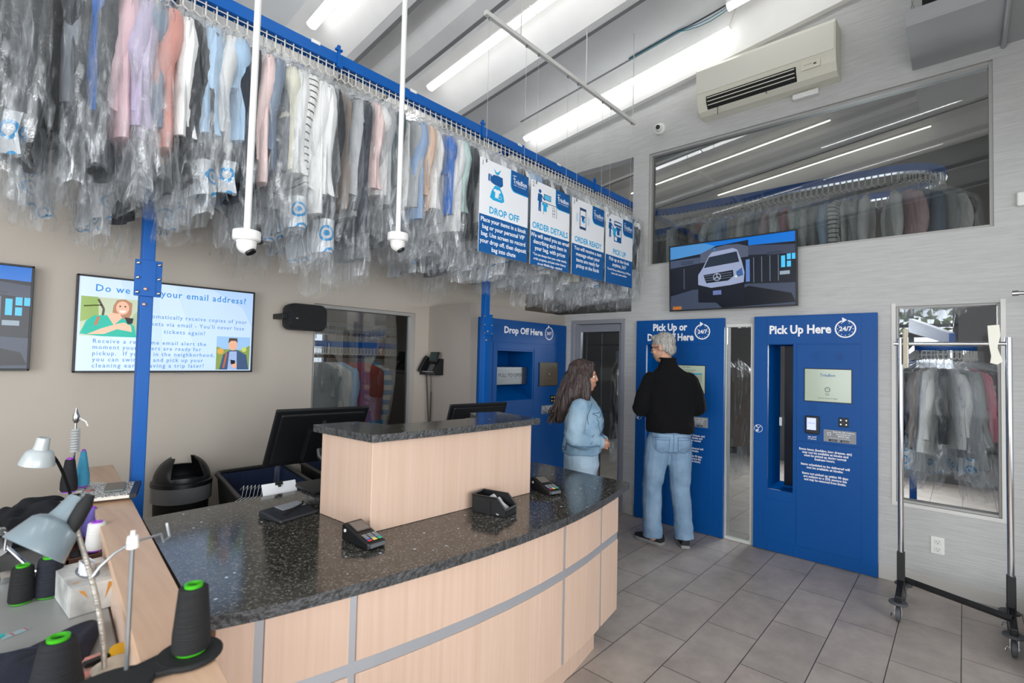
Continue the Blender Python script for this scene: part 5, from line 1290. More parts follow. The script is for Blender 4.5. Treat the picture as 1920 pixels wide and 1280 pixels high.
ORD = ['first', 'second', 'third', 'fourth', 'fifth', 'sixth', 'seventh', 'eighth', 'ninth', 'tenth', 'eleventh', 'twelfth', 'thirteenth', 'fourteenth', 'fifteenth', 'sixteenth', 'seventeenth', 'eighteenth', 'nineteenth', 'twentieth']
ORD += ['twenty-'+q for q in ORD[:9]]+['thirtieth']+['thirty-'+q for q in ORD[:9]]
def kind_word(col, v): return {0: 'shirt', 1: 'shirt', 2: 'jacket', 3: 'blouse', 4: 'coat', 5: 'trousers', 6: 'shirt'}[v]
tbl = [(-62, 'navy', 4), (-35, 'charcoal', 2), (-8, 'black', 4), (22, 'black', 2), (48, 'bluegrey', 1), (72, 'charcoal', 4), (100, 'black', 6), (125, 'grey', 0), (148, 'charcoal', 2), (166, 'royal', 3), (188, 'navy', 5), (210, 'charcoal', 4), (236, 'pink', 6), (252, 'lavender', 0),
       (272, 'lavender', 1), (290, 'white', 5), (308, 'bluegrey', 3), (324, 'salmon', 6), (345, 'white', 0), (364, 'black', 4), (384, 'charcoal', 2), (404, 'sky', 0), (426, 'silver', 5), (442, 'white', 1), (460, 'sky', 3), (480, 'navy', 2), (502, 'blush', 6), (524, 'bluegrey', 1), (540, 'grey', 5),
       (556, 'ivory', 3), (572, 'white', 0), (590, 'striped white', 1), (608, 'white', 6), (622, 'white', 0), (642, 'charcoal', 4), (660, 'taupe', 5), (676, 'silver', 1), (690, 'navy', 2), (706, 'blush', 0), (722, 'white', 3), (738, 'silver', 6), (754, 'teal', 1), (770, 'white', 5),
       (784, 'silver', 0), (796, 'blue', 6), (808, 'peach', 1), (822, 'white', 0), (838, 'silver', 5), (850, 'royal', 3), (862, 'white', 6), (874, 'mint', 0), (888, 'charcoal', 2), (898, 'navy', 1)]
xs_ = [P(px, 190, Y=2.46).x for px, c, v in tbl]; rows_ = list(zip(xs_, [c for _, c, _ in tbl], [v for _, _, v in tbl]))
x = xs_[-1]+0.06; pal = ['white', 'silver', 'white', 'blue', 'charcoal', 'white', 'ivory', 'grey', 'navy', 'white', 'silver', 'mint', 'white', 'black', 'sky', 'white']
i = 0
while x < 4.93:
    rows_.append((x, pal[(i*5+i//7) % len(pal)], (i*3) % NV)); x += rnd.uniform(0.056, 0.07); i += 1
lm = [(0.0, 'the left edge of the photo'), (0.775, 'the left ceiling camera pole'), (1.515, 'the right ceiling camera pole'), (2.14, 'the left side of board 1'), (3.14, 'the left side of board 3'), (4.1, 'the right side of board 4')]
cnt = {}
for x, c, v in rows_:
    k = max([q for q in range(len(lm)) if lm[q][0] <= x+0.12] or [0]); cnt[k] = cnt.get(k, 0)+1
    lab = '%s %s in plastic, front rail, %s right of %s' % (c, kind_word(c, v), ORD[cnt[k]-1], lm[k][1])
    g_ = hang((x, 2.66+rnd.uniform(-.01, .01), ZR-0.105), radians(rnd.uniform(-9, 9)), v, c, rnd.choice((0, 0, 1, 1, 2)), lab, 'bagged clothes on the front conveyor run')
    g_.scale = (1, 1, 1.03 if 1.2 < x < 1.5 else rnd.uniform(0.84, 0.94))
# rear run, seen mostly as hems below the front run
x = 0.0; i = 0; cnt = {}
lm2 = [(0.0, 'the left edge of the photo'), (0.66, 'the left blue post'), (1.7, 'the black wall speaker'), (3.06, 'the right blue post')]
while x < 5.4:
    k = max([q for q in range(len(lm2)) if lm2[q][0] <= x] or [0]); cnt[k] = cnt.get(k, 0)+1; c = ['charcoal', 'black', 'grey', 'navy', 'silver', 'black', 'brown', 'bluegrey'][(i*3+i//5) % 8]; v = (i*2+1) % NV
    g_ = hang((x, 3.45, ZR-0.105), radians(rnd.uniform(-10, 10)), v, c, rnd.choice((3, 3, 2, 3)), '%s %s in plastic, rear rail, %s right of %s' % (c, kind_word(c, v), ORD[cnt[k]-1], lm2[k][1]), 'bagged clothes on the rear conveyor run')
    g_.scale = (1, 1, 0.82 if x > 2.95 else 0.90)
    x += rnd.uniform(0.085, 0.13); i += 1
# work-room run seen through the big window
y = 2.34; i = 0
pal2 = ['white', 'silver', 'charcoal', 'teal', 'rust', 'white', 'silver', 'sky', 'sky', 'sand', 'white', 'silver', 'bluegrey', 'pink', 'white', 'rose', 'white', 'mint', 'white', 'silver', 'sky', 'striped white', 'white', 'silver', 'white', 'blue', 'silver', 'white', 'pink', 'rose', 'white', 'silver']
while y > 0.62:
    hang((5.25, y, ZR-0.105), pi/2+radians(rnd.uniform(-9, 9)), (i*3+2) % NV, pal2[i % len(pal2)], rnd.choice((0, 1, 1)), '%s garment in plastic behind the large upper window, %s from its left edge' % (pal2[i % len(pal2)], ORD[i]), 'bagged clothes behind the large window')
    y -= rnd.uniform(0.062, 0.078); i += 1
for j, a in enumerate(range(190, 350, 14)):
    ca, sa = cos(radians(a)), sin(radians(a))
    hang((5.62+0.37*ca, 0.50+0.37*sa, ZR-0.105), radians(a)-pi/2+0.1, (j*2) % NV, ['white', 'pink', 'bluegrey', 'silver', 'white', 'navy', 'white', 'sky', 'silver', 'white', 'rose', 'white'][j], rnd.choice((0, 1)), 'garment in plastic on the curved end of the rail behind the large window, %s' % ORD[j], 'bagged clothes behind the large window')

# lower loop seen through the low window, its garments fanned round the end
lo = thing('garment_conveyor', 'blue end of a lower conveyor loop seen through the low window', 'conveyor', (5.6, 0.15, 0)); o = lo.location
lp = path([(7.0, 0.42, 0), (5.62, 0.30, 0)])+path(arc(5.62, 0.12, 0.18, 90, 270, 10))+path([(5.62, -0.06, 0), (7.0, -0.02, 0)])
dd = [lp[0]]
for p in lp[1:]:
    if (p-dd[-1]).length > 0.02: dd.append(p)
sweep_rect(MB(o), dd, 0.05, 1.70, 1.75).build('track_beam', rail_blue, lo, smooth=30)
rack_along(o, dd, 1.70, 0.035, 0.075).build('slot_rack', rack_white, lo)
MB(o).prism([(0, 0), (1.1, 0.16), (1.1, 0.30), (0, 0.09)], (5.50, 0.05, 1.755), (0.95, 0.30, 0), (0, 0, 1), (0, 1, 0), 0.04).build('drive_arm', rail_blue, lo)
MB(o).cyl((5.52, 0.28, 1.66), (5.50, 0.10, 1.67), 0.035, seg=16).build('motor', mat('motor_grey', '#9a9c9e', rough=0.35, metal=0.5), lo, smooth=35)
MB(o).box(6.9, 6.96, 0.38, 0.44, 0, 1.70).build('support_post', rail_blue, lo)
fan = ['bluegrey', 'silver', 'black', 'charcoal', 'sand', 'white', 'navy', 'white', 'silver', 'rose', 'brown', 'black', 'silver']
for j, c in enumerate(fan):
    a = radians(96+168*j/(len(fan)-1)); ca, sa = cos(a), sin(a)
    g_ = hang((5.62+0.19*ca, 0.12+0.19*sa, 1.625), a-pi/2+0.12*sin(j*2), (j*3+1) % NV, c, (1, 2, 1)[j % 3], '%s garment in plastic behind the low window, %s of the fan counted from the left' % (c, ORD[j]), 'bagged clothes behind the low window'); g_.rotation_euler.x = radians(8+4*sin(j*1.7)); g_.scale = (1, 1, 0.92)

# rear room run behind the inner window
rc = thing('garment_conveyor', 'blue rail with white slots seen through the inner window behind the counter', 'conveyor', (3.0, 4.9, 0)); o = rc.location
rp = path([(1.6, 4.9, 0), (4.5, 4.9, 0)])
sweep_rect(MB(o), rp, 0.07, 1.625, 1.685).build('track_beam', rail_blue, rc); rack_along(o, rp, 1.625, 0.042, 0.08).build('slot_rack', rack_white, rc)
m_ = MB(o)
for y_ in (4.75, 5.05):
    m_.tube([(1.6, y_, 1.79), (4.5, y_, 1.79)], 0.006, 6)
    for q in range(24): m_.tube([(1.6+q*.125, y_, 1.70), (1.6+q*.125, y_, 1.86)], 0.004, 5)
    m_.tube([(1.6, y_, 1.86), (4.5, y_, 1.86)], 0.006, 6)
m_.build('wire_guard', mat('grey_wire', '#777b78', rough=0.5), rc)
MB(o).box(3.9, 3.97, 4.93, 5.0, 0, 1.63).box(1.7, 1.77, 4.93, 5.0, 0, 1.63).build('support_post', rail_blue, rc)
for j, (px, c, v) in enumerate(((603, 'silver', 3), (624, 'white', 0), (640, 'sky', 6), (665, 'rust', 2), (690, 'rust', 0), (706, 'blue striped', 1))):
    hang((P(px-4, 665, Y=4.85).x, 4.87, 1.55), radians(58+5*j), v, c, 0, ['pale garment at the left side of the inner window', 'white shirt behind the inner window', 'pale blue shirt behind the inner window', 'rust red dress behind the inner window', 'patterned red robe with fringe behind the inner window', 'white and blue striped shirt behind the inner window'][j], 'clothes behind the inner window', bag=(j in (0, 5)))
# garments glimpsed behind the door glass and in the gap between the kiosks
for nm_, loc_, c, v, rz_, lab in ((0, (5.15, 2.98, 1.62), 'brown', 4, 1.9, 'dark brown coat in shiny plastic hanging behind the door glass'), (0, (5.35, 2.86, 1.95), 'black', 2, 1.3, 'black jacket hanging high behind the door glass'),
                                  (0, (5.05, 1.75, 1.62), 'charcoal', 4, 1.3, 'charcoal coat in plastic seen through the gap between the kiosks'), (0, (5.2, 1.66, 1.60), 'taupe', 2, 1.2, 'taupe jacket in plastic seen through the gap between the kiosks')):
    hang(loc_, rz_, v, c, 1, lab, 'clothes behind the door and kiosk gap')
gr = thing('wire_shelf', 'dark wire shelving behind the door glass', 'shelf', (5.6, 3.1, 0)); o = gr.location; m_ = MB(o)
for z in (0.9, 1.55, 1.75, 1.92): 
    for q in range(7): m_.tube([(5.4+q*.06, 2.6, z), (5.4+q*.06, 3.6, z)], 0.004, 5)
    m_.tube([(5.4, 2.6, z), (5.76, 2.6, z)], 0.006, 5)
for x_, y_ in ((5.4, 2.6), (5.4, 3.6), (5.76, 2.6), (5.76, 3.6), (5.4, 3.1)): m_.tube([(x_, y_, 0), (x_, y_, 2.1)], 0.012, 8)
m_.build('frame', mat('dull_wire', '#5d6064', rough=0.4, metal=0.5), gr)
bxm = mat('cardboard', '#9b7c58', rough=0.8)
for q, (x_, y_, z_, sx, sy, sz, cc, lb) in enumerate(((5.45, 2.65, 1.563, .28, .25, .14, '#33363c', 'dark storage box on the upper shelf behind the door glass'), (5.45, 3.0, 1.563, .25, .2, .11, '#74777c', 'grey storage box on the upper shelf behind the door glass'), (5.45, 2.7, .912, .28, .4, .3, '#20252c', 'black box on the low shelf behind the door glass'))):
    tag(MB((x_, y_, z_)).box(x_, x_+sx, y_, y_+sy, z_, z_+sz).build('storage_box', mat('box_'+str(q), cc, rough=0.6), None, bevel=0.006), lb, 'box')
# rear room furniture seen past the clothes
for q, (x0, x1, y0, y1, z0, z1, cc, nm_, lb, ct) in enumerate(((3.10, 3.55, 5.4, 5.9, 0, 1.12, '#4b4038', 'cabinet', 'brown cabinet behind the striped shirt in the inner window', 'cabinet'), (3.62, 4.2, 5.2, 5.6, 0, 1.30, '#171c2a', 'clothing_stack', 'dark navy covered rack at the right of the inner window', 'covered rack'),
        (2.0, 2.9, 6.3, 6.6, 1.55, 2.1, '#25406e', 'supply_box', 'dark blue supply box high behind the inner window', 'box'), (3.0, 3.5, 6.2, 6.6, 1.85, 2.15, '#6b6459', 'supply_box', 'grey carton high behind the inner window', 'box'))):
    tag(MB((x0, y0, z0)).box(x0, x1, y0, y1, z0, z1).build(nm_, mat('store_'+str(q), cc, rough=0.6), None, bevel=0.01), lb, ct)
shf = thing('store_shelf', 'high shelf along the far wall of the rear room', 'shelf', (2.8, 6.4, 0)); o = shf.location
MB(o).box(1.2, 4.4, 6.15, 6.65, 1.50, 1.545).build('shelf_board', mat('shelf_wood', '#5a4636', rough=0.6), shf)
MB(o).box(1.2, 4.4, 6.15, 6.65, 1.82, 1.845).build('shelf_board', MATS['shelf_wood'], shf)
for x_ in (1.2, 2.95, 4.35): MB(o).box(x_, x_+.05, 6.15, 6.2, 0, 1.9).build('upright', MATS['dull_wire'], shf)
# tree outside the far work-room window
tree = thing('tree', 'leafy tree outside the far window beyond the low window clothes', 'tree', (12.5, 1.3, 0)); o = tree.location
MB(o).tube([(12.5, 1.3, 0), (12.45, 1.25, 1.5), (12.6, 1.4, 3.4)], [0.14, 0.10, 0.05], 8).build('trunk', mat('bark', '#5b4a3c', rough=0.9), tree)
m_ = MB(o)
for q in range(420):
    d = Vector((rnd.gauss(0, .7), rnd.gauss(0, .9), rnd.gauss(0, .55))); c = Vector((12.5, 1.3, 2.9))+d; u_ = Vector((rnd.gauss(0, 1), rnd.gauss(0, 1), rnd.gauss(0, 1))).normalized()*0.10; v_ = u_.cross(Vector((rnd.gauss(0, 1), rnd.gauss(0, 1), rnd.gauss(0, 1)))).normalized()*0.06
    m_.add([c-u_, c+v_, c+u_, c-v_], [(0, 1, 2, 3)])
m_.build('leaves', mat('leaf_green', '#6f7f4a', rough=0.8), tree)
tag(struct('ground', MB().box(9.2, 22, -8, 10, -0.12, 0), mat('asphalt', '#77777a', rough=0.9)), kind='structure')
# ------------------------------------------------------------------ people
def fuse(name, mb, voxel, m, parent, it=4, disp=None, smooth=True):
    """joins overlapping volumes into one continuous skin, then relaxes it and adds folds along the normals"""
    o_ = mb.build('tmp', m, None); o_.location = (0, 0, 0)
    r_ = o_.modifiers.new('r', 'REMESH'); r_.mode = 'VOXEL'; r_.voxel_size = voxel
    s_ = o_.modifiers.new('s', 'SMOOTH'); s_.factor = 0.5; s_.iterations = it
    dg = bpy.context.evaluated_depsgraph_get()
    me = bpy.data.meshes.new_from_object(o_.evaluated_get(dg)); me.name = name
    old = o_.data; bpy.data.objects.remove(o_); bpy.data.meshes.remove(old)
    if disp:
        nr = [v.normal.copy() for v in me.vertices]
        for v, q in zip(me.vertices, nr): v.co = v.co+q*disp(v.co)
    if smooth: me.polygons.foreach_set('use_smooth', [True]*len(me.polygons))
    me.update()
    if not me.materials: me.materials.append(m)
    ob = bpy.data.objects.new(name, me); C.objects.link(ob); ob.parent = parent
    return ob
def limb(mb, pts, rad, seg=14, cap_end=True):
    pts = [Vector(p) for p in pts]; fine = []; fr_ = []
    for i in range(len(pts)-1):
        for k in range(5):
            s = k/5; fine.append(pts[i].lerp(pts[i+1], s)); fr_.append(rad[i]*(1-s)+rad[i+1]*s)
    fine.append(pts[-1]); fr_.append(rad[-1])
    mb.tube(fine, fr_, seg)
    for p, r in list(zip(pts, rad))[:None if cap_end else -1]: mb.ball(p, r*0.985, seg=12)
def stack(mb, secs, seg=20):
    """(cx, cy, z, rx, ry) sections"""
    mb.rings([[Vector((cx+rx*math.copysign(abs(cos(a))**0.85, cos(a)), cy+ry*math.copysign(abs(sin(a))**0.85, sin(a)), z)) for a in [2*pi*k/seg for k in range(seg)]] for cx, cy, z, rx, ry in secs])
def head(mb, c, R, s=1.0):
    c = Vector(c); g = lambda x, y, z: c+R @ Vector((x*s, y*s, z*s))
    mb.ball(g(0, -.012, .030), (.074*s, .094*s, .092*s), R, 20); mb.ball(g(0, .026, -.035), (.058*s, .066*s, .082*s), R, 18)
    mb.ball(g(0, .052, -.088), (.030*s, .030*s, .024*s), R, 12); mb.ball(g(0, .066, .032), (.050*s, .022*s, .020*s), R, 12)
    mb.tube([g(0, .086, .022), g(0, .096, -.002), g(0, .102, -.018), g(0, .088, -.029)], [.007*s, .009*s, .0115*s, .008*s], 8)
    mb.ball(g(0, .088, -.052), (.020*s, .010*s, .0065*s), R, 10); mb.ball(g(0, .086, -.063), (.018*s, .010*s, .0065*s), R, 10)
    for e in (-1, 1):
        mb.ball(g(e*.074, -.006, -.006), (.010*s, .018*s, .030*s), R, 10); mb.ball(g(e*.040, .060, -.025), (.022*s, .020*s, .024*s), R, 10)
    return g
def hand_mesh(mb, w_, d, up, s=1.0, curl=0.5, side=1):
    """palm and five fingers; w_ = wrist, d = pointing direction, up = back of the hand, side = thumb side"""
    w_, d, up = Vector(w_), Vector(d).normalized(), Vector(up).normalized(); r = d.cross(up).normalized()*side; up = r.cross(d).normalized() if side > 0 else d.cross(r).normalized()
    dn = -up
    for q in range(4):
        o_ = (q-1.5)*0.0185*s; L = (.070, .078, .074, .058)[q]*s
        base = w_+d*0.085*s-r*o_*-1; mb.tube([w_+d*0.01-r*o_*-0.6, base], [.013*s, .0115*s], 8); mb.ball(base, .011*s, seg=8)
        p = base; a = 0.25+curl*0.3; pts = [p]
        for f_, st in ((.45, 1), (.30, 1), (.25, 1)):
            p = p+(d*cos(a)+dn*sin(a))*L*f_; pts.append(p); a += curl*0.9
        mb.tube(pts, [.0095*s, .009*s, .0083*s, .0065*s], 8); mb.ball(pts[-1], .0068*s, seg=8)
    mb.ball(w_+d*0.045*s, (.040*s, .040*s, .016*s), Matrix((r, d, up)).transposed(), 12)
    t0 = w_+d*0.02*s+r*0.03*s; t1 = t0+d*0.03*s+r*0.020*s+dn*.008; t2 = t1+d*0.030*s+r*0.004*s+dn*.012
    mb.tube([w_+d*.01, t0, t1, t2], [.013*s, .0125*s, .0105*s, .008*s], 8); mb.ball(t2, .0082*s, seg=8)
def folds(a, f, b=0.0, fz=None):
    return lambda p: a*noise.noise(Vector((p.x*f, p.y*f, p.z*(fz or f*0.5))))+b*noise.noise(Vector((p.x*f*2.7, p.y*f*2.7, p.z*f*2.7+9)))
from mathutils.bvhtree import BVHTree
def drape(ob, lines_, r, off=0.001, d=None):
    """thin stitched lines laid on a garment's surface"""
    t = BVHTree.FromPolygons([v.co[:] for v in ob.data.vertices], [tuple(p.vertices) for p in ob.data.polygons]); mb = MB()
    for ln in lines_:
        pts = []
        for a, b in zip(ln[:-1], ln[1:]):
            a, b = Vector(a), Vector(b); n = max(2, int((b-a).length/0.012))
            for k in range(n):
                pts.append(a.lerp(b, k/n))
        pts.append(Vector(ln[-1])); out = []
        for p in pts:
            q = None
            if d is not None: q, nr, _, _ = t.ray_cast(Vector((p.x, -d*.6, p.z)), Vector((0, d, 0)))
            if q is None: q, nr, _, _ = t.find_nearest(p)
            out.append(q+nr*off)
        mb.tube(out, r, 5)
    return mb
def patch(ob, left, right, off=0.003, n=6):
    t = BVHTree.FromPolygons([v.co[:] for v in ob.data.vertices], [tuple(p.vertices) for p in ob.data.polygons]); mb = MB(); rows = []
    for a, b in zip(left, right):
        r_ = []
        for k in range(n+1):
            q, nr, _, _ = t.find_nearest(Vector(a).lerp(Vector(b), k/n)); r_.append(q+nr*off)
        rows.append(r_)
    return mb.rings(rows, closed=False, cap=False)
skin = mat('skin', '#c08c73', rough=0.5, var=0.05, vscale=12)
skin2 = mat('light_skin', '#c3947a', rough=0.5, var=0.05, vscale=12)
def denim_mat(nm, c1, c2):
    return mat(nm, c1, rough=0.85, color2=c2, vscale=5, detail=6, bump=0.25, bscale=260)
eye_w, eye_d = ink('#e8e4de'), ink('#2a1c16')
I3 = Matrix.Identity(3)

man = thing('person', 'grey-haired person in a black jacket and pale blue jeans seen from behind at a kiosk', 'person', (4.10, 1.83, 0), radians(-49.5))
HR = Matrix.Rotation(radians(52), 3, 'Z') @ Matrix.Rotation(radians(-12), 3, 'X')
mb = MB(); hc = Vector((-.095, .045, 1.672))
g = head(mb, hc, HR, 1.02)
limb(mb, [(-.05, .0, 1.47), (-.085, .03, 1.60)], [.060, .056])
stack(mb, [(-.035, 0, .90, .15, .10), (-.035, 0, 1.02, .145, .10), (-.04, 0, 1.2, .155, .11), (-.04, 0, 1.38, .175, .105), (-.045, 0, 1.47, .10, .07)])
legs = {'L': [(-.13, .0, .92), (-.165, .035, .50), (-.165, .02, .07)], 'R': [(.05, .0, .92), (.065, .03, .50), (.092, -.01, .07)]}
for k in legs: limb(mb, legs[k], [.085, .055, .04])
limb(mb, [(-.150, .03, .07), (-.225, .13, .035)], [.034, .024]); limb(mb, [(.090, -.01, .07), (.108, .13, .035)], [.034, .024])
armL = [(-.20, .0, 1.41), (-.285, .01, 1.16), (-.215, .25, 1.13)]; armR = [(.125, .0, 1.41), (.185, .0, 1.19), (.115, .25, 1.13)]
limb(mb, armL, [.05, .042, .03]); limb(mb, armR, [.05, .042, .03])
hand_mesh(mb, armL[2], (.15, 1, .05), (0, 0, 1), 1.0, .4, 1); hand_mesh(mb, armR[2], (-.1, 1, .25), (0, 0, 1), 1.0, .5, -1)
body = fuse('body', mb, 0.0065, skin2, man, 3)
mb = MB()                                           # jeans
stack(mb, [(-.038, .0, .80, .150, .105), (-.038, 0, .90, .178, .118), (-.036, 0, .99, .165, .112)])
limb(mb, [(-.125, .0, .88), (-.150, .01, .70), (-.168, .035, .50), (-.172, .025, .28), (-.163, .012, .065)], [.105, .098, .082, .078, .080], cap_end=False)
limb(mb, [(.045, .0, .88), (.055, .01, .70), (.062, .03, .50), (.082, .015, .28), (.092, -.012, .065)], [.105, .098, .082, .078, .080], cap_end=False)
mb.ball((-.12, -.055, .88), (.085, .07, .10)); mb.ball((.045, -.055, .88), (.085, .07, .10))
def jf(p):
    k = 0.0035*sin(p.z*55+noise.noise(Vector((p.x*9, p.y*9, 2)))*5)*max(0, 1-abs(p.z-.16)/.12)+0.004*sin((p.z*30+p.x*30))*max(0, 1-abs(p.z-.50)/.12)
    return k+0.006*noise.noise(Vector((p.x*12, p.y*12, p.z*7)))+0.002*noise.noise(p*45)
jm = denim_mat('washed_light_denim', '#87a3bd', '#6c89a4')
jeans = fuse('jeans', mb, 0.0085, jm, man, 3, jf)
stitch = mat('denim_seam', '#50688a', rough=0.9)
def on_back(x, z, yb): return Vector((x, yb, z))
ln = []
for cx in (-.125, .052):
    ln.append([(cx-.055, -.3, .925), (cx+.055, -.3, .925), (cx+.050, -.3, .815), (cx, -.3, .79), (cx-.050, -.3, .815), (cx-.055, -.3, .925)]); ln.append([(cx-.053, -.3, .905), (cx+.053, -.3, .905)])
ln += [[(-.038, -.3, .96), (-.038, -.3, .80)], [(.3*cos(a), .3*sin(a)-.0, .955) for a in [pi+pi*k/12 for k in range(13)]], [(-.4, .02, .93), (-.45, .03, .7), (-.45, .03, .4), (-.45, .03, .09)], [(.35, .02, .93), (.35, .03, .7), (.35, .03, .4), (.35, 0, .09)]]
drape(jeans, ln[:6], 0.0022, d=1).build('seams', stitch, jeans); drape(jeans, ln[6:], 0.0022).build('side_seams', stitch, jeans)
mb = MB()                                           # black fleece jacket
stack(mb, [(-.035, 0, .955, .200, .135), (-.035, 0, 1.0, .205, .137), (-.035, 0, 1.12, .200, .135), (-.04, 0, 1.28, .208, .138), (-.04, 0, 1.38, .205, .130), (-.042, 0, 1.44, .165, .105), (-.046, 0, 1.485, .112, .085), (-.055, .008, 1.525, .080, .075), (-.062, .012, 1.575, .070, .070)], 24)
limb(mb, [(-.195, .0, 1.39), (-.262, .0, 1.26), (-.290, .005, 1.155), (-.255, .12, 1.12), (-.222, .21, 1.125)], [.078, .072, .070, .060, .050])
limb(mb, [(.118, .0, 1.39), (.170, -.01, 1.27), (.195, -.005, 1.175), (.160, .12, 1.13), (.125, .21, 1.13)], [.078, .072, .070, .060, .050])
jk = fuse('jacket', mb, 0.009, mat('black_fleece', '#141416', rough=0.95, sheen=0.02, spec=0.1, bump=0.3, bscale=300), man, 5, lambda p: 0.012*noise.noise(Vector((p.x*10, p.y*10, p.z*5)))+0.007*sin(p.x*30+p.z*12)*max(0, 1-abs(p.z-1.1)/.18)+0.003*noise.noise(p*28))
mb = MB(); mb.tube([(-.06+.066*cos(a), .015+.066*sin(a), 1.580+.004*sin(a)) for a in [2*pi*k/16 for k in range(17)]], 0.010, 8); mb.build('collar', MATS['black_fleece'], jk, smooth=True)
mb = MB()
mb.ball(g(0, -.022, .048), (.081, .100, .084), HR, 20); mb.ball(g(0, -.062, -.015), (.070, .050, .070), HR, 16); mb.ball(g(0, .045, .098), (.058, .042, .024), HR, 12)
for e in (-1, 1): mb.ball(g(e*.062, -.02, .01), (.016, .035, .045), HR, 10)
hm = mat('silver_hair', '#b9b5ae', rough=0.7, color2='#8d8882', vscale=1, stretch=(90, 90, 18), bump=0.9, bscale=1, bstretch=(160, 160, 26))
fuse('hair', mb, 0.005, hm, man, 3, lambda p: 0.0050*noise.noise(Vector((p.x*48, p.y*48, p.z*15)))+0.003*noise.noise(p*90))
mb = MB()
for e in (-1, 1):
    mb.tube([g(e*.032+.022*cos(a), .092-.010*abs(cos(a)), .004+.016*sin(a)) for a in [2*pi*k/12 for k in range(13)]], 0.0022, 6)
    mb.tube([g(e*.054, .086, .008), g(e*.078, .04, .006), g(e*.080, -.01, .004)], 0.0026, 6)
mb.tube([g(-.010, .096, .006), g(.010, .096, .006)], 0.002, 6); mb.build('glasses', black, man)
mb = MB()
for e in (-1, 1): mb.ball(g(e*.032, .066, .004), .0115, seg=12)
ey = mb.build('eyes', eye_w, body, smooth=True)
def shoe(parent, heel, toe, label=None):
    heel, toe = Vector(heel), Vector(toe); d = (toe-heel).normalized(); n_ = Vector((-d.y, d.x, 0)); L = (toe-heel).length
    wd = [(0, .030), (.06, .037), (.2, .038), (.45, .040), (.7, .048), (.88, .044), (.97, .028), (1, .008)]
    def outl(k, z, dl=0.0): return [heel+d*(L*s)+n_*(w__*k)+Vector((0, 0, z)) for s, w__ in wd]+[heel+d*(L*s)-n_*(w__*k)+Vector((0, 0, z)) for s, w__ in reversed(wd)]
    sole = MB().rings([outl(1.0, .002), outl(1.06, .012), outl(1.04, .028)]); 
    mbu = MB(); prof = [(1.0, .026, 0), (.98, .045, 0), (.80, .065, 0), (.55, .085, 0)]
    rings = []
    for k, z, _ in prof: rings.append([p+Vector((0, 0, -max(0, (((p-heel).dot(d))/L-.35))*(z-.026)*1.15)) for p in outl(k, z)])
    mbu.rings(rings)
    mbu.tube([heel+d*.045+Vector((0, 0, .05)), heel+d*.05+Vector((0, 0, .11))], [.042, .040], 14)
    sh = mbu.build('shoe', mat('black_knit_shoe', '#1a1a1c', rough=0.7, bump=0.3, bscale=200), parent, smooth=60)
    sole.build('sole', mat('grey_sole', '#8c8e8f', rough=0.6), sh, smooth=35)
    MB().tube([heel+d*.045+Vector((0, 0, .10)), heel+d*.048+Vector((0, 0, .125))], [.040, .036], 14).build('ankle_trim', mat('brown_leather', '#5a3426', rough=0.5), sh, smooth=35)
    ML = [heel+d*(L*.45)+n_*(.036*q)+Vector((0, 0, .052-abs(q)*.010)) for q in (-1, -.5, 0, .5, 1)]
    return sh
shoe(man, (-.085, -.005, 0), (-.27, .195, 0)); shoe(man, (.088, -.062, 0), (.115, .215, 0))

# ---- the woman, facing the right of the photo
wo = thing('person', 'long dark-haired person in a light denim jacket standing with clasped hands behind the counter end', 'person', (3.15, 2.12, 0), radians(-149.5))
WR = Matrix.Rotation(radians(12), 3, 'Z') @ Matrix.Rotation(radians(-3), 3, 'X')
mb = MB(); hc = Vector((0, .005, 1.425)); gw = head(mb, hc, WR, .96)
limb(mb, [(0, -.02, 1.24), (0, -.012, 1.36)], [.052, .048])
stack(mb, [(0, 0, .74, .125, .085), (0, 0, .84, .145, .10), (0, 0, .96, .14, .10), (0, .01, 1.12, .15, .12), (0, 0, 1.22, .155, .09), (0, -.01, 1.27, .08, .06)])
limb(mb, [(-.085, 0, .76), (-.08, .02, .42), (-.08, -.01, .08)], [.072, .05, .042]); limb(mb, [(.085, 0, .76), (.08, .02, .42), (.08, -.01, .08)], [.072, .05, .042])
limb(mb, [(-.08, -.01, .06), (-.085, .10, .035)], [.034, .024]); limb(mb, [(.08, -.01, .06), (.085, .10, .035)], [.034, .024])
aR = [(.165, -.02, 1.21), (.215, -.04, .985), (.065, .135, .955)]; aL = [(-.165, -.02, 1.21), (-.215, -.03, .985), (-.045, .16, .935)]
limb(mb, aR, [.05, .040, .027]); limb(mb, aL, [.05, .040, .027])
hand_mesh(mb, (.060, .140, .955), (-.75, .55, -.12), (.3, .7, .5), .88, .75, 1)
hand_mesh(mb, (-.040, .165, .935), (.85, .15, -.12), (0, .5, -.5), .88, .6, -1)
wb_ = fuse('body', mb, 0.0065, skin, wo, 3)
mb = MB()
stack(mb, [(0, 0, .66, .145, .105), (0, -.005, .78, .180, .130), (0, -.005, .86, .172, .128), (0, 0, .93, .155, .115)])
limb(mb, [(-.088, 0, .78), (-.088, .01, .60), (-.083, .02, .42), (-.082, .0, .25), (-.082, -.01, .10)], [.100, .092, .068, .058, .058]); limb(mb, [(.088, 0, .78), (.088, .01, .60), (.083, .02, .42), (.082, .0, .25), (.082, -.01, .10)], [.100, .092, .068, .058, .058])
mb.ball((0, -.06, .80), (.15, .075, .10))
fuse('jeans', mb, 0.009, denim_mat('pale_blue_jeans', '#b1c6d6', '#96aec2'), wo, 3, lambda p: 0.005*sin(p.z*48+p.y*16)*max(0, 1-abs(p.z-.78)/.16)+0.004*noise.noise(Vector((p.x*12, p.y*12, p.z*16))))
mb = MB()
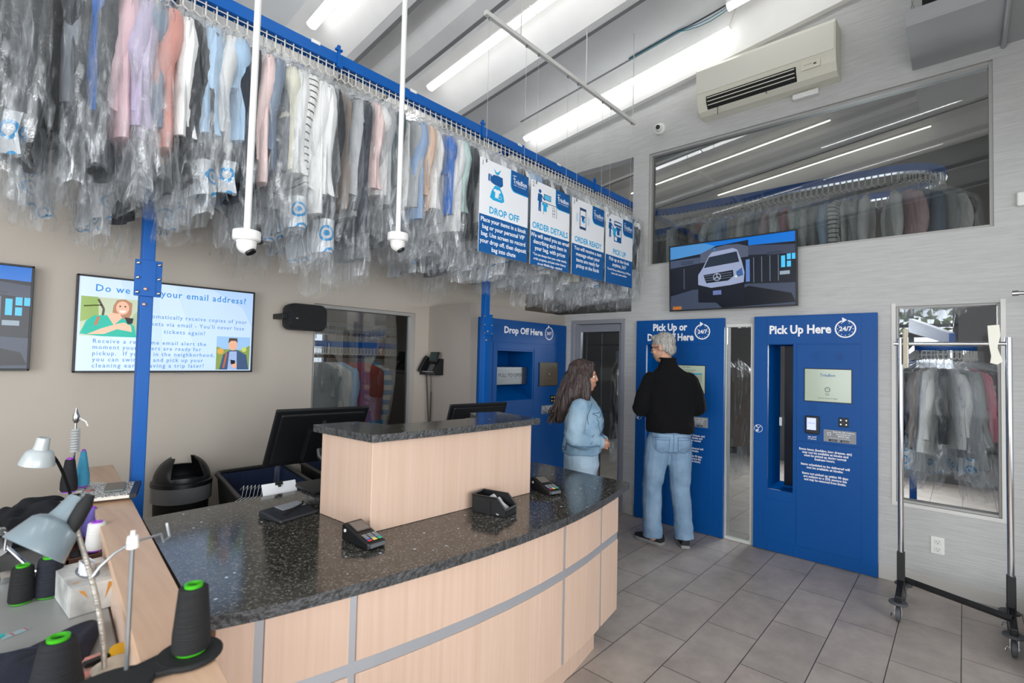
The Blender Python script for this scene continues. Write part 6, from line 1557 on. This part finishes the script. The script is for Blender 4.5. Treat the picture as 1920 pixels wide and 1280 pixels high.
stack(mb, [(0, -.004, .862, .188, .142), (0, -.004, .90, .190, .145), (0, 0, .98, .180, .138), (0, .01, 1.10, .180, .146), (0, .005, 1.19, .178, .128), (0, -.005, 1.25, .135, .095), (0, -.015, 1.29, .070, .065)], 24)
limb(mb, [(.155, -.015, 1.205), (.200, -.035, 1.10), (.218, -.045, .995), (.160, .045, .965), (.095, .118, .955)], [.070, .064, .062, .055, .047])
limb(mb, [(-.155, -.015, 1.205), (-.200, -.03, 1.10), (-.218, -.035, .995), (-.150, .055, .955), (-.075, .140, .940)], [.070, .064, .062, .055, .047])
dj = denim_mat('light_denim_jacket', '#9db7c9', '#6f90a8')
wj = fuse('denim_jacket', mb, 0.0085, dj, wo, 4, lambda p: 0.012*noise.noise(Vector((p.x*11, p.y*11, p.z*9)))+0.007*sin(p.z*44+p.y*34+p.x*20)*max(0, 1-abs(p.z-1.0)/.12)+0.003*noise.noise(p*32))
seam = mat('jacket_seam', '#3f607f', rough=0.9)
ln = [[(.3*cos(a), .3*sin(a), z) for a in [2*pi*k/20 for k in range(21)]] for z in (.880, .912)]
for e in (1, -1):
    ln += [[(e*.16, .10, 1.17), (e*.06, .2, 1.175)], [(e*.16, .10, 1.165), (e*.11, .15, 1.135), (e*.06, .2, 1.165)], [(e*.07, .2, 1.16), (e*.055, .2, 1.02), (e*.045, .2, .915)], [(e*.14, .12, 1.14), (e*.10, .2, 1.0), (e*.075, .2, .915)], [(e*.15, .09, 1.02), (e*.17, .03, .94)]]
    ln += [[(e*.03, .2, 1.22), (e*.022, .2, 1.1), (e*.018, .2, .9)], [(e*.12, .08, 1.25), (e*.19, .04, 1.16), (e*.17, .05, 1.09)], [(e*.12, -.08, 1.24), (e*.17, -.09, 1.14), (e*.15, -.12, 1.05)]]
ln += [[(-.15, -.2, 1.17), (0, -.2, 1.165), (.15, -.2, 1.17)], [(.07, -.2, 1.16), (.05, -.2, .92)], [(-.07, -.2, 1.16), (-.05, -.2, .92)]]
fr2 = [q for q in ln if max(p[1] for p in q) > .15 and len(q) < 8]; bk2 = [q for q in ln if min(p[1] for p in q) < -.15 and len(q) < 8]; ot2 = [q for q in ln if q not in fr2 and q not in bk2]
drape(wj, fr2, 0.0022, d=-1).build('front_seams', seam, wj); drape(wj, bk2, 0.0022, d=1).build('back_seams', seam, wj); drape(wj, ot2, 0.0022).build('seams', seam, wj)
mb = MB()                                           # cuffs and collar
mb.tube([(.108, .106, .956), (.082, .130, .954)], [.051, .050], 16).build('cuff', dj, wj, smooth=40)
MB().tube([(-.088, .130, .941), (-.062, .150, .937)], [.051, .050], 16).build('cuff', dj, wj, smooth=40)
mb = MB()
for e in (-1, 1):
    mb.rings([[Vector((e*x, y, z)) for x, y, z in q] for q in ([(.015, -.075, 1.315), (.070, -.045, 1.310), (.082, .02, 1.285), (.050, .085, 1.235), (.045, .115, 1.17)], [(.015, -.095, 1.275), (.105, -.055, 1.268), (.118, .02, 1.245), (.098, .090, 1.205), (.055, .128, 1.155)], [(.015, -.085, 1.280), (.095, -.045, 1.268), (.105, .02, 1.245), (.085, .085, 1.205), (.045, .118, 1.155)])], closed=False, cap=False)
mb.build('collar', dj, wj, smooth=60)
zs_ = [1.235, 1.19, 1.14, 1.09, 1.04, .99, .94, .90]
patch(wj, [(-.026+.008*i, .2, z) for i, z in enumerate(zs_[:4])]+[(-.006, .2, z) for z in zs_[4:]], [(.028-.006*i, .2, z) for i, z in enumerate(zs_[:4])]+[(.006, .2, z) for z in zs_[4:]]).build('blue_top', mat('bright_blue_knit', '#2f66b8', rough=0.8), wo, smooth=True)
t_ = BVHTree.FromPolygons([v.co[:] for v in wj.data.vertices], [tuple(p.vertices) for p in wj.data.polygons]); mb = MB()
for z in (1.14, 1.07, 1.0, .93):
    q, nr, _, _ = t_.find_nearest(Vector((.02, .2, z))); mb.cyl(q, q+nr*.004, 0.0065, seg=10)
mb.build('buttons', mat('copper_button', '#8a7256', rough=0.4, metal=0.8), wj)
# hair: a cap, a fall down the back and locks over the shoulder
mb = MB()
mb.ball(gw(0, -.028, .045), (.088, .102, .092), WR, 20); mb.ball((0, -.065, 1.38), (.088, .065, .10)); mb.ball((0, .035, 1.515), (.066, .048, .030))
limb(mb, [(0, -.075, 1.42), (.01, -.115, 1.30), (.015, -.155, 1.20), (.02, -.185, 1.12)], [.075, .082, .070, .045])
limb(mb, [(.05, -.06, 1.42), (.075, -.09, 1.30), (.07, -.135, 1.19), (.06, -.17, 1.10)], [.05, .058, .052, .030])
limb(mb, [(.078, .020, 1.46), (.088, .028, 1.37), (.098, .028, 1.28), (.105, .022, 1.21)], [.026, .034, .032, .016])
limb(mb, [(.070, -.02, 1.46), (.092, -.03, 1.36), (.098, -.05, 1.28)], [.038, .050, .042])
limb(mb, [(-.078, .02, 1.46), (-.088, .03, 1.35), (-.09, .035, 1.22)], [.024, .030, .022])
hd = mat('dark_brown_hair', '#2b2120', rough=0.42, color2='#453430', vscale=1, stretch=(70, 70, 5), bump=1.0, bscale=1, bstretch=(120, 120, 7))
wh = fuse('hair', mb, 0.0055, hd, wo, 3, lambda p: 0.007*noise.noise(Vector((p.x*42, p.y*42, p.z*5)))+0.003*noise.noise(Vector((p.x*110, p.y*110, p.z*12))))
mb = MB(); r2 = random.Random(3)
for q in range(90):
    a = r2.uniform(-.5, 1.0); x0 = .085*sin(a*1.6)+r2.gauss(0, .006); y0 = -.06-.04*cos(a)
    pts = [(x0*.6, y0+.03, 1.49+r2.uniform(-.02, .01)), (x0*1.1+.01, y0-.035, 1.38), (x0*1.15+r2.gauss(0, .012), y0-.075+r2.gauss(0, .012), 1.27), (x0+r2.gauss(0, .02), y0-.115+r2.gauss(0, .018), 1.16), (x0+r2.gauss(0, .025), y0-.135+r2.gauss(0, .02), 1.08+r2.uniform(-.02, .04))]
    sm = []
    for i in range(len(pts)-1):
        for k in range(3): sm.append(Vector(pts[i]).lerp(Vector(pts[i+1]), k/3))
    mb.tube(sm+[Vector(pts[-1])], [.0035]*len(sm)+[.0012], 4)
mb.build('loose_strands', hd, wh)
mb = MB()
for e in (-1, 1): mb.ball(gw(e*.030, .066, .004), .0112, seg=12)
e_ = mb.build('eyes', eye_w, wb_, smooth=True); mb = MB()
for e in (-1, 1): mb.ball(gw(e*.030, .0735, .004), .0056, seg=10)
mb.build('iris', eye_d, wb_, smooth=True)
mb = MB()
for e in (-1, 1): mb.tube([gw(e*.018, .088, .026), gw(e*.032, .086, .030), gw(e*.046, .076, .025)], 0.0022, 5)
mb.build('eyebrows', hd, wb_)
mb = MB(); mb.ball(gw(0, .091, -.051), (.017, .006, .0045), WR, 10); mb.ball(gw(0, .089, -.061), (.015, .006, .0045), WR, 10); mb.build('lips', mat('lip', '#9a5450', rough=0.45), wb_, smooth=True)
wsh = [shoe(wo, (.080, -.05, 0), (.088, .19, 0)), shoe(wo, (-.080, -.05, 0), (-.088, .19, 0))]
# ------------------------------------------------------------------ tailoring corner, lower left
ledge = thing('ledge_wall', 'low maple-capped wall between the sewing table and the counter', 'low wall', (0.45, 2.2, 0)); o = ledge.location
def quadbox(mb, q, z0, z1): 
    v = [(x, y, z) for z in (z0, z1) for x, y in q]; n = len(q)
    return mb.add(v, [tuple(range(n))[::-1], tuple(range(n, 2*n))]+[(j, (j+1) % n, (j+1) % n+n, j+n) for j in range(n)])
quadbox(MB(o), [(0.235, 0.80), (0.355, 0.80), (0.600, 3.55), (0.470, 3.55)], 0.872, 0.90).build('cap', mat('maple_cap', '#cfae92', rough=0.4, color2='#c29f83', vscale=1, stretch=(30, 2, 30)), ledge, bevel=0.002)
quadbox(MB(o), [(0.245, 0.82), (0.345, 0.82), (0.590, 3.54), (0.480, 3.54)], 0, 0.871).build('wall_body', maple, ledge)
tbz = 0.75
table = thing('sewing_table', 'pale grey work table at the lower left, covered with sewing things', 'table', (0.0, 1.9, 0)); o = table.location
quadbox(MB(o), [(-0.75, 1.10), (0.262, 1.10), (0.448, 3.20), (-0.75, 3.20)], tbz-0.03, tbz).build('table_top', mat('pale_grey_laminate', '#8f918f', rough=0.35), table, bevel=0.003)
for x, y in ((-0.7, 1.15), (0.2, 1.15), (-0.7, 3.12), (0.38, 3.12)): MB(o).box(x, x+.04, y, y+.04, 0, tbz-.03).build('leg', black, table)

thread_bump = dict(bump=0.6, bscale=1, bstretch=(3, 3, 420))
def cone(name_col, colr, tipc, loc, h, r0, r1, label, base=None, grp='thread cones in the tailoring corner', lean=None):
    t = thing('thread_cone', label, 'thread cone', loc, 0, grp)
    m_ = mat('thread_'+name_col, colr, rough=0.75, **thread_bump)
    MB().lathe([(r0*.95, .006), (r0, .012), (r0*.98, h*.3), ((r0+r1)/2, h*.6), (r1*1.02, h*.93), (r1*.9, h*.955)], seg=28).build('thread', m_, t, smooth=50)
    MB().lathe([(r1*.62, h*.90), (r1*.66, h), (r1*.45, h*1.005), (r1*.40, h*.92)], seg=20, cap=True).build('spool_tip', mat('plastic_'+tipc.strip('#'), tipc, rough=0.35), t, smooth=35)
    MB().lathe([(r0*.80, 0.0), (r0*.84, .006), (r0*.8, .010)], seg=24).build('spool_base', mat('plastic_'+(base or tipc).strip('#'), base or tipc, rough=0.35), t, smooth=35)
    return t
GREEN, PURP = '#3aa514', '#9a3fc4'
# spool stand on the ledge
st = thing('spool_stand', 'black spool stand with a metal pole and wire arms in the near foreground', 'thread stand', (0.30, 1.215, 0.90)); o = st.location
q = Matrix.Rotation(radians(8), 3, 'Z')
MB(o).lathe([(0.058, 0.001), (0.062, 0.004), (0.062, 0.010), (0.058, 0.013)], (0.352, 1.222, 0.90), seg=28).prism([(0, -.022), (.09, -.05), (.09, .045), (0, .022)], (0.245, 1.22, 0.9015), (1, 0, 0), (0, 1, 0), (0, 0, 1), 0.011).lathe([(0.07, 0.001), (0.074, 0.004), (0.074, 0.010), (0.07, 0.013)], (0.215, 1.205, 0.90), seg=24, sq=.8).build('base', black_matte, st, bevel=0.002)
px_ = 0.247
MB(o).cyl((px_, 1.24, 0.912), (px_, 1.24, 1.165), 0.0042, seg=12).build('pole', mat('dull_metal', '#9b9fa2', rough=0.3, metal=0.8), st, smooth=True)
MB(o).cyl((px_, 1.24, 1.152), (px_, 1.24, 1.176), 0.011, 0.009, 14).cyl((px_, 1.24, 1.176), (px_, 1.24, 1.186), 0.004).build('arm_hub', white_plastic, st, smooth=40)
MB(o).tube([(px_, 1.24, 1.163), (px_+.055, 1.27, 1.158), (px_+.060, 1.27, 1.140), (px_+.072, 1.275, 1.148), (px_+.068, 1.285, 1.175)], 0.0026, 7).tube([(px_, 1.24, 1.163), (px_-.030, 1.235, 1.150), (px_-.052, 1.23, 1.132), (px_-.062, 1.228, 1.118)], 0.0026, 7).build('wire_arm', MATS['dull_metal'], st, smooth=True)
cone('black', '#0a0b0c', GREEN, (0.354, 1.222, 0.9135), 0.140, 0.036, 0.027, 'large black thread cone with green tip on the near spool stand')
big = cone('midnight', '#0a0d14', GREEN, (0.172, 1.50, tbz+0.002), 0.155, 0.050, 0.032, 'big dark blue thread cone with green ring, cut by the bottom edge')
cone('black', '#0a0b0c', GREEN, (0.158, 2.19, tbz+0.002), 0.115, 0.032, 0.026, 'black thread cone with green tip, left of the pair below the lamp')
cone('navy', '#0d1220', GREEN, (0.222, 2.19, tbz+0.002), 0.125, 0.038, 0.030, 'dark navy thread cone with green tip, right of the pair below the lamp')
cone('white', '#d9d9d6', PURP, (0.362, 2.37, tbz+0.06), 0.105, 0.032, 0.026, 'white thread cone with purple tip behind the tissue box')
cone('violet', '#6a5fae', PURP, (0.382, 2.62, tbz+0.045), 0.115, 0.032, 0.016, 'violet thread cone leaning behind the white one')
cone('pale', '#cfcfd2', PURP, (0.335, 2.66, tbz+0.03), 0.11, 0.028, 0.018, 'pale thread cone with purple tip left of the violet one')
# small open box the cones stand in, the patterned cloths and the yellow spool
bxx = thing('spool_tray', 'brown wooden tray holding thread behind the tissue box', 'tray', (0.35, 2.5, tbz)); o = bxx.location
MB(o).box(0.275, 0.405, 2.33, 2.78, tbz+.001, tbz+.012).box(0.275, 0.285, 2.33, 2.78, tbz+.012, tbz+.085).box(0.275, 0.405, 2.33, 2.338, tbz+.012, tbz+.058).box(0.275, 0.405, 2.772, 2.78, tbz+.012, tbz+.085).build('tray', mat('walnut', '#4a2f22', rough=0.5), bxx, bevel=0.002)
cone('yellow', '#c9a63c', '#d8b23c', (0.385, 2.72, tbz+0.04), 0.125, 0.026, 0.016, 'yellow thread cone behind the violet one')
mb = MB((0.40, 2.80, tbz+.14)); mb.ball((0.402, 2.84, tbz+.150), (.035, .05, .035), seg=12)
tag(mb.build('pin_cushion', mat('floral_fabric', '#b98d84', rough=0.8, color2='#7d4f4a', vscale=60), None, smooth=True), 'pink patterned pincushion by the ledge below the notebook', 'pincushion')
# machine-top thread stand: white discs on a tin with tall cones and clear rod
pd = thing('thread_tower', 'two white discs on a steel tin holding tall thread cones', 'thread stand', (0.36, 2.80, tbz)); o = pd.location
MB(o).lathe([(0.05, 0.001), (0.052, .01), (0.052, .118), (.05, .12)], (0.345, 2.86, tbz), seg=24).build('tin', steel, pd, smooth=35)
MB(o).lathe([(0.066, 0), (0.070, .006), (0.066, .012)], (0.352, 2.86, tbz+.121), seg=28).build('disc', mat('off_white_plastic', '#c9c7be', rough=0.4), pd, smooth=35)
MB(o).lathe([(0.080, 0), (0.084, .006), (0.080, .012)], (0.395, 2.94, tbz+.166), seg=28).build('disc', MATS['off_white_plastic'], pd, smooth=35)
MB(o).cyl((0.375, 2.90, tbz+.133), (0.375, 2.92, tbz+.167), 0.02).build('stem', black, pd)
MB(o).cyl((0.352, 2.90, tbz+.178), (0.352, 2.90, tbz+.50), 0.004, seg=8).lathe([(.006, .47), (.012, .48), (.013, .50), (.006, .52), (.003, .535)], (0.352, 2.90, tbz), seg=14).build('rod', chrome, pd, smooth=35)
MB(o).tube([(0.352, 2.90, tbz+.50), (0.385, 2.89, tbz+.475), (0.392, 2.888, tbz+.455)], 0.003, 6).build('guide_arm', white_plastic, pd)
cone('black_tall', '#17181c', PURP, (0.335, 2.86, tbz+0.181), 0.145, 0.030, 0.017, 'tall black thread cone with purple tip on the white disc')
cone('cyan', '#3f93b5', PURP, (0.388, 2.93, tbz+0.181), 0.165, 0.026, 0.010, 'tall turquoise thread cone with purple tip on the white disc', base=PURP)
mb = MB((0.352, 2.90, tbz+.33))
for q in range(9): mb.lathe([(.016, 0), (.018, .004), (.012, .009), (.010, .0095)], (0.352, 2.895, tbz+.345+.0115*q), seg=14)
tag(mb.build('clear_bobbins', mat('clear_plastic', '#b9bcbc', rough=0.2), None, smooth=40), 'stack of clear bobbins on the rod above the black cone', 'bobbins')
# notebook and phone on the ledge
def composition_mat():
    m = mat('marbled_cover', '#e6e4de', rough=0.5, color2='#1c1c1e', vscale=120, detail=1.5); r = [q for q in m.node_tree.nodes if q.type == 'VALTORGB'][0]; r.color_ramp.elements[0].position = .47; r.color_ramp.elements[1].position = .50; return m
nb = thing('notebook', 'black and white marbled notebook lying on the ledge near the post', 'notebook', (0.470, 2.80, 0.912), radians(-15)); 
MB().box(-.098, .092, -.125, .125, .001, .014).build('pages', mat('page_white', '#dcd9cf', rough=0.7), nb)
MB().box(-.10, .075, -.127, .127, .0145, .0165).build('cover', composition_mat(), nb)
MB().box(.075, .10, -.127, .127, 0, .017).build('spine', black, nb)
pf = thing('smartphone', 'grey smartphone lying face up on the marbled notebook', 'smartphone', (0.487, 2.81, 0.931), radians(-12))
MB().rings([[(x, y, z) for x, y in rrect(.074, .15, .012)] for z in (0, .008)]).build('case', mat('sage_case', '#66706d', rough=0.4), pf, bevel=0.0015)
MB().rings([[(x, y, z) for x, y in rrect(.068, .144, .010)] for z in (.0082, .0088)]).build('screen', mat('phone_screen', '#202327', rough=0.1), pf)
# tissue box
tb = thing('tissue_box', 'white and gold marbled tissue box beside the ledge', 'tissue box', (0.300, 2.08, tbz+.001), radians(4))
mmat = mat('marble_print', '#d9d8d3', rough=0.4, color2='#9b9c9a', vscale=9, detail=4)
MB().box(-.062, .062, -.115, .115, 0, .085).build('carton', mmat, tb, bevel=0.001)
f = Flat((0, 0, .085), (1, 0, 0), (0, 1, 0), (0, 0, 1)); gold = ink('#c98b3a')
f.poly([(-.05, -.08), (-.02, -.06), (-.05, -.07)], gold); f.poly([(.01, .05), (.05, .06), (.02, .04)], gold); f.disc(0, 0, .028, mat('box_opening', '#6f7276', rough=0.5), 1, 20, ry=.07)
f.build('printed_top', tb)
f = Flat((0, -.115, 0), (1, 0, 0), (0, 0, 1), (0, -1, 0)); f.poly([(-.045, .075), (-.02, .045), (-.03, .07)], gold); f.poly([(.02, .03), (.028, .08), (.04, .075)], gold); f.build('printed_side', tb)
m_ = MB().rings([[Vector((.02*cos(a)*(1-.3*k/4)+.006*sin(a*3+k), .045*sin(a)*(1-.25*k/4)+.005*cos(a*2+k), .082+.012*k+.006*sin(a*3+k*2))) for a in [2*pi*j/14 for j in range(14)]] for k in range(4)], cap=False)
m_.build('tissue', mat('tissue_paper', '#c5c6c9', rough=0.9), tb, smooth=True)
# desk lamps
def lamp(label, neck, axis, arm, s=1.0, col='#aab4b8'):
    """shade with its cap at 'neck', opening along 'axis'"""
    base = Vector(arm[-1]); t = thing('desk_lamp', label, 'lamp', (base.x, base.y, tbz), 0, 'gooseneck lamps at the sewing table'); o = t.location
    ax = Vector(axis).normalized(); R_ = Vector((0, 0, 1)).rotation_difference(ax).to_matrix(); n_ = Vector(neck)
    prof = [(.024, -.005), (.026, 0), (.028, .035), (.031, .052), (.044, .058), (.054, .068), (.069, .125), (.069, .128), (.066, .126), (.052, .070), (.030, .056), (.022, .01)]
    MB(o).lathe([(r*s, z*s) for r, z in prof], n_, R_, 32).build('shade', mat('lamp_'+col.strip('#'), col, rough=0.28, coat=0.3), t, smooth=40)
    m2 = MB(o)
    for q in range(8): a = 2*pi*q/8; m2.ball(n_+R_ @ Vector((.015*s*cos(a), .015*s*sin(a), -.0055*s)), .0022*s, seg=6)
    m2.build('vent_holes', mat('vent_grey', '#7b8184', rough=0.6), t)
    MB(o).ball(n_+ax*.06*s, .022*s, seg=14).build('bulb', mat('frosted_bulb', '#d6d2c6', rough=0.3), t, smooth=True)
    MB(o).tube(arm, (.0050 if s < .9 else .0058), 10).build('gooseneck', mat('goose_black', '#242628', rough=0.3, metal=0.7) if s < .9 else mat('goose_chrome', '#d6d0c6', rough=0.35, metal=0.9, bump=1.0, bscale=1, bstretch=(2, 2, 330)), t, smooth=True)
    MB(o).lathe([(.045, .001), (.047, .004), (.045, .014), (.012, .02), (.011, .03)], (base.x, base.y, tbz), seg=24).build('lamp_base', black, t, smooth=35)
    return t
def bez(a, b, c, d, n=14):
    a, b, c, d = map(Vector, (a, b, c, d)); return [a*(1-s)**3+b*3*s*(1-s)**2+c*3*s*s*(1-s)+d*s**3 for s in [i/n for i in range(n+1)]]
lamp('pale grey desk lamp with vented cap standing against the beige wall', P(82, 822, Y=2.35), (-0.15, 0.1, -1), bez(P(92, 848, Y=2.35), P(110, 860, Y=2.38), P(132, 900, Y=2.42), (0.345, 2.52, tbz+.02)), 0.70, '#aeb6b8')
lamp('darker grey desk lamp in front, on a ribbed metal gooseneck', P(148, 938, Y=1.62), (-0.42, -0.12, -.50), bez(P(136, 966, Y=1.60), P(160, 1050, Y=1.57), P(196, 1130, Y=1.53), (0.262, 1.531, tbz+.02)), 0.98, '#75838a')
mb = MB(P(138, 950, Y=1.61)); c = P(150, 962, Y=1.585); d = Vector((.2, .05, .42)).normalized()
mb.tube([c-d*.05, c-d*.02, c+d*.02, c+d*.045], [.012, .017, .016, .009], 10); tag(mb.build('lamp_wrap', black_matte, None, smooth=True), 'black tape wrapped round the neck of the front lamp', 'tape')
# sewing machine at the left edge
sm = thing('sewing_machine', 'black sewing machine cut off by the left edge of the photo', 'sewing machine', (0.05, 2.45, tbz)); o = sm.location
gb = mat('black_enamel', '#0d0e0f', rough=0.18, coat=0.5)
mb = MB(o); mb.lathe([(.05, 0), (.07, .02), (.075, .12), (.07, .19), (.045, .225), (.015, .235)], (0.045, 2.55, tbz+.04), seg=24); mb.lathe([(.008, .23), (.008, .255), (.014, .262), (.014, .27)], (0.058, 2.55, tbz+.04), seg=12)
mb.box(-0.55, 0.05, 2.50, 2.60, tbz+.20, tbz+.26); mb.box(-.60, .12, 2.44, 2.66, tbz+.001, tbz+.04)
mb.build('machine_body', gb, sm, smooth=35)
MB(o).lathe([(.045, 0), (.050, .008), (.048, .016), (.03, .018)], (0.10, 2.47, tbz+.12), Matrix.Rotation(radians(70), 3, 'X'), 24).build('hand_wheel', gb, sm, smooth=35)
MB(o).tube([(0.10, 2.46, tbz+.19), (.13, 2.44, tbz+.16), (.128, 2.44, tbz+.10)], .004, 8).cyl((.12, 2.46, tbz+.165), (.12, 2.44, tbz+.165), .012).cyl((.095, 2.46, tbz+.20), (.095, 2.445, tbz+.20), .008).build('thread_guides', chrome, sm, smooth=35)
MB(o).tube([(.125, 2.46, tbz+.12), (.19, 2.36, tbz+.045), (.245, 2.30, tbz+.02)], .006, 8).box(.12, .20, 2.40, 2.47, tbz+.001, tbz+.02).build('presser_arm', chrome, sm)
# dark cloth heaps
def cloth_heap(name, pts, h, m_, label, o_, sd, cat='fabric'):
    cx = sum(p[0] for p in pts)/len(pts); cy = sum(p[1] for p in pts)/len(pts); mb = MB((cx, cy, o_)); rings = []; n = len(pts)
    sub = []
    for i in range(n):
        for k in range(5): sub.append(Vector(pts[i]).lerp(Vector(pts[(i+1) % n]), k/5))
    for i, (s, z) in enumerate(((1.0, 0.001), (1.02, .4), (.93, .75), (.72, .95), (.45, 1.0), (.15, 1.0))):
        rings.append([Vector((cx+(p.x-cx)*s*(1+.10*noise.noise(Vector((p.x*15, p.y*15, sd+i*.3)))), cy+(p.y-cy)*s*(1+.10*noise.noise(Vector((p.x*12, p.y*12, sd+9)))), o_+.001+(h*z*(1+.5*noise.noise(Vector((p.x*11*s, p.y*11*s, sd)))) if i else 0))) for p in sub])
    ob = mb.rings(rings).build(name, m_, None, smooth=True); sd_ = ob.modifiers.new('s', 'SUBSURF'); sd_.levels = 1; sd_.render_levels = 2
    return tag(ob, label, cat)
navyc = mat('navy_cloth', '#14192a', rough=0.9, bump=0.4, bscale=30)
cloth_heap('folded_trousers', [(0.14, 2.72), (0.33, 2.70), (0.37, 3.08), (0.18, 3.12), (0.10, 2.95)], .135, mat('dark_wool', '#12151c', rough=0.9, bump=0.4, bscale=30), 'dark trousers heaped behind the front lamp', tbz, 3)
cloth_heap('navy_garment', [(0.05, 1.62), (0.14, 1.58), (0.24, 1.63), (0.30, 1.80), (0.29, 1.87), (0.20, 1.83), (0.13, 1.78), (0.06, 1.82)], .035, navyc, 'navy garment lying across the near end of the table', tbz, 7)
lb = thing('care_label', 'small blue printed paper label lying on the grey table', 'label', (0.133, 1.965, tbz+.001), radians(20)); MB().box(-.03, .03, -.012, .012, 0, .0008).build('paper', mat('label_blue', '#8fa3ab', rough=0.6), lb)
f = Flat((0, 0, .0009), (1, 0, 0), (0, 1, 0), (0, 0, 1)); f.rect(-.008, -.011, -.004, .011, ink('#b0524e')); f.rect(.022, -.011, .026, .011, ink('#b0524e')); f.build('print', lb)
sc = thing('scissors', 'scissors with turquoise handles at the left edge', 'scissors', (0.095, 1.84, tbz+.045), radians(25)); 
MB().tube([(-.06, -.005, .006), (-.02, 0, .008), (.015, .008, .006)], [.009, .010, .004], 8).build('handle', mat('turquoise_plastic', '#2fb3b0', rough=0.4), sc, smooth=True); MB().box(-.09, -.02, .004, .012, 0, .003).build('blade', steel, sc)
pk = thing('pattern_box', 'pink floral box under the near spool stand', 'box', (0.262, 1.60, tbz+.001), radians(8)); fl_ = mat('pink_floral', '#d98c86', rough=0.6, color2='#6f8a76', vscale=45, detail=1)
MB().box(-.045, .055, -.05, .05, 0, .02).build('carton', fl_, pk, bevel=0.002)
mb = MB((0.30, 1.50, tbz)); mb.lathe([(.03, .022), (.05, .024), (.053, .032), (.045, .036), (.01, .034)], (0.288, 1.53, tbz), seg=24)
tag(mb.build('saucer', mat('cream_saucer', '#d3c9b8', rough=0.4), None, smooth=35), 'cream saucer at the foot of the metal pole', 'dish')
tp = thing('tape_dispenser', 'yellow plastic tape roll with a black holder below the pole', 'tape', (0.285, 1.60, tbz+.022), radians(10)); MB().lathe([(.012, 0), (.022, .001), (.022, .016), (.012, .017)], (0.018, 0, .0), Matrix.Rotation(radians(12), 3, 'X'), 20).build('roll', mat('yellow_plastic', '#d9a514', rough=0.4), tp, smooth=35)
MB().box(-.055, -.004, -.008, .008, 0.001, .014).build('holder', black, tp, bevel=0.003)
